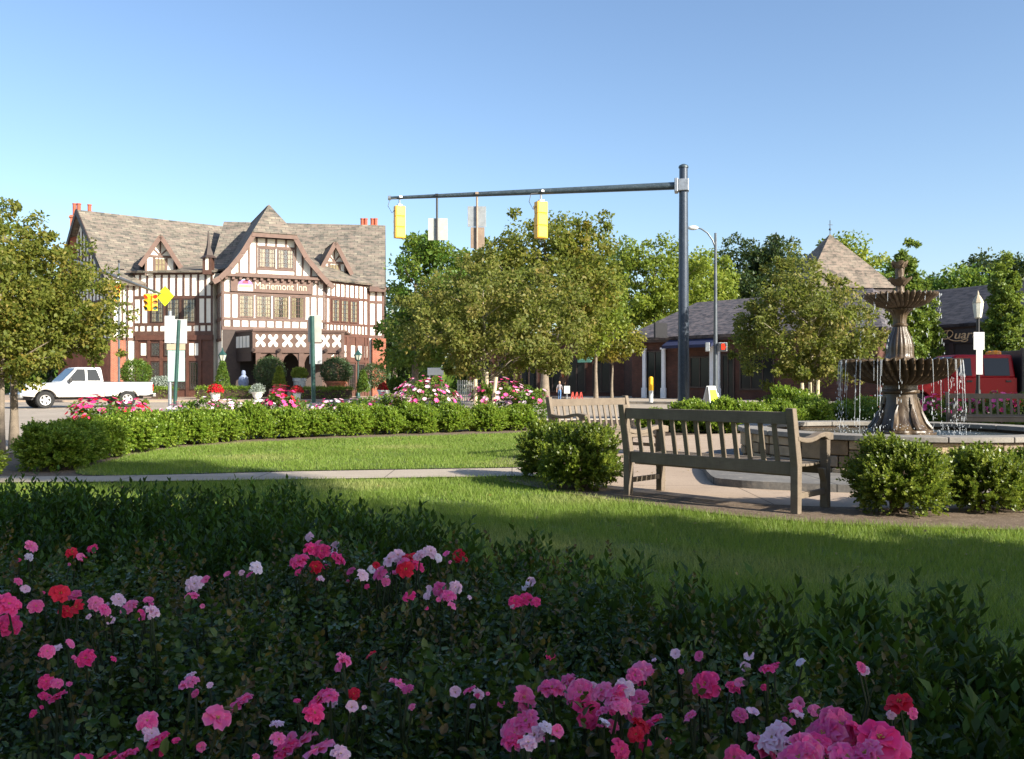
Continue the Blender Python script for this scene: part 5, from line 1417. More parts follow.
o = MB(); o.lathe([(.17, zr + .01), (.16, zr + .10), (.11, zr + .145)], 14, c=(-1.28, .25, 0)); o.lathe([(.17, zr + .01), (.16, zr + .10), (.11, zr + .145)], 14, c=(-1.28, -.1, 0)); o.box((-1.28, .07, zr + .06), (.2, .4, .10)); o.build('beacon', M['amber'], rt, bevel=.01)

# ------------------------------------------------------------------ people (two small figures across the street)
def figure(label, loc, rz, h, shirt, legs, haircol, hairlong, stride=.16):
    t = thing('person', label, 'person', loc, rz, 'people on the far pavement')
    s = h / 1.70
    J = {'pel': (0, 0, .93, .115), 'wst': (0, .0, 1.06, .105), 'chs': (0, -.01, 1.26, .125), 'nek': (0, -.01, 1.43, .055), 'hd0': (0, -.02, 1.50, .07), 'hd1': (0, -.03, 1.585, .088), 'hd2': (0, -.02, 1.655, .06)}
    E = [('pel', 'wst'), ('wst', 'chs'), ('chs', 'nek'), ('nek', 'hd0'), ('hd0', 'hd1'), ('hd1', 'hd2')]
    for q, sg in (('l', 1), ('r', -1)):
        st = stride * sg
        J.update({'hp' + q: (.09 * sg, 0, .86, .085), 'kn' + q: (.10 * sg, -st * .55 - .02, .48, .058), 'an' + q: (.10 * sg, -st + .03 * (sg < 0), .09, .040), 'to' + q: (.105 * sg, -st - .14, .035, .035),
                  'sh' + q: (.17 * sg, -.01, 1.37, .055), 'el' + q: (.23 * sg, st * .5 + .02, 1.11, .042), 'wr' + q: (.24 * sg, st * .9 - .08, .87, .030), 'pa' + q: (.243 * sg, st * .95 - .10, .79, .030)})
        E += [('pel', 'hp' + q), ('hp' + q, 'kn' + q), ('kn' + q, 'an' + q), ('an' + q, 'to' + q), ('chs', 'sh' + q), ('sh' + q, 'el' + q), ('el' + q, 'wr' + q), ('wr' + q, 'pa' + q)]
        for k in range(5):       # four fingers and a thumb
            n0 = 'f%s%d' % (q, k)
            bx, by, bz = J['pa' + q][:3]
            if k < 4: tip = (bx - .005 * sg, by - .03 + .02 * k, bz - .085 + .008 * abs(k - 1.5))
            else: tip = (bx - .02 * sg, by - .055, bz - .03)
            J[n0] = (*tip, .009); E.append(('pa' + q, n0))
    names = list(J); me = bpy.data.meshes.new('body')
    me.from_pydata([tuple(c * s for c in J[n][:3]) for n in names], [(names.index(a), names.index(b)) for a, b in E], [])
    o = link('body', me)
    sk = o.modifiers.new('Skin', 'SKIN'); sk.use_smooth_shade = True
    for i, n in enumerate(names):
        me.skin_vertices[0].data[i].radius = (J[n][3] * s,) * 2
        me.skin_vertices[0].data[i].use_root = (n == 'pel')
    sub = o.modifiers.new('Sub', 'SUBSURF'); sub.levels = 1; sub.render_levels = 1
    dg = bpy.context.evaluated_depsgraph_get()
    m2 = bpy.data.meshes.new_from_object(o.evaluated_get(dg)); m2.name = 'body'
    bpy.data.objects.remove(o)
    m2.materials.clear()
    for mm in (M['skin'], shirt, legs, M['black']): m2.materials.append(mm)
    for p in m2.polygons:
        c = p.center / s
        p.material_index = 3 if c.z < .085 else 2 if c.z < .96 and abs(c.x) < .2 else 1 if (c.z < 1.42 and (abs(c.x) < .2 or c.z > 1.08)) else 0
    o = link('body', m2, t)
    hb = MB()
    hb.sphere((0, .012 * s, 1.615 * s), .108 * s, 12, 8, (.95, 1.0, 1.0))
    if hairlong: hb.sphere((0, .065 * s, 1.50 * s), .10 * s, 10, 8, (.9, .6, 1.5))
    hb.build('hair', haircol, t, smooth=True)
    for sg in (-1, 1): f = MB(); f.sphere((.034 * sg * s, -.112 * s, 1.585 * s), .011 * s, 6, 4); f.build('eye', M['black'], t)
    f = MB(); f.add([tuple(c * s for c in p) for p in ((-.012, -.112, 1.545), (.012, -.112, 1.545), (0, -.14, 1.55), (0, -.108, 1.59))], [(0, 1, 2), (1, 3, 2), (3, 0, 2)]); f.build('nose', M['skin'], t)
    f = MB(); f.box((0, -.105 * s, 1.517 * s), (.045 * s, .012 * s, .010 * s)); f.build('mouth', M['lips'], t)
    return t
M['skin'] = simple('skin', (.55, .33, .24), .55, vary=.1); M['lips'] = simple('lips', (.4, .12, .10), .5)
figure('person with long reddish hair in dark clothes walking on the far pavement', G(562.5, 54, .03), R(200), 1.68, simple('brown_jacket', (.10, .06, .045), .9), simple('dark_trousers', (.03, .03, .035), .9), simple('auburn_hair', (.25, .08, .03), .6), True)
figure('small person in a grey top and blue jeans in front of the taller walker', G(559.5, 51, .03), R(170), 1.10, simple('grey_top', (.32, .29, .31), .9), simple('blue_jeans', (.12, .24, .48), .9), simple('fair_hair', (.50, .33, .20), .6), False)
# ------------------------------------------------------------------ the timbered inn
S = 1.12
inn = thing('timbered_inn', 'half-timbered inn with cream panels, steep slate roofs and a front gable', 'inn', G(250, 64, .03))
IO = Vector(inn.location)
def ib(mb, name, mat, parent=None, **kw):
    o = mb.build(name, mat, parent or inn, off=IO, **kw)
    return o
class Facade:
    """a vertical plane from A to B (plan points); s runs A->B, out = towards the viewer"""
    def __init__(f, A, B):
        f.A = Vector((A[0], A[1], 0)); f.L = (Vector((B[0], B[1], 0)) - f.A).length
        f.u = (Vector((B[0], B[1], 0)) - f.A).normalized(); f.n = Vector((f.u.y, -f.u.x, 0))
    def p(f, s, z, o=0): return f.A + f.u * s + f.n * o + Vector((0, 0, z))
    def s_at(f, px):
        k = (px - 512) / F     # A.x+u.x s = k (A.y+u.y s)
        return (k * f.A.y - f.A.x) / (f.u.x - k * f.u.y)
    def z_at(f, px, py):
        q = f.p(f.s_at(px), 0); return Z(py, q.y)
    def rect(f, mb, s0, s1, z0, z1, o0, o1, mi=0):
        mb.prism([f.p(s0, z0, o0), f.p(s1, z0, o0), f.p(s1, z1, o0), f.p(s0, z1, o0)], f.n * (o1 - o0), mi)
    def bar(f, mb, a, b, w, o0=.0, o1=.05):
        """timber between two (s,z) points"""
        a = Vector((a[0], a[1])); b = Vector((b[0], b[1])); d = (b - a).normalized(); t = Vector((-d.y, d.x)) * w / 2
        q = [a - t, b - t, b + t, a + t]
        mb.prism([f.p(x.x, x.y, o0) for x in q], f.n * (o1 - o0))
def window(fc, s0, s1, z0, z1, frame, parent=None, nx=4, nz=5, curtain=True, wall=None, fr_=.07, proud=.07):
    """casement with leaded lights: frame (part), panes and curtain (sub-parts)"""
    m = MB()
    for a in ((s0, s1, z0, z0 + fr_), (s0, s1, z1 - fr_, z1), (s0, s0 + fr_, z0 + fr_, z1 - fr_), (s1 - fr_, s1, z0 + fr_, z1 - fr_)): fc.rect(m, *a, .004, proud)
    for i in range(1, nx): s = s0 + (s1 - s0) * i / nx; fc.rect(m, s - .012, s + .012, z0 + fr_, z1 - fr_, .03, .05)
    for i in range(1, nz): z = z0 + (z1 - z0) * i / nz; fc.rect(m, s0 + fr_, s1 - fr_, z - .012, z + .012, .031, .049)
    w = ib(m, 'window', frame, parent)
    g = MB(); fc.rect(g, s0 + fr_, s1 - fr_, z0 + fr_, z1 - fr_, .022, .028); ib(g, 'pane', M['glass_in'], w)
    if curtain:
        c = MB(); d = (s1 - s0)
        for q0, q1 in ((.10, .36), (.64, .90)): fc.rect(c, s0 + d * q0, s0 + d * q1, z0 + fr_, z1 - fr_, .012, .019)
        ib(c, 'curtain', M['curtain'], w)
    b = MB(); fc.rect(b, s0 + fr_ * .5, s1 - fr_ * .5, z0 + fr_ * .5, z1 - fr_ * .5, .003, .009); ib(b, 'room', M['interior'], w)
    return w
def glass_in():
    m, nt, out = newmat('leaded_glass')
    tr = nt.nodes.new('ShaderNodeBsdfTransparent'); gl_ = nt.nodes.new('ShaderNodeBsdfGlossy'); gl_.inputs['Roughness'].default_value = .08
    n1 = noise(nt, coords(nt, 'Object'), 6, 2); nt.links.new(bump(nt, n1, .15, .03), gl_.inputs['Normal'])
    mx = nt.nodes.new('ShaderNodeMixShader'); mx.inputs[0].default_value = .09
    nt.links.new(tr.outputs[0], mx.inputs[1]); nt.links.new(gl_.outputs[0], mx.inputs[2]); nt.links.new(mx.outputs[0], out.inputs[0]); return m
M['glass_in'] = glass_in()

# main roofs
def roof_slab(mb, pts, th=.22):
    a, b, c = [Vector(p) for p in pts[:3]]; n = (b - a).cross(c - a).normalized()
    if n.z < 0: n = -n
    mb.prism(pts, -n * th)
zE, zR_ = 8.35, 14.15
uL = Vector((.7716, .6361, 0)); nL = Vector((.6361, -.7716, 0)); E0 = Vector((-27.8, 61.6, 0))
W7 = 7.7
def LP(s, d, z): return E0 + uL * s - nL * d + Vector((0, 0, z))
LL = 19.5
m = MB()
roof_slab(m, [LP(-.5, -.55, zE - .35), LP(LL, -.55, zE - .35), LP(LL, W7, zR_), LP(-.5, W7, zR_)])
roof_slab(m, [LP(-.5, 2 * W7 + .5, zE - .35), LP(-.5, W7, zR_), LP(LL, W7, zR_), LP(LL, 2 * W7 + .5, zE - .35)])
ib(m, 'roof', M['slate'])
uRt = Vector((.991, .134, 0)); nRt = Vector((.134, -.991, 0)); R0 = Vector((X(385.5, 73.8), 73.8, 0))      # right end of the right ridge
def RP(s, d, z): return R0 + uRt * s + nRt * d + Vector((0, 0, z))
m = MB()
roof_slab(m, [RP(-13, 0, zR_ - .05), RP(0, 0, zR_ - .05), RP(0, 7.3, zE - .2), RP(-13, 7.3, zE - .2)])
roof_slab(m, [RP(-13, 0, zR_ - .05), RP(-13, -7.3, zE - .2), RP(0, -7.3, zE - .2), RP(0, 0, zR_ - .05)])
ib(m, 'roof', M['slate'])
# walls under the two wings
m = MB()
ft = [LP(0, .15, 0), LP(LL, .15, 0), LP(LL, 2 * W7 - .2, 0), LP(0, 2 * W7 - .2, 0)]
m.prism([p + Vector((0, 0, .0)) for p in ft], (0, 0, zE - .12))
m.prism([LP(0.02, .4, zE - .13), LP(.02, 2 * W7 - .4, zE - .13), LP(.02, W7, zR_ - .5)], uL * .2)
ib(m, 'wall', M['plaster'])
m = MB(); m.prism([RP(-16, 6.6, 0), RP(-.45, 6.6, 0), RP(-.45, -6.6, 0), RP(-16, -6.6, 0)], (0, 0, zE - .1)); m.prism([RP(-.46, 6.4, zE - .12), RP(-.46, -6.4, zE - .12), RP(-.46, 0, zR_ - .5)], -uRt * .2); ib(m, 'wall', M['plaster'])
# left gable end timbering and the shaded side wall
gf = Facade((LP(0, 2 * W7 - .2, 0).x, LP(0, 2 * W7 - .2, 0).y), (LP(0, .15, 0).x, LP(0, .15, 0).y))
m = MB()
for i in range(17):
    s = gf.L * i / 16; zt = zE - .2 + (zR_ - zE) * (1 - abs(s - gf.L / 2) / (gf.L / 2)) - .2
    gf.bar(m, (s, 3.9), (s, max(4.2, zt - .4)), .16, .0, .05)
for z in (4.0, 6.9, 8.3, 10.6): 
    half = gf.L / 2 if z < zE else (zR_ - z) / (zR_ - zE) * gf.L / 2 - .4
    gf.bar(m, (gf.L / 2 - half, z), (gf.L / 2 + half, z), .2, .001, .06)
ib(m, 'timber_frame', M['timber'])
m = MB(); gf.rect(m, .02, gf.L - .02, 0, 3.9, .0, .045); ib(m, 'brick_base', M['brick'])
m = MB()
for sgn in (0, 1):
    a = (gf.L / 2, zR_ - .12); b = (-.5 if sgn else gf.L + .6, zE - .62)
    gf.bar(m, a, b, .42, .42, .50)
ib(m, 'verge_board', M['dark_wood'])
# left wing: the strip of wall visible between gable corner and front block
wf = Facade((LP(0, .15, 0).x, LP(0, .15, 0).y), (LP(LL, .15, 0).x, LP(LL, .15, 0).y))
m = MB()
for s in (.1, .75, 1.5): wf.bar(m, (s, 4), (s, zE - .3), .135, 0, .05)
for z in (4.1, 4.9, 6.6, 8.0): wf.bar(m, (0, z), (2.0, z), .2, .001, .055)
ib(m, 'timber_frame', M['timber'])
m = MB(); wf.rect(m, -.1, .9, 0, 4.0, .0, .25); ib(m, 'brick_pier', M['brick'])

# front-left block
D1 = 62.7
fb = Facade((X(133, D1), D1), (X(213, D1 - .4), D1 - .4))
zb = [0, 4.45, 5.15, 7.05, 8.85]
m = MB(); m.prism([fb.p(0, 0), fb.p(fb.L, 0), fb.p(fb.L, 0, -6), fb.p(0, 0, -1.6)], (0, 0, zb[4])); ib(m, 'wall', M['plaster'])
m = MB()
roof_slab(m, [fb.p(-.3, zb[4] + .02, .4), fb.p(fb.L + .2, zb[4] + .02, .4), fb.p(fb.L + .2, zb[4] + 1.25, -5.4), fb.p(-.3, zb[4] + .5, -1.9)], .14); ib(m, 'roof', M['slate'])
m = MB()
ns = 11
for i in range(ns + 1): s = fb.L * i / ns; s = min(max(s, .08), fb.L - .08); fb.bar(m, (s, zb[3] - .05), (s, zb[4] - .12), .135, 0, .05)
for s in [0.08, .62, 1.15, fb.L - 1.05, fb.L - .55, fb.L - .08]: fb.bar(m, (s, zb[2]), (s, zb[3]), .135, 0, .05)
for i in range(ns + 2): s = fb.L * i / (ns + 1); s = min(max(s, .08), fb.L - .08); fb.bar(m, (s, zb[1]), (s, zb[2]), .125, 0, .05)
for z, w in ((zb[1] + .08, .26), (zb[2], .18), (zb[3], .2), (zb[4] - .1, .22)): fb.bar(m, (0, z), (fb.L, z), w, .001, .06)
ib(m, 'timber_frame', M['timber'])
w0 = 1.22; ww = (fb.L - 1.12 - w0) / 3
m = MB(); fb.rect(m, w0 - .02, fb.L - 1.12, zb[2] + .02, zb[3] - .02, .001, .028); ib(m, 'window_surround', M['timber'])
class Sub(Facade):
    def __init__(f, base, out): f.A = base.A + base.n * out; f.u = base.u; f.n = base.n; f.L = base.L
fbw = Sub(fb, .03)
for i in range(3): window(fbw, w0 + ww * i + .12, w0 + ww * (i + 1) - .12, zb[2] + .12, zb[3] - .12, M['dark_wood'], nx=4, nz=5)
# brackets under the jetty and the ground floor
m = MB(); fb.rect(m, .25, fb.L, 0, zb[1] - .06, .004, .03)
for s in [.3, 1.2, 2.1, 3.1, 4.0, 4.9, fb.L - .05]: fb.rect(m, s - .11, s + .11, 0, zb[1] - .05, .03, .12)
fb.rect(m, .2, fb.L, zb[1] - .42, zb[1] - .06, .03, .16); fb.rect(m, .2, fb.L, 2.55, 2.75, .03, .11)
ib(m, 'ground_floor_timber', M['timber_red'])
fbg = Sub(fb, .032)
for s0, s1 in ((.45, 1.05), (1.35, 1.98), (2.25, 2.98), (3.25, 3.88), (4.15, 4.78)):
    window(fbg, s0, s1, .55, 2.5, M['dark_wood'], nx=3, nz=4, curtain=False)
m = MB()
for s0, s1 in ((.62, .98), (4.12, 4.42), (4.52, 4.80)): fbg.rect(m, s0, s1, 2.95, 3.8, 0, .05)
ib(m, 'upper_panel', M['plaster'])
for s0, s1 in ((1.35, 2.0), (2.3, 3.0)): window(fbg, s0, s1, 2.9, 3.85, M['dark_wood'], nx=3, nz=2, curtain=False)

# central gabled block
th = R(25)
cA = Vector((X(222, 60.4), 60.4)); cu = Vector((math.cos(th), math.sin(th)))
cb = Facade((cA.x, cA.y), (cA.x + cu.x * 7.06, cA.y + cu.y * 7.06))
zj, zp, zs0, zs1, zc = 4.75, 5.42, 7.22, 8.28, 8.42       # jetty, panel row top, sign bottom/top, cornice
gz = dict(e=8.42, h=11.35, a=13.75)
m = MB(); m.prism([cb.p(0, 0), cb.p(cb.L, 0), cb.p(cb.L, 0, -6), cb.p(0, 0, -6)], (0, 0, zc))
gp = [(.05, zc - .01), (cb.L - .05, zc - .01), (cb.L * .72, 11.05), (cb.L * .27, 11.05)]
m.prism([cb.p(s, z, .0) for s, z in gp], -cb.n * .3); ib(m, 'wall', M['plaster'])
# roof: two curved slopes and a half hip
cs = cb.L * .485
prof = [(-.62, 8.02), (-.2, 8.30), (.5, 9.05), (1.25, 10.05), (cb.L * .285, 11.40), (cs, gz['a'])]
prof_r = [(2 * cs - s + (.12 if i < 3 else 0), z) for i, (s, z) in enumerate(prof)]
m = MB()
ov = .55
for pr in (prof, prof_r):
    for i in range(len(pr) - 1):
        (s0, z0), (s1, z1) = pr[i], pr[i + 1]
        oo0 = ov; oo1 = ov if i < len(pr) - 2 else -1.7
        back = -9.5
        roof_slab(m, [cb.p(s0, z0, oo0), cb.p(s1, z1, oo1), cb.p(s1, z1, back), cb.p(s0, z0, back)], .16)
ib(m, 'roof', M['slate'])
m = MB(); roof_slab(m, [cb.p(prof[4][0] - .1, prof[4][1] - .04, ov + .12), cb.p(prof_r[4][0] + .1, prof_r[4][1] - .04, ov + .12), cb.p(cs, gz['a'] + .02, -1.7)], .14); ib(m, 'half_hip', M['slate'])
m = MB()
for pr in (prof, prof_r):
    for i in range(4): cb.bar(m, (pr[i][0], pr[i][1] - .22), (pr[i + 1][0], pr[i + 1][1] - .24), .34, ov - .06, ov + .03)
cb.bar(m, (prof[4][0] - .12, 11.2), (prof_r[4][0] + .12, 11.2), .32, ov - .02, ov + .06)
ib(m, 'verge_board', M['timber_pale'])
m = MB()
def gtop(s):
    for pr in (prof, prof_r):
        for i in range(len(pr) - 1):
            a, b = sorted((pr[i], pr[i + 1]))
            if a[0] <= s <= b[0]: return min(11.05, a[1] + (b[1] - a[1]) * (s - a[0]) / max(1e-6, b[0] - a[0]) - .25)
    return 11
for s in (.55, 1.15, 1.78, 2.3, 4.95, 5.45, 6.05, 6.6): cb.bar(m, (s, zc), (s, max(zc + .2, gtop(s))), .125, 0, .05)
for s in (2.95, 3.62, 4.3): cb.bar(m, (s, 10.45), (s, 11.05), .13, 0, .05)
cb.bar(m, (.9, zc + .09), (cb.L - .6, zc + .09), .18, .001, .055); cb.bar(m, (2.3, 10.47), (4.95, 10.47), .14, .001, .056); cb.bar(m, (2.3, 8.93), (4.95, 8.93), .14, .001, .056)
for s in (.09, .62, cb.L - 1.05, cb.L - .55, cb.L - .09): cb.bar(m, (s, zj), (s, zc - .1), .135, 0, .05)
for s in (1.12, cb.L - 1.5): cb.bar(m, (s, zp), (s, zs0), .125, 0, .05)
for i in range(13): s = .1 + (cb.L - .2) * i / 12; cb.bar(m, (s, zj), (s, zp), .13, 0, .05)
for z, w in ((zj + .02, .24), (zp, .17), (zs0 - .03, .16)): cb.bar(m, (0, z), (cb.L, z), w, .001, .058)
ib(m, 'timber_frame', M['timber_pale'])
m = MB()       # dentilled cornice
cb.rect(m, -.1, cb.L + .1, zc - .14, zc + .04, .0, .42)
for i in range(15): s = .25 + (cb.L - .5) * i / 14; cb.rect(m, s - .09, s + .09, zc - .34, zc - .14, .0, .34)
ib(m, 'cornice', M['timber_pale'])
for s0, s1 in ((2.42, 3.58), (3.70, 4.84)): window(cb, s0, s1, 9.02, 10.38, M['timber_pale'], nx=5, nz=4)
q0 = cb.s_at(237); q1 = cb.s_at(306.5)
for i in range(4):
    a = q0 + (q1 - q0) * i / 4
    window(cb, a + .06, a + (q1 - q0) / 4 - .06, zp + .12, zs0 - .14, M['timber_pale'], nx=4, nz=5)
# hanging sign board with crest and lettering
sb0, sb1 = cb.s_at(231), cb.s_at(312)
m = MB(); cb.rect(m, sb0, sb1, zs0 + .08, zs1 - .12, .06, .15)
for a in ((sb0, sb1, zs0 + .06, zs0 + .12), (sb0, sb1, zs1 - .14, zs1 - .08), (sb0 - .03, sb0 + .03, zs0 + .06, zs1 - .08), (sb1 - .03, sb1 + .03, zs0 + .06, zs1 - .08)): cb.rect(m, *a, .06, .175)
board = ib(m, 'signboard', M['timber_pale'])
M['sign_cream'] = simple('cream_letters', (.55, .50, .36), .5, vary=.05)
def text_mesh(txt, name, mat, parent, fc, s, z, size, out, off, width=None, extrude=.012, shear=0, bold=.0):
    cu_ = bpy.data.curves.new(name, 'FONT'); cu_.body = txt; cu_.size = size; cu_.extrude = extrude; cu_.shear = shear; cu_.offset = bold
    ob = bpy.data.objects.new(name, cu_); COL.objects.link(ob)
    dg = bpy.context.evaluated_depsgraph_get(); dg.update()
    me = bpy.data.meshes.new_from_object(ob.evaluated_get(dg)); bpy.data.objects.remove(ob)
    xs = [v.co.x for v in me.vertices]; k = 1 if width is None else width / (max(xs) - min(xs)); x0 = min(xs)
    for v in me.vertices:
        p = fc.p(s + (v.co.x - x0) * k, z + v.co.y, out + v.co.z) - off
        v.co = p
    me.materials.clear(); me.materials.append(mat); me.name = name
    return link(name, me, parent)
ta = cb.s_at(254.5); tb = cb.s_at(306)
text_mesh('Mariemont Inn', 'lettering', M['sign_cream'], board, cb, ta, zs0 + .29, .70, .165, IO, width=tb - ta, bold=.0)
# crest: purple dome with a red crown over a yellow-and-blue field
c0, c1 = cb.s_at(237.5), cb.s_at(252.5); cm_ = (c0 + c1) / 2; cr = (c1 - c0) / 2
def disc(mb, scale, o0, o1, z0, zt):
    pts = [(cm_ - cr * scale, z0)] + [(cm_ - cr * scale * math.cos(math.pi * i / 12), z0 + (zt - z0) * (.35 + .65 * math.sin(math.pi * i / 12))) for i in range(13)] + [(cm_ + cr * scale, z0)]
    mb.prism([cb.p(s, z, o0) for s, z in pts], cb.n * (o1 - o0))
zz0, zz1 = zs0 + .12, zs1 - .12
m = MB(); disc(m, 1, .16, .185, zz0, zz1); crest = ib(m, 'crest', simple('crest_white', (.8, .78, .76), .5, vary=.05), board)
m = MB(); disc(m, .92, .186, .192, zz0 + .30, zz1 - .05); ib(m, 'crest_purple', simple('crest_purple', (.27, .15, .42), .5, vary=.1), board)
m = MB(); disc(m, .40, .193, .199, zz0 + .50, zz1 - .10); ib(m, 'crest_crown', simple('crest_red', (.6, .06, .09), .5), board)
m = MB(); cb.rect(m, cm_ - cr * .9, cm_ + cr * .9, zz0 + .22, zz0 + .42, .193, .198); ib(m, 'crest_band', simple('crest_yellow', (.85, .62, .18), .5), board)
m = MB(); cb.rect(m, cm_ - cr * .92, cm_ + cr * .92, zz0 + .03, zz0 + .09, .193, .198); ib(m, 'crest_foot', simple('crest_blue', (.10, .12, .36), .5), board)
# shaded return wall of the block and the ground floor behind the porch
cl = Facade((cb.p(0, 0, -3).x, cb.p(0, 0, -3).y), (cb.p(0, 0, 0).x, cb.p(0, 0, 0).y))
m = MB()
for s in (.6, 1.3, 2.0, 2.9): cl.bar(m, (s, 3.9), (s, zc), .16, 0, .05)
for z in (4.0, 5.4, 7.1, 8.3): cl.bar(m, (0, z), (3, z), .2, .001, .055)
ib(m, 'timber_frame', M['timber'])
m = MB(); cb.rect(m, .03, cb.L - .03, 0, zj - .1, .003, .03); ib(m, 'ground_floor_timber', M['dark_wood'])

# porch in front of the gabled block
pf = Facade((X(253, 58.6), 58.6), (X(344, 59.4), 59.4))
z0p, z1p = 3.18, 4.42
pl0 = Vector((X(225, 62.2), 62.2))
m = MB(); m.prism([pf.p(0, z1p + .02, .12), pf.p(pf.L + .1, z1p + .02, .12), pf.p(pf.L + .3, z1p + .02, -4.5), Vector((pl0.x, pl0.y, z1p + .02))], (0, 0, .12)); m.prism([pf.p(.3, z0p - .02, -.3), pf.p(pf.L - .3, z0p - .02, -.3), pf.p(pf.L, z0p - .02, -3.8), Vector((pl0.x + .6, pl0.y, z0p - .02))], (0, 0, .06)); porch = ib(m, 'porch', M['timber_pale'])
m = MB(); pf.rect(m, 0, pf.L, z0p, z1p, -.16, 0); 
for z, h in ((z1p, .14), (z0p - .05, .22)): pf.bar(m, (-.05, z), (pf.L + .05, z), h, -.18, .06)
for s in (0.08, pf.L - .08): pf.rect(m, s - .1, s + .1, z0p, z1p, .0, .05)
ib(m, 'parapet', M['timber_pale'], porch)
for a, b in ((254, 264.5), (267, 277), (281, 291.5), (294.5, 305), (320, 328.5), (331, 341)):
    s0 = pf.s_at(a + 1.2); s1 = pf.s_at(b + 1.0); cx = (s0 + s1) / 2; cz = (z0p + z1p) / 2 + .02; hw = (s1 - s0) / 2; hh = .42
    pts = []; m = MB()
    for k in range(4):      # white cross with rounded bites out of each side
        a0 = math.pi / 4 + k * math.pi / 2
        for dd in (-.35, -.12, .12, .35):
            r = 1.0 if abs(dd) < .3 else .98
            ang = a0 + dd; mx = max(abs(math.cos(ang)), abs(math.sin(ang)))
            pts.append((cx + hw * math.cos(ang) / mx * r, cz + hh * math.sin(ang) / mx * r))
        am = a0 + math.pi / 4; pts.append((cx + hw * .38 * math.cos(am), cz + hh * .38 * math.sin(am)))
    m.prism([pf.p(s, z, .002) for s, z in pts], pf.n * .02); ib(m, 'cross_panel', M['plaster'], porch)
for px in (258.5, 279.5, 301.5, 325, 342):
    s = pf.s_at(px); m = MB(); pf.rect(m, s - .17, s + .17, 0, z0p - .1, -.3, .03)
    for sg in (-1, 1):
        pts = [(s + sg * .17, z0p - .14)] + [(s + sg * (.17 + .55 * (1 - math.cos(a))), z0p - .14 - .0 - .75 * (1 - math.sin(a))) for a in [math.pi / 2 * i / 6 for i in range(6, -1, -1)]]
        pts = [(s + sg * .17, z0p - .15), (s + sg * .85, z0p - .15), (s + sg * .55, z0p - .24), (s + sg * .32, z0p - .45), (s + sg * .17, z0p - .85)]
        if 0 < s + sg * .85 < pf.L + .2: m.prism([pf.p(a, z, -.2) for a, z in pts], pf.n * .16)
    ib(m, 'post', M['timber_pale'], porch)
for px in (252.5, 279.5, 326, 340): s = pf.s_at(px); m = MB(); m.tube([pf.p(max(.05, s), z0p + .02, .02), pf.p(max(.05, s), z0p + .02, .22)], .12, 8); ib(m, 'beam_end', M['dark_wood'], porch)
ps_ = Facade((pl0.x, pl0.y), (pf.p(0, 0).x, pf.p(0, 0).y))
m = MB(); ps_.rect(m, 0, ps_.L - .02, z0p - .1, z1p, -.15, 0); ps_.rect(m, 0, ps_.L - .4, z0p - .7, z0p - .1, -.12, -.03); ib(m, 'side_parapet', M['dark_wood'], porch)
m = MB(); 
for i in range(7): s = .25 + i * (ps_.L - .7) / 7; ps_.rect(m, s, s + (ps_.L - .7) / 7 - .12, z0p + .22, z1p - .25, .002, .02)
ib(m, 'side_panels', M['plaster'], porch)
m = MB(); cb.rect(m, 1.2, 2.4, .1, 2.9, .031, .05); cb.rect(m, 3.4, 5.6, .1, 2.9, .031, .05); ib(m, 'entrance', M['interior'], porch)

# right-hand bay (angled) and end wall
bay = Facade((cb.p(cb.L - .02, 0).x, cb.p(cb.L - .02, 0).y), (X(368.5, 66.6), 66.6))
zt = 8.42
m = MB(); m.prism([bay.p(0, 0), bay.p(bay.L, 0), bay.p(bay.L - .8, 0, -3), bay.p(0, 0, -3)], (0, 0, zt)); ib(m, 'wall', M['plaster'])
m = MB(); roof_slab(m, [bay.p(-.1, zt + .05, .35), bay.p(bay.L + .2, zt + .05, .35), bay.p(bay.L + .1, zt + 1.6, -3.6), bay.p(-.1, zt + 2.2, -3.4)], .16); ib(m, 'roof', M['slate'])
m = MB()
for i in range(10): s = .09 + (bay.L - .18) * i / 9; bay.bar(m, (s, 7.2), (s, zt - .1), .125, 0, .05)
for s in (.09, .45, bay.L - 1.0, bay.L - .5, bay.L - .09): bay.bar(m, (s, 5.3), (s, 7.2), .125, 0, .05)
for i in range(13): s = .09 + (bay.L - .18) * i / 12; bay.bar(m, (s, 4.5), (s, 5.3), .12, 0, .05)
for z, w in ((4.5, .25), (5.3, .16), (7.2, .18), (zt - .1, .26)): bay.bar(m, (0, z), (bay.L, z), w, .001, .06)
ib(m, 'timber_frame', M['timber_red'])
m = MB(); bay.rect(m, .5, bay.L - 1.05, 5.36, 7.12, .002, .028); ib(m, 'window_surround', M['timber_red'])
bw = Sub(bay, .03); w3 = (bay.L - 1.6) / 3
for i in range(3): window(bw, .52 + w3 * i + .06, .52 + w3 * (i + 1) - .06, 5.42, 7.06, M['timber_red'], nx=3, nz=5)
m = MB(); bay.rect(m, 0.02, bay.L, 0, 4.4, .003, .03); 
for s in (.2, 1.1, 2.0, 2.9, 3.8, bay.L - .1): bay.rect(m, s - .09, s + .09, 0, 4.38, .03, .10)
bay.rect(m, .05, bay.L, 2.5, 2.7, .03, .09); ib(m, 'ground_floor_timber', M['timber_red'])
m = MB()
for i in range(6): s = .4 + i * .66; bay.rect(m, s, s + .36, 2.9, 3.75, .031, .07)
ib(m, 'upper_panel', M['plaster'])
bg_ = Sub(bay, .031)
for i in range(4): s = .35 + i * .9; window(bg_, s, s + .62, .5, 2.4, M['dark_wood'], nx=3, nz=4, curtain=False)
ew = Facade((X(368, 66.7), 66.7), (X(384, 67.2), 67.2))
m = MB(); m.prism([ew.p(0, 0), ew.p(ew.L, 0), ew.p(ew.L, 0, -3), ew.p(0, 0, -3)], (0, 0, zE - .3)); ib(m, 'wall', M['plaster'])
m = MB()
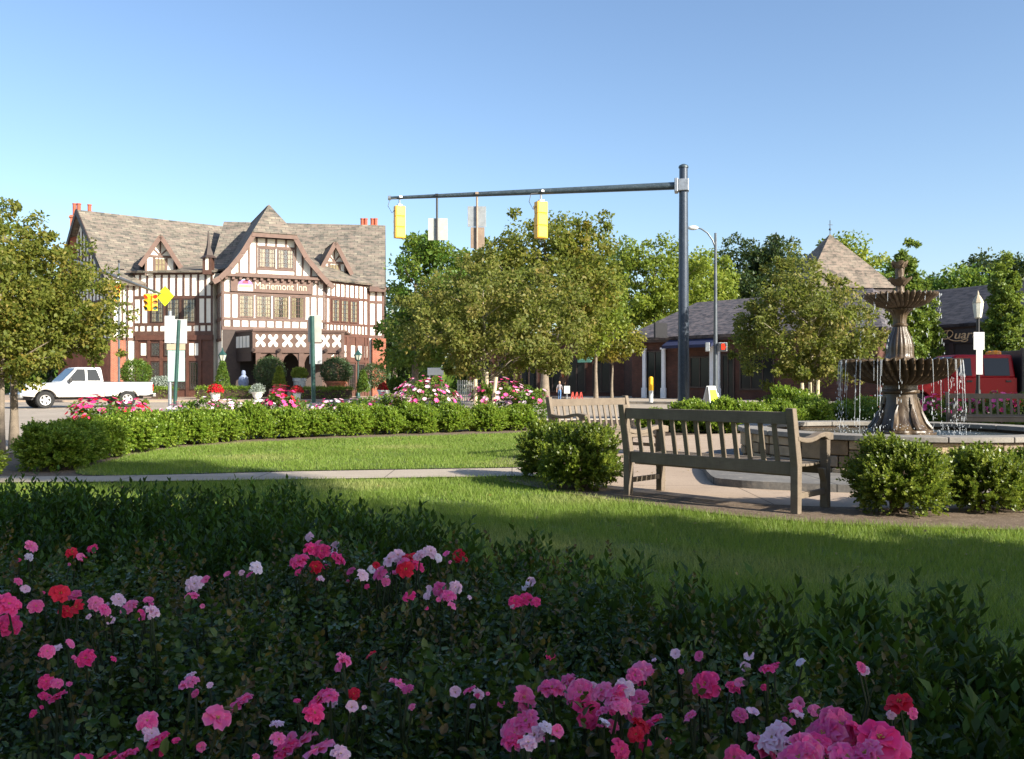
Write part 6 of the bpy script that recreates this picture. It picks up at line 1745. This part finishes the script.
for s in (.08, .62, ew.L - .08): ew.bar(m, (s, 4.4), (s, zE - .4), .16, 0, .05)
for z in (4.5, 5.3, 7.1, 8.0): ew.bar(m, (0, z), (ew.L, z), .2, .001, .055)
ib(m, 'timber_frame', M['timber_red'])
m = MB(); ew.rect(m, .25, ew.L + .05, 0, 4.35, .0, .35); ib(m, 'brick_pier', M['brick'])
m = MB(); ew.rect(m, .0, ew.L + .5, zE - .5, zE - .12, .1, .5); ib(m, 'eaves_board', M['timber'])

# dormers: gabled fronts with a little casement
def dormer(A, B, zb_, ze, za, win, ov=.38, back=4.0):
    d = Facade(A, B); c = d.L / 2
    m = MB(); m.prism([d.p(0, zb_), d.p(d.L, zb_), d.p(d.L, ze), d.p(c, za - .1), d.p(0, ze)], -d.n * back); dm = ib(m, 'dormer', M['plaster'])
    m = MB(); k = (za - ze) / c
    for sg in (-1, 1): roof_slab(m, [d.p(c + sg * (c + .32), ze - .32 * k, ov), d.p(c, za, ov), d.p(c, za, -back), d.p(c + sg * (c + .32), ze - .32 * k, -back)], .13)
    ib(m, 'dormer_roof', M['slate'], dm)
    m = MB()
    for sg in (-1, 1): d.bar(m, (c + sg * (c + .34), ze - .34 * k - .16), (c, za - .16), .30, ov - .02, ov + .06); d.bar(m, (c + sg * .05, ze + .22), (c + sg * c * .55, ze + (za - ze) * .46), .1, 0, .04)
    d.bar(m, (c, ze + .1), (c, za - .3), .10, .001, .045); d.bar(m, (0, ze + .1), (d.L, ze + .1), .16, .001, .05)
    for s in (.07, d.L - .07, win[0] - .07, win[1] + .07): d.bar(m, (s, zb_), (s, ze), .14, 0, .04)
    ib(m, 'dormer_timber', M['timber_pale'], dm)
    w = MB(); d.rect(w, win[0], win[1], ze - .95, ze - .08, .01, .03); ib(w, 'dormer_glass', M['curtain'], dm)
    w = MB()
    for i in range(4): s = win[0] + (win[1] - win[0]) * i / 3; d.rect(w, s - .03, s + .03, ze - .98, ze - .02, .012, .05)
    d.rect(w, win[0], win[1], ze - 1.02, ze - .95, .012, .06); d.rect(w, win[0], win[1], ze - .5, ze - .46, .012, .049); ib(w, 'dormer_frame', M['timber_pale'], dm)
dA = Vector((X(145, 62.3), 62.3)); dt = R(24)
dormer((dA.x, dA.y), (dA.x + 2.0 * math.cos(dt), dA.y + 2.0 * math.sin(dt)), 8.6, 9.85, 11.45, (.66, 1.34), ov=.55)
dA = Vector((X(322.5, 65.6), 65.6)); dt = R(22)
dormer((dA.x, dA.y), (dA.x + 1.75 * math.cos(dt), dA.y + 1.75 * math.sin(dt)), 8.4, 9.85, 11.5, (.56, 1.2), back=3.4, ov=.5)
# slender spire on its little turret
tb_ = G(208.5, 62.2); m = MB()
m.box((tb_.x, tb_.y, 9.2), (.62, .62, 1.2)); tur = ib(m, 'turret', M['timber'])
m = MB(); m.lathe([(.62, 9.75), (.36, 9.95), (.17, 10.5), (.09, 11.0), (.03, 11.7)], 4, c=(tb_.x, tb_.y, 0)); ib(m, 'turret_spire', M['dark_wood'], tur)
m = MB(); m.box((tb_.x + .0, tb_.y - .318, 9.35), (.2, .02, .9)); ib(m, 'turret_panel', M['plaster'], tur)
# chimneys
M['pot_brick'] = simple('orange_chimney_pot', (.40, .10, .055), .8, vary=.2)
def chimney(px, D, yt, ypot, zbase, w, npot, gap=.5):
    c = G(px, D); m = MB(); zt_ = Z(ypot, D)
    m.box((c.x, c.y, (zbase + zt_) / 2), (w, w * 1.1, zt_ - zbase), R(20)); m.box((c.x, c.y, zt_ - .15), (w + .16, w * 1.1 + .16, .14), R(20)); o = ib(m, 'chimney', M['brick'])
    p = MB()
    for i in range(npot):
        x = c.x + (i - (npot - 1) / 2) * gap
        p.lathe([(.17, zt_), (.15, zt_ + .1), (.15, Z(yt, D) - .08), (.18, Z(yt, D) - .07), (.18, Z(yt, D))], 8, c=(x, c.y, 0))
    ib(p, 'chimney_pot', M['pot_brick'], o)
chimney(76.8, 69.5, 203.5, 216, 8, .85, 2, .34); chimney(89.5, 71.5, 204.5, 213, 10, .6, 1)
chimney(364, 75.5, 218.5, 225.5, 12.5, .6, 2, .3); chimney(374, 75.5, 218.5, 225.5, 12.5, .6, 2, .3)
m = MB(); c = G(119, 62.3); m.tube([LP(1.05, -.06, 8.1), LP(1.05, -.06, .2)], .06, 8); ib(m, 'downpipe', M['timber'])
m = MB(); m.tube([ew.p(0, 8, .1), ew.p(0, .2, .1)], .06, 8); ib(m, 'downpipe', M['timber'])
# ------------------------------------------------------------------ shops on the right
shop = thing('brick_shop', 'single-storey brick shop with a slate hip roof, white door posts and a blue awning', 'shop', G(690, 56, .03))
SO = Vector(shop.location)
def sbld(mb, name, mat, parent=None, off=None, root=None, **kw): return mb.build(name, mat, parent or root or shop, off=off or SO, **kw)
sf = Facade((X(632, 60), 60), (X(634, 60) + .66 * 17, 60 - .75 * 17))     # main front runs toward the viewer's right
zE2, zR2 = 4.1, 6.6; dep = 9
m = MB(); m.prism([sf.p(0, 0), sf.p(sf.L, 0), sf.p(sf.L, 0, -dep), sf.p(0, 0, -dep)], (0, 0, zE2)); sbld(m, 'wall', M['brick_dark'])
m = MB()
e = .55
roof_slab(m, [sf.p(-e, zE2 - .1, e), sf.p(sf.L + e, zE2 - .1, e), sf.p(sf.L - 2.5, zR2, -dep / 2), sf.p(2.0, zR2, -dep / 2)], .2)
roof_slab(m, [sf.p(-e, zE2 - .1, e), sf.p(2.0, zR2, -dep / 2), sf.p(-e, zE2 - .1, -dep - e)], .2)
roof_slab(m, [sf.p(sf.L + e, zE2 - .1, e), sf.p(sf.L + e, zE2 - .1, -dep - e), sf.p(sf.L - 2.5, zR2, -dep / 2)], .2)
roof_slab(m, [sf.p(-e, zE2 - .1, -dep - e), sf.p(2.0, zR2, -dep / 2), sf.p(sf.L - 2.5, zR2, -dep / 2), sf.p(sf.L + e, zE2 - .1, -dep - e)], .2)
sbld(m, 'roof', M['slate_dark'])
m = MB(); sf.rect(m, -e + .05, sf.L + e - .05, zE2 - .42, zE2 - .16, .28, .42); sbld(m, 'fascia', M['dark_wood'])
def opening(fc, px0, px1, z0, z1, frame, name='shop_window', mull=2, root=None, off=None):
    s0, s1 = fc.s_at(px0), fc.s_at(px1)
    f = MB()
    for a in ((s0, s1, z0, z0 + .1), (s0, s1, z1 - .1, z1), (s0, s0 + .1, z0 + .1, z1 - .1), (s1 - .1, s1, z0 + .1, z1 - .1)): fc.rect(f, *a, .0, .09)
    for i in range(1, mull): s = s0 + (s1 - s0) * i / mull; fc.rect(f, s - .03, s + .03, z0 + .1, z1 - .1, .02, .07)
    o = sbld(f, name, frame, root=root, off=off)
    g = MB(); fc.rect(g, s0 + .1, s1 - .1, z0 + .1, z1 - .1, .01, .03); sbld(g, 'pane', M['glass'], o, off=off)
    return o
opening(sf, 646.5, 664.5, .05, 3.15, M['dark_wood'], 'shop_door', 2)
opening(sf, 690, 711, .7, 2.7, M['dark_wood']); opening(sf, 722, 735, .05, 2.8, M['dark_wood'], 'shop_door'); opening(sf, 740, 775, .6, 2.8, M['dark_wood'], mull=3)
M['white_trim'] = simple('white_trim', (.80, .82, .86), .55, vary=.06)
for px, wd in ((645.8, .24), (665, .26), (713.5, .30), (719.8, .2)):
    m = MB(); s = sf.s_at(px); sf.rect(m, s - wd / 2, s + wd / 2, .0, 3.2, .09, .22); sf.rect(m, s - wd / 2 - .05, s + wd / 2 + .05, 0, .7, .09, .26); sf.rect(m, s - wd / 2 - .06, s + wd / 2 + .06, 3.2, 3.32, .09, .28)
    sbld(m, 'door_post', M['white_trim'])
m = MB(); a, b = sf.s_at(673), sf.s_at(722)
m.prism([sf.p(a, 3.98, .05), sf.p(a, 3.40, 1.15), sf.p(a, 3.22, 1.15), sf.p(a, 3.7, .05)], sf.u * (b - a)); sbld(m, 'awning', simple('blue_awning', (.012, .018, .06), .8))  # awning blue darkened in the base colour because this front stands in shade
m = MB(); s = sf.s_at(673)
m.prism([sf.p(s, 3.9, .75), sf.p(s + .14, 3.9, .75), sf.p(s + .14, 4.85, .75), sf.p(s, 4.85, .75)], sf.n * 1.2); m.beam(sf.p(s + .07, 3.95, .3), sf.p(s + .07, 3.95, .8), .06, .06); blade = sbld(m, 'projecting_sign', M['black'])
m = MB()      # scribbled gold script on the sign's face
q = [sf.p(s - .02, 4.25 + .1 * math.sin(i * 1.7) + .02 * i, .84 + .085 * i) for i in range(12)]
m.tube(q, .022, 5); sbld(m, 'script', simple('gold_script', (.45, .36, .2), .4), blade)
# tower with the pyramid roof behind the plaza tree
tw = thing('shop_tower', 'square shop tower with a tall pyramid slate roof rising behind the plaza tree', 'tower', G(830, 58, .03))
TO = Vector(tw.location); tr_ = R(6); hs = 2.75; zt0 = 7.0; zt1 = Z(234, 58)
def tp(x, y, z): v = Matrix.Rotation(tr_, 3, 'Z') @ Vector((x, y, 0)); return Vector((TO.x + v.x, TO.y + v.y, z))
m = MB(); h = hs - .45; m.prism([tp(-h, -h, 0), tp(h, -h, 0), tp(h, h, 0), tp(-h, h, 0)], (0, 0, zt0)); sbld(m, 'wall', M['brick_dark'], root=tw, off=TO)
m = MB(); k = [(hs + .25, zt0 - .05), (hs - .1, zt0 + .42), (.0, zt1)]
cs4 = [(-1, -1), (1, -1), (1, 1), (-1, 1)]
V_ = [tp(a * k[0][0], b * k[0][0], k[0][1]) for a, b in cs4] + [tp(a * k[1][0], b * k[1][0], k[1][1]) for a, b in cs4] + [tp(0, 0, zt1)]
m.add(V_, [(3, 2, 1, 0)] + [(i, (i + 1) % 4, 4 + (i + 1) % 4, 4 + i) for i in range(4)] + [(4 + i, 4 + (i + 1) % 4, 8) for i in range(4)]); sbld(m, 'roof', M['slate_tan'], root=tw, off=TO)
m = MB(); q = hs + .12; m.prism([tp(-q, -q, zt0 - .32), tp(q, -q, zt0 - .32), tp(q, q, zt0 - .32), tp(-q, q, zt0 - .32)], (0, 0, .24)); sbld(m, 'eaves', M['dark_wood'], root=tw, off=TO)
m = MB(); m.tube([tp(0, 0, zt1 - .1), tp(0, 0, zt1 + .9)], .022, 6); m.sphere(tp(0, 0, zt1 + .3), .08); m.beam(tp(-.12, 0, zt1 + .6), tp(.18, 0, zt1 + .6), .015, .03); sbld(m, 'weathervane', M['black'], root=tw, off=TO)
for sx in (-1.1, 1.1):
    f = Facade((tp(-h, -h, 0).x, tp(-h, -h, 0).y), (tp(h, -h, 0).x, tp(h, -h, 0).y)); w = MB(); f.rect(w, f.L / 2 + sx - .5, f.L / 2 + sx + .5, 4.2, 6.0, 0, .06); o = sbld(w, 'window', M['dark_wood'], root=tw, off=TO)
    w = MB(); f.rect(w, f.L / 2 + sx - .42, f.L / 2 + sx + .42, 4.28, 5.92, .061, .07); sbld(w, 'pane', M['glass'], o, off=TO)

# dark shop with gold script sign at right
ds = thing('dark_shop', 'dark-fronted shop with a blue-grey slate roof and gold script sign behind the red truck', 'shop', G(960, 49, .03))
DO = Vector(ds.location)
df = Facade((X(866, 54), 54), (X(1060, 43.5), 43.5))
zE3, zR3 = 4.35, 6.7
M['shop_front'] = simple('dark_shopfront', (.035, .028, .024), .6)
m = MB(); m.prism([df.p(0, 0), df.p(df.L, 0), df.p(df.L, 0, -8), df.p(0, 0, -8)], (0, 0, zE3)); sbld(m, 'wall', M['shop_front'], root=ds, off=DO)
m = MB(); roof_slab(m, [df.p(-.4, zE3 - .1, .5), df.p(df.L + .4, zE3 - .1, .5), df.p(df.L + .4, zR3, -4), df.p(-.4, zR3, -4)], .2); roof_slab(m, [df.p(-.4, zE3 - .1, -8.5), df.p(-.4, zR3, -4), df.p(df.L + .4, zR3, -4), df.p(df.L + .4, zE3 - .1, -8.5)], .2); sbld(m, 'roof', M['slate_black'], root=ds, off=DO)
m = MB()
for i in range(7): s = .4 + i * (df.L - .8) / 6; df.rect(m, s - .14, s + .14, 0, zE3 - .3, .0, .12)
df.rect(m, 0, df.L, zE3 - .35, zE3 - .12, .0, .2); df.rect(m, 0, df.L, 2.0, 2.12, 0, .1); sbld(m, 'shopfront_frame', M['dark_wood'], root=ds, off=DO)
for i in range(6):
    s = .4 + i * (df.L - .8) / 6; m = MB(); df.rect(m, s + .2, s + (df.L - .8) / 6 - .2, .5, 1.95, .01, .04); sbld(m, 'shop_window', M['glass'], root=ds, off=DO)
s0, s1 = df.s_at(943), df.s_at(992)
m = MB(); df.rect(m, s0 - .15, s1 + .2, 3.2, 4.0, .02, .12); sg_ = sbld(m, 'sign_panel', M['black'], root=ds, off=DO)
M['gold'] = simple('gold_letters', (.78, .52, .27), .45, vary=.1)
text_mesh('uarter', 'lettering', M['gold'], sg_, df, s0 + .82, 3.46, .62, .135, DO, width=(s1 - s0) - .85, shear=.25, bold=.004)
m = MB()        # flourish: the big looped initial and its tail
def cur(pts, n=6):
    out = []
    for i in range(len(pts) - 1):
        p0, p1, p2, p3 = [Vector((*pts[min(max(j, 0), len(pts) - 1)], 0)) for j in (i - 1, i, i + 1, i + 2)]
        for k in range(n):
            t_ = k / n; v = .5 * (2 * p1 + (p2 - p0) * t_ + (2 * p0 - 5 * p1 + 4 * p2 - p3) * t_ ** 2 + (3 * p1 - p0 - 3 * p2 + p3) * t_ ** 3); out.append((v.x, v.y))
    return out
loop = cur([(.55, 2.92), (.2, 2.9), (0, 2.68), (.08, 2.5), (.35, 2.48), (.62, 2.6), (.72, 2.8), (.5, 2.94), (.35, 2.75), (.45, 2.5), (.75, 2.36), (1.15, 2.34), (1.5, 2.42), (1.62, 2.36), (1.45, 2.28), (1.2, 2.31)])
m.tube([df.p(s0 + a, z + 1.0, .145) for a, z in loop], .028, 6); sbld(m, 'flourish', M['gold'], sg_, off=DO)

# dark storefronts behind the plaza tree
sfr = thing('storefront_row', 'row of dark storefronts in shade behind the plane tree with a small green awning', 'shops', G(575, 66, .03))
RO = Vector(sfr.location)
rf = Facade((X(470, 70), 70), (X(624, 64.5), 64.5))
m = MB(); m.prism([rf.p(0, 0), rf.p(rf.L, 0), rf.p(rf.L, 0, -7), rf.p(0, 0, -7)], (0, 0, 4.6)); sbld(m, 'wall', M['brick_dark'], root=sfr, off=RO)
m = MB(); roof_slab(m, [rf.p(-.4, 4.4, .6), rf.p(rf.L + .4, 4.4, .6), rf.p(rf.L + .4, 5.0, -3.5), rf.p(-.4, 5.0, -3.5)], .2); roof_slab(m, [rf.p(-.4, 4.4, -7.6), rf.p(-.4, 5.0, -3.5), rf.p(rf.L + .4, 5.0, -3.5), rf.p(rf.L + .4, 4.4, -7.6)], .2); sbld(m, 'roof', M['slate_dark'], root=sfr, off=RO)
for i in range(6):
    s = .5 + i * (rf.L - 1) / 6; m = MB(); w = (rf.L - 1) / 6 - .5
    for a in ((s, s + w, .3, .42), (s, s + w, 2.7, 2.82), (s, s + .1, .42, 2.7), (s + w - .1, s + w, .42, 2.7), (s + w / 2 - .04, s + w / 2 + .04, .42, 2.7)): rf.rect(m, *a, 0, .08)
    o = sbld(m, 'shop_window', M['dark_wood'], root=sfr, off=RO); g = MB(); rf.rect(g, s + .1, s + w - .1, .42, 2.7, .01, .03); sbld(g, 'pane', M['glass'], o, off=RO)
a, b = rf.s_at(584), rf.s_at(597); m = MB(); m.prism([rf.p(a, 3.35, .05), rf.p(a, 2.7, 1.3), rf.p(a, 2.5, 1.3), rf.p(a, 3.1, .05)], rf.u * (b - a)); sbld(m, 'awning', simple('green_awning', (.08, .22, .17), .8), root=sfr, off=RO)

# ------------------------------------------------------------------ garden before the inn
def topiary(name, label, px, D, ytop, ybot, wpx, leaf='topiary', pot=None, potw=0, ypot=None, cone=False, group=None, base=.03, size=.10, sz=None):
    b = G(px, D, base); k = D / F; t = thing(name, label, 'topiary' if name == 'topiary' else 'shrub', b, 0, group)
    r = wpx * k / 2; z0 = max(.05, Z(ybot, D) - base); z1 = Z(ytop, D) - base; n = int(900 if wpx > 24 else 520)
    d = unit(rng.normal(size=(n, 3))); hz = (z1 - z0) / 2
    if cone:
        f = rng.random(n) ** .8; a = rng.uniform(0, 6.283, n); rad = r * (1 - f * .9) ** .85 * rng.uniform(.8, 1.03, n) * np.where(f < .12, .75 + 2 * f, 1)
        pos = np.stack([np.cos(a) * rad, np.sin(a) * rad, z0 + f * (z1 - z0)], 1); d = unit(np.stack([np.cos(a), np.sin(a), np.full(n, .5)], 1))
    else: pos = np.array([0, 0, z0 + hz]) + d * np.array([r, r, hz]) * rng.uniform(.85, 1.05, (n, 1))
    m_ = 7; ci = np.repeat(np.arange(n), m_); pos = pos[ci] + rng.normal(size=(n * m_, 3)) * r * .07
    foliage('foliage', t, pos, d[ci], rng.random(n)[ci], size, LM[leaf])
    if pot:
        pw = potw * k / 2; pz = Z(ypot, D) - base
        m = MB(); m.lathe([(pw * .72, 0), (pw * .95, pz * .85), (pw * 1.06, pz * .86), (pw * 1.06, pz), (pw * .9, pz), (pw * .85, pz * .9)], 20); m.build('planter', pot, t, smooth=True)
        if not cone and pz < z0: m = MB(); m.tube([(0, 0, pz * .8), (0, 0, z0 + .2)], .05, 8); m.build('trunk', M['bark'], t)
    return t
topiary('topiary', 'large round dark shrub before the porch, left one of the two big balls', 270, 57, 357.5, 387, 29)
topiary('topiary', 'large round dark shrub in a broad terracotta planter right of the green sign post', 336, 56.5, 358, 384, 29, pot=M['pot_clay'], potw=20, ypot=381)
topiary('topiary', 'round dark shrub under the right end of the inn', 374, 59, 364, 387, 24)
topiary('topiary', 'cone-shaped yellow-green shrub under the porch lantern', 222.5, 56, 362, 389, 16, 'mid', cone=True)
topiary('topiary', 'small bright cone shrub in a terracotta pot beside the big ball left of the porch', 279.5, 55, 367, 387, 14, 'bright', pot=M['pot_clay'], potw=12, ypot=384, cone=True)
topiary('topiary', 'bright green plant in a woven grey planter before the porch opening', 299.5, 55.5, 368, 379, 14, 'bright', pot=M['pot_grey'], potw=13, ypot=378)
topiary('topiary', 'yellow-green cone shrub before the right lantern', 363, 56, 371, 392, 14, 'mid', cone=True)
topiary('bush', 'low bright bush between the inn and the first pink rose mound', 396, 50, 378, 392, 14, 'mid')
topiary('bush', 'wide green bush behind the pickup truck bed', 136, 58, 360, 385, 27, 'mid')
topiary('bush', 'silvery low bush right of the pickup truck tailgate', 161, 57, 377, 388, 18, 'silver')
topiary('bush', 'small silvery plant left of the round shrub at the right end of the inn', 364, 57.5, 381, 390, 10, 'silver')
def low_hedge(label, px0, px1, D0, D1, ytop, leaf='boxfar'):
    a = G(px0, D0, .03); b = G(px1, D1, .03); t = thing('low_hedge', label, 'hedge', a); L = (b - a).length; n = int(L * 170); h = Z(ytop, (D0 + D1) / 2) - .03
    u = np.array((b - a).normalized()); v = np.array([-u[1], u[0], 0])
    s = rng.uniform(0, L, n); q = rng.uniform(-.38, .38, n); z = np.where(np.abs(q) > .3, rng.uniform(.03, h, n), h * rng.uniform(.88, 1.04, n)); q = np.where(z < h * .8, np.sign(q) * rng.uniform(.32, .4, n), q)
    pos = s[:, None] * u + q[:, None] * v; pos[:, 2] = z; out = q[:, None] * v * 2 + np.array([0, 0, .5])
    m_ = 6; ci = np.repeat(np.arange(n), m_); foliage('foliage', t, pos[ci] + rng.normal(size=(n * m_, 3)) * .05, unit(out)[ci], rng.random(n)[ci], .085, LM[leaf])
    mb = MB(); mb.beam(Vector((0, 0, h * .4)), (b - a) + Vector((0, 0, h * .4)), .5, h * .8); mb.build('stems', M['soil'], t)
low_hedge('low clipped hedge before the left end of the inn entrance between lantern and urn', 197.5, 257, 55.5, 55.2, 387.5)
low_hedge('low clipped hedge before the inn entrance right of the pale urn', 297, 352, 55, 55.5, 388)
low_hedge('short low hedge with a brick edge behind the pickup truck tailgate', 153, 176, 56, 56, 388)
M['flower_red'] = PM['red']
def pot_flowers(label, px, D, ytop, yrim, ybot, wpot, wfl, kind='red', urn=False, base=.0):
    b = G(px, D, base); k = D / F; t = thing('planter', label, 'planter', b); pw = wpot * k / 2; pz = Z(yrim, D) - base; r = wfl * k / 2; z1 = Z(ytop, D) - base
    m = MB()
    if urn: m.lathe([(pw * .75, 0), (pw * .75, .08), (pw * .42, .14), (pw * .40, pz * .3), (pw * .75, pz * .55), (pw * .85, pz * .8), (pw * 1.12, pz * .97), (pw * 1.12, pz), (pw * .8, pz)], 22)
    else: m.lathe([(pw * .66, 0), (pw * .92, pz * .84), (pw * 1.05, pz * .86), (pw * 1.05, pz), (pw * .9, pz)], 20)
    m.build('pot', M['pot_white'], t, smooth=True)
    n = 260; d = unit(rng.normal(size=(n, 3))); d[:, 2] = np.abs(d[:, 2]); pos = np.array([0, 0, pz]) + d * np.array([r, r, max(.15, z1 - pz)]) * rng.uniform(.6, 1, (n, 1)); ci = np.repeat(np.arange(n), 5)
    foliage('foliage', t, pos[ci] * np.array([1, 1, 1]) + rng.normal(size=(n * 5, 3)) * .04, d[ci], rng.random(n)[ci], .08, LM['silver' if kind is None else 'mid'])
    if kind:
        pos = np.array([0, 0, pz]) + d * np.array([r, r, max(.15, z1 - pz)]) * rng.uniform(.95, 1.12, (n, 1)); ax = unit(rng.normal(size=(n * 4, 3))); ci = np.repeat(np.arange(n), 4)
        o = leaf_mesh('flowers', pos[ci], d[ci] + rng.normal(size=(n * 4, 3)) * .3, ax, .085, PM[kind], t, .9); tag(o, kind='stuff')
pot_flowers('white pot of red flowers on the pavement below the porch lantern', 215.5, 51, 385, 392.5, 402.5, 10.5, 14)
pot_flowers('pale stone urn with trailing grey leaves before the hedge gap', 257.5, 49.5, 384, 392, 406, 12, 15, None, True)
pot_flowers('pale pot of red flowers behind the coral rose bush', 297, 52, 386.5, 392, 402, 9, 11)
pot_flowers('small white pot of red flowers at the right end of the inn hedge', 383.5, 53, 383.5, 390, 398, 12, 10)
def lantern(label, px, D, yt, yb):
    b = G(px, D, .03); k = D / F; t = thing('lantern_post', label, 'lamp post', b, 0, 'lantern posts before the inn'); h = lambda y: Z(y, D) - .03
    m = MB(); m.tube([(0, 0, 0), (0, 0, h(yb + 1))], [.07, .045], 10); m.lathe([(.16, 0), (.14, .3), (.07, .6)], 10); m.build('post', M['green_post'], t, smooth=True)
    m = MB(); m.lathe([(2.0 * k, h(yb)), (4.0 * k, h(yt + 6))], 6, cap=False); m.lathe([(1.2 * k, h(yb - .5)), (1.9 * k, h(yb - 1))], 6); m.build('glass', simple('lantern_glass', (.55, .55, .45), .25, vary=.05), t)
    m = MB()
    for q in range(6):
        a = q * math.pi / 3; m.beam((2.05 * k * math.cos(a), 2.05 * k * math.sin(a), h(yb)), (4.1 * k * math.cos(a), 4.1 * k * math.sin(a), h(yt + 6)), .03, .03)
    m.lathe([(4.4 * k, h(yt + 6)), (4.0 * k, h(yt + 5.2)), (1.6 * k, h(yt + 2.5)), (.8 * k, h(yt + 1.5)), (.3 * k, h(yt - 1.5))], 6); m.lathe([(2.3 * k, h(yb) + .02), (2.1 * k, h(yb) - .06)], 8); m.build('cage', M['green_post'], t)
lantern('green lantern on a post left of the porch above the cone shrub', 222.5, 57, 349, 361)
lantern('green lantern on a post before the brick pier at the right end of the inn', 358, 57.5, 349, 360)
t = thing('garden_statue', 'pale blue-grey rounded figure in the dark porch recess left of the big ball shrub', 'statue', G(243.5, 59, .03))
m = MB(); m.lathe([(.28, 0), (.30, .25), (.28, .75), (.36, 1.0), (.30, 1.35), (.12, 1.52), (.15, 1.62), (.12, 1.78), (.03, 1.84)], 16); m.build('figure', simple('bluegrey_stone', (.24, .29, .42), .8), t, smooth=True)

# ------------------------------------------------------------------ unseen trees out of frame that shade the view
for lab, base, es, k in SHADE:
    tree('shade_tree', lab, base, [tuple(e) for e in es], 'mid', int(420 * max(.45, k)), 70, .9 * k, .30 * max(.5, k), .28 * k, 3.2 * k, group='tall trees around the plaza', limbs=24, shell=.15)
# distant wooded rise on the horizon
n = 9000
a = rng.uniform(-.75, .75, n); Dd = rng.uniform(150, 260, n); hh = (5 + 3.5 * np.sin(a * 23) * np.cos(a * 11 + 1) + 2 * np.sin(a * 61)) * rng.random(n) ** .6
pos = np.stack([np.sin(a) * Dd * 1.15, np.cos(a) * Dd, np.maximum(.2, hh)], 1)
o = foliage('distant_wood', None, pos, np.tile(np.array([[0, -.6, .6]]), (n, 1)), rng.random(n), 3.2, LM['mid']); tag(o, kind='stuff')
# ------------------------------------------------------------------ camera, sun, sky
cam = bpy.data.cameras.new('camera'); cam.sensor_width = 36; cam.lens = 36 * F / 1024
cam.clip_start = .05; cam.clip_end = 4000
cam.shift_y = -(379.5 - HY) / 1024 * -1 * -1
co = bpy.data.objects.new('camera', cam); COL.objects.link(co)
co.location = (0, 0, CH); co.rotation_euler = (R(90), 0, 0)
SC.camera = co
AZ, EL = SUN_AZ, SUN_EL      # AZ: degrees from +Y towards +X
sd = Vector((math.sin(R(AZ)) * math.cos(R(EL)), math.cos(R(AZ)) * math.cos(R(EL)), math.sin(R(EL))))
sl = bpy.data.lights.new('sun', 'SUN'); sl.energy = SUN_W; sl.angle = R(.5); sl.color = (1.0, .93, .80)
so = bpy.data.objects.new('sun', sl); COL.objects.link(so)
so.rotation_euler = sd.to_track_quat('Z', 'Y').to_euler(); so.location = sd * 60
w = bpy.data.worlds.new('World'); SC.world = w; w.use_nodes = True
nt = w.node_tree; nt.nodes.clear()
sk = nt.nodes.new('ShaderNodeTexSky'); sk.sky_type = 'NISHITA'; sk.sun_disc = False
sk.sun_elevation = R(EL); sk.sun_rotation = R(AZ); sk.altitude = SKY_ALT; sk.air_density = SKY_AIR; sk.dust_density = SKY_DUST; sk.ozone_density = SKY_OZ
bg = nt.nodes.new('ShaderNodeBackground'); bg.inputs[1].default_value = SKY_W
wo = nt.nodes.new('ShaderNodeOutputWorld')
hs_ = nt.nodes.new('ShaderNodeHueSaturation'); hs_.inputs['Saturation'].default_value = SKY_SAT; hs_.inputs['Hue'].default_value = .502
nt.links.new(sk.outputs[0], hs_.inputs['Color']); nt.links.new(hs_.outputs[0], bg.inputs[0]); nt.links.new(bg.outputs[0], wo.inputs[0])
SC.view_settings.view_transform = 'Standard'; SC.view_settings.look = 'None'
SC.view_settings.exposure = EXPO; SC.view_settings.gamma = 1.0
SC.view_settings.use_curve_mapping = False
SC.render.engine = 'CYCLES'
SC.cycles.use_denoising = True
SC.cycles.max_bounces = 8; SC.cycles.transparent_max_bounces = 8
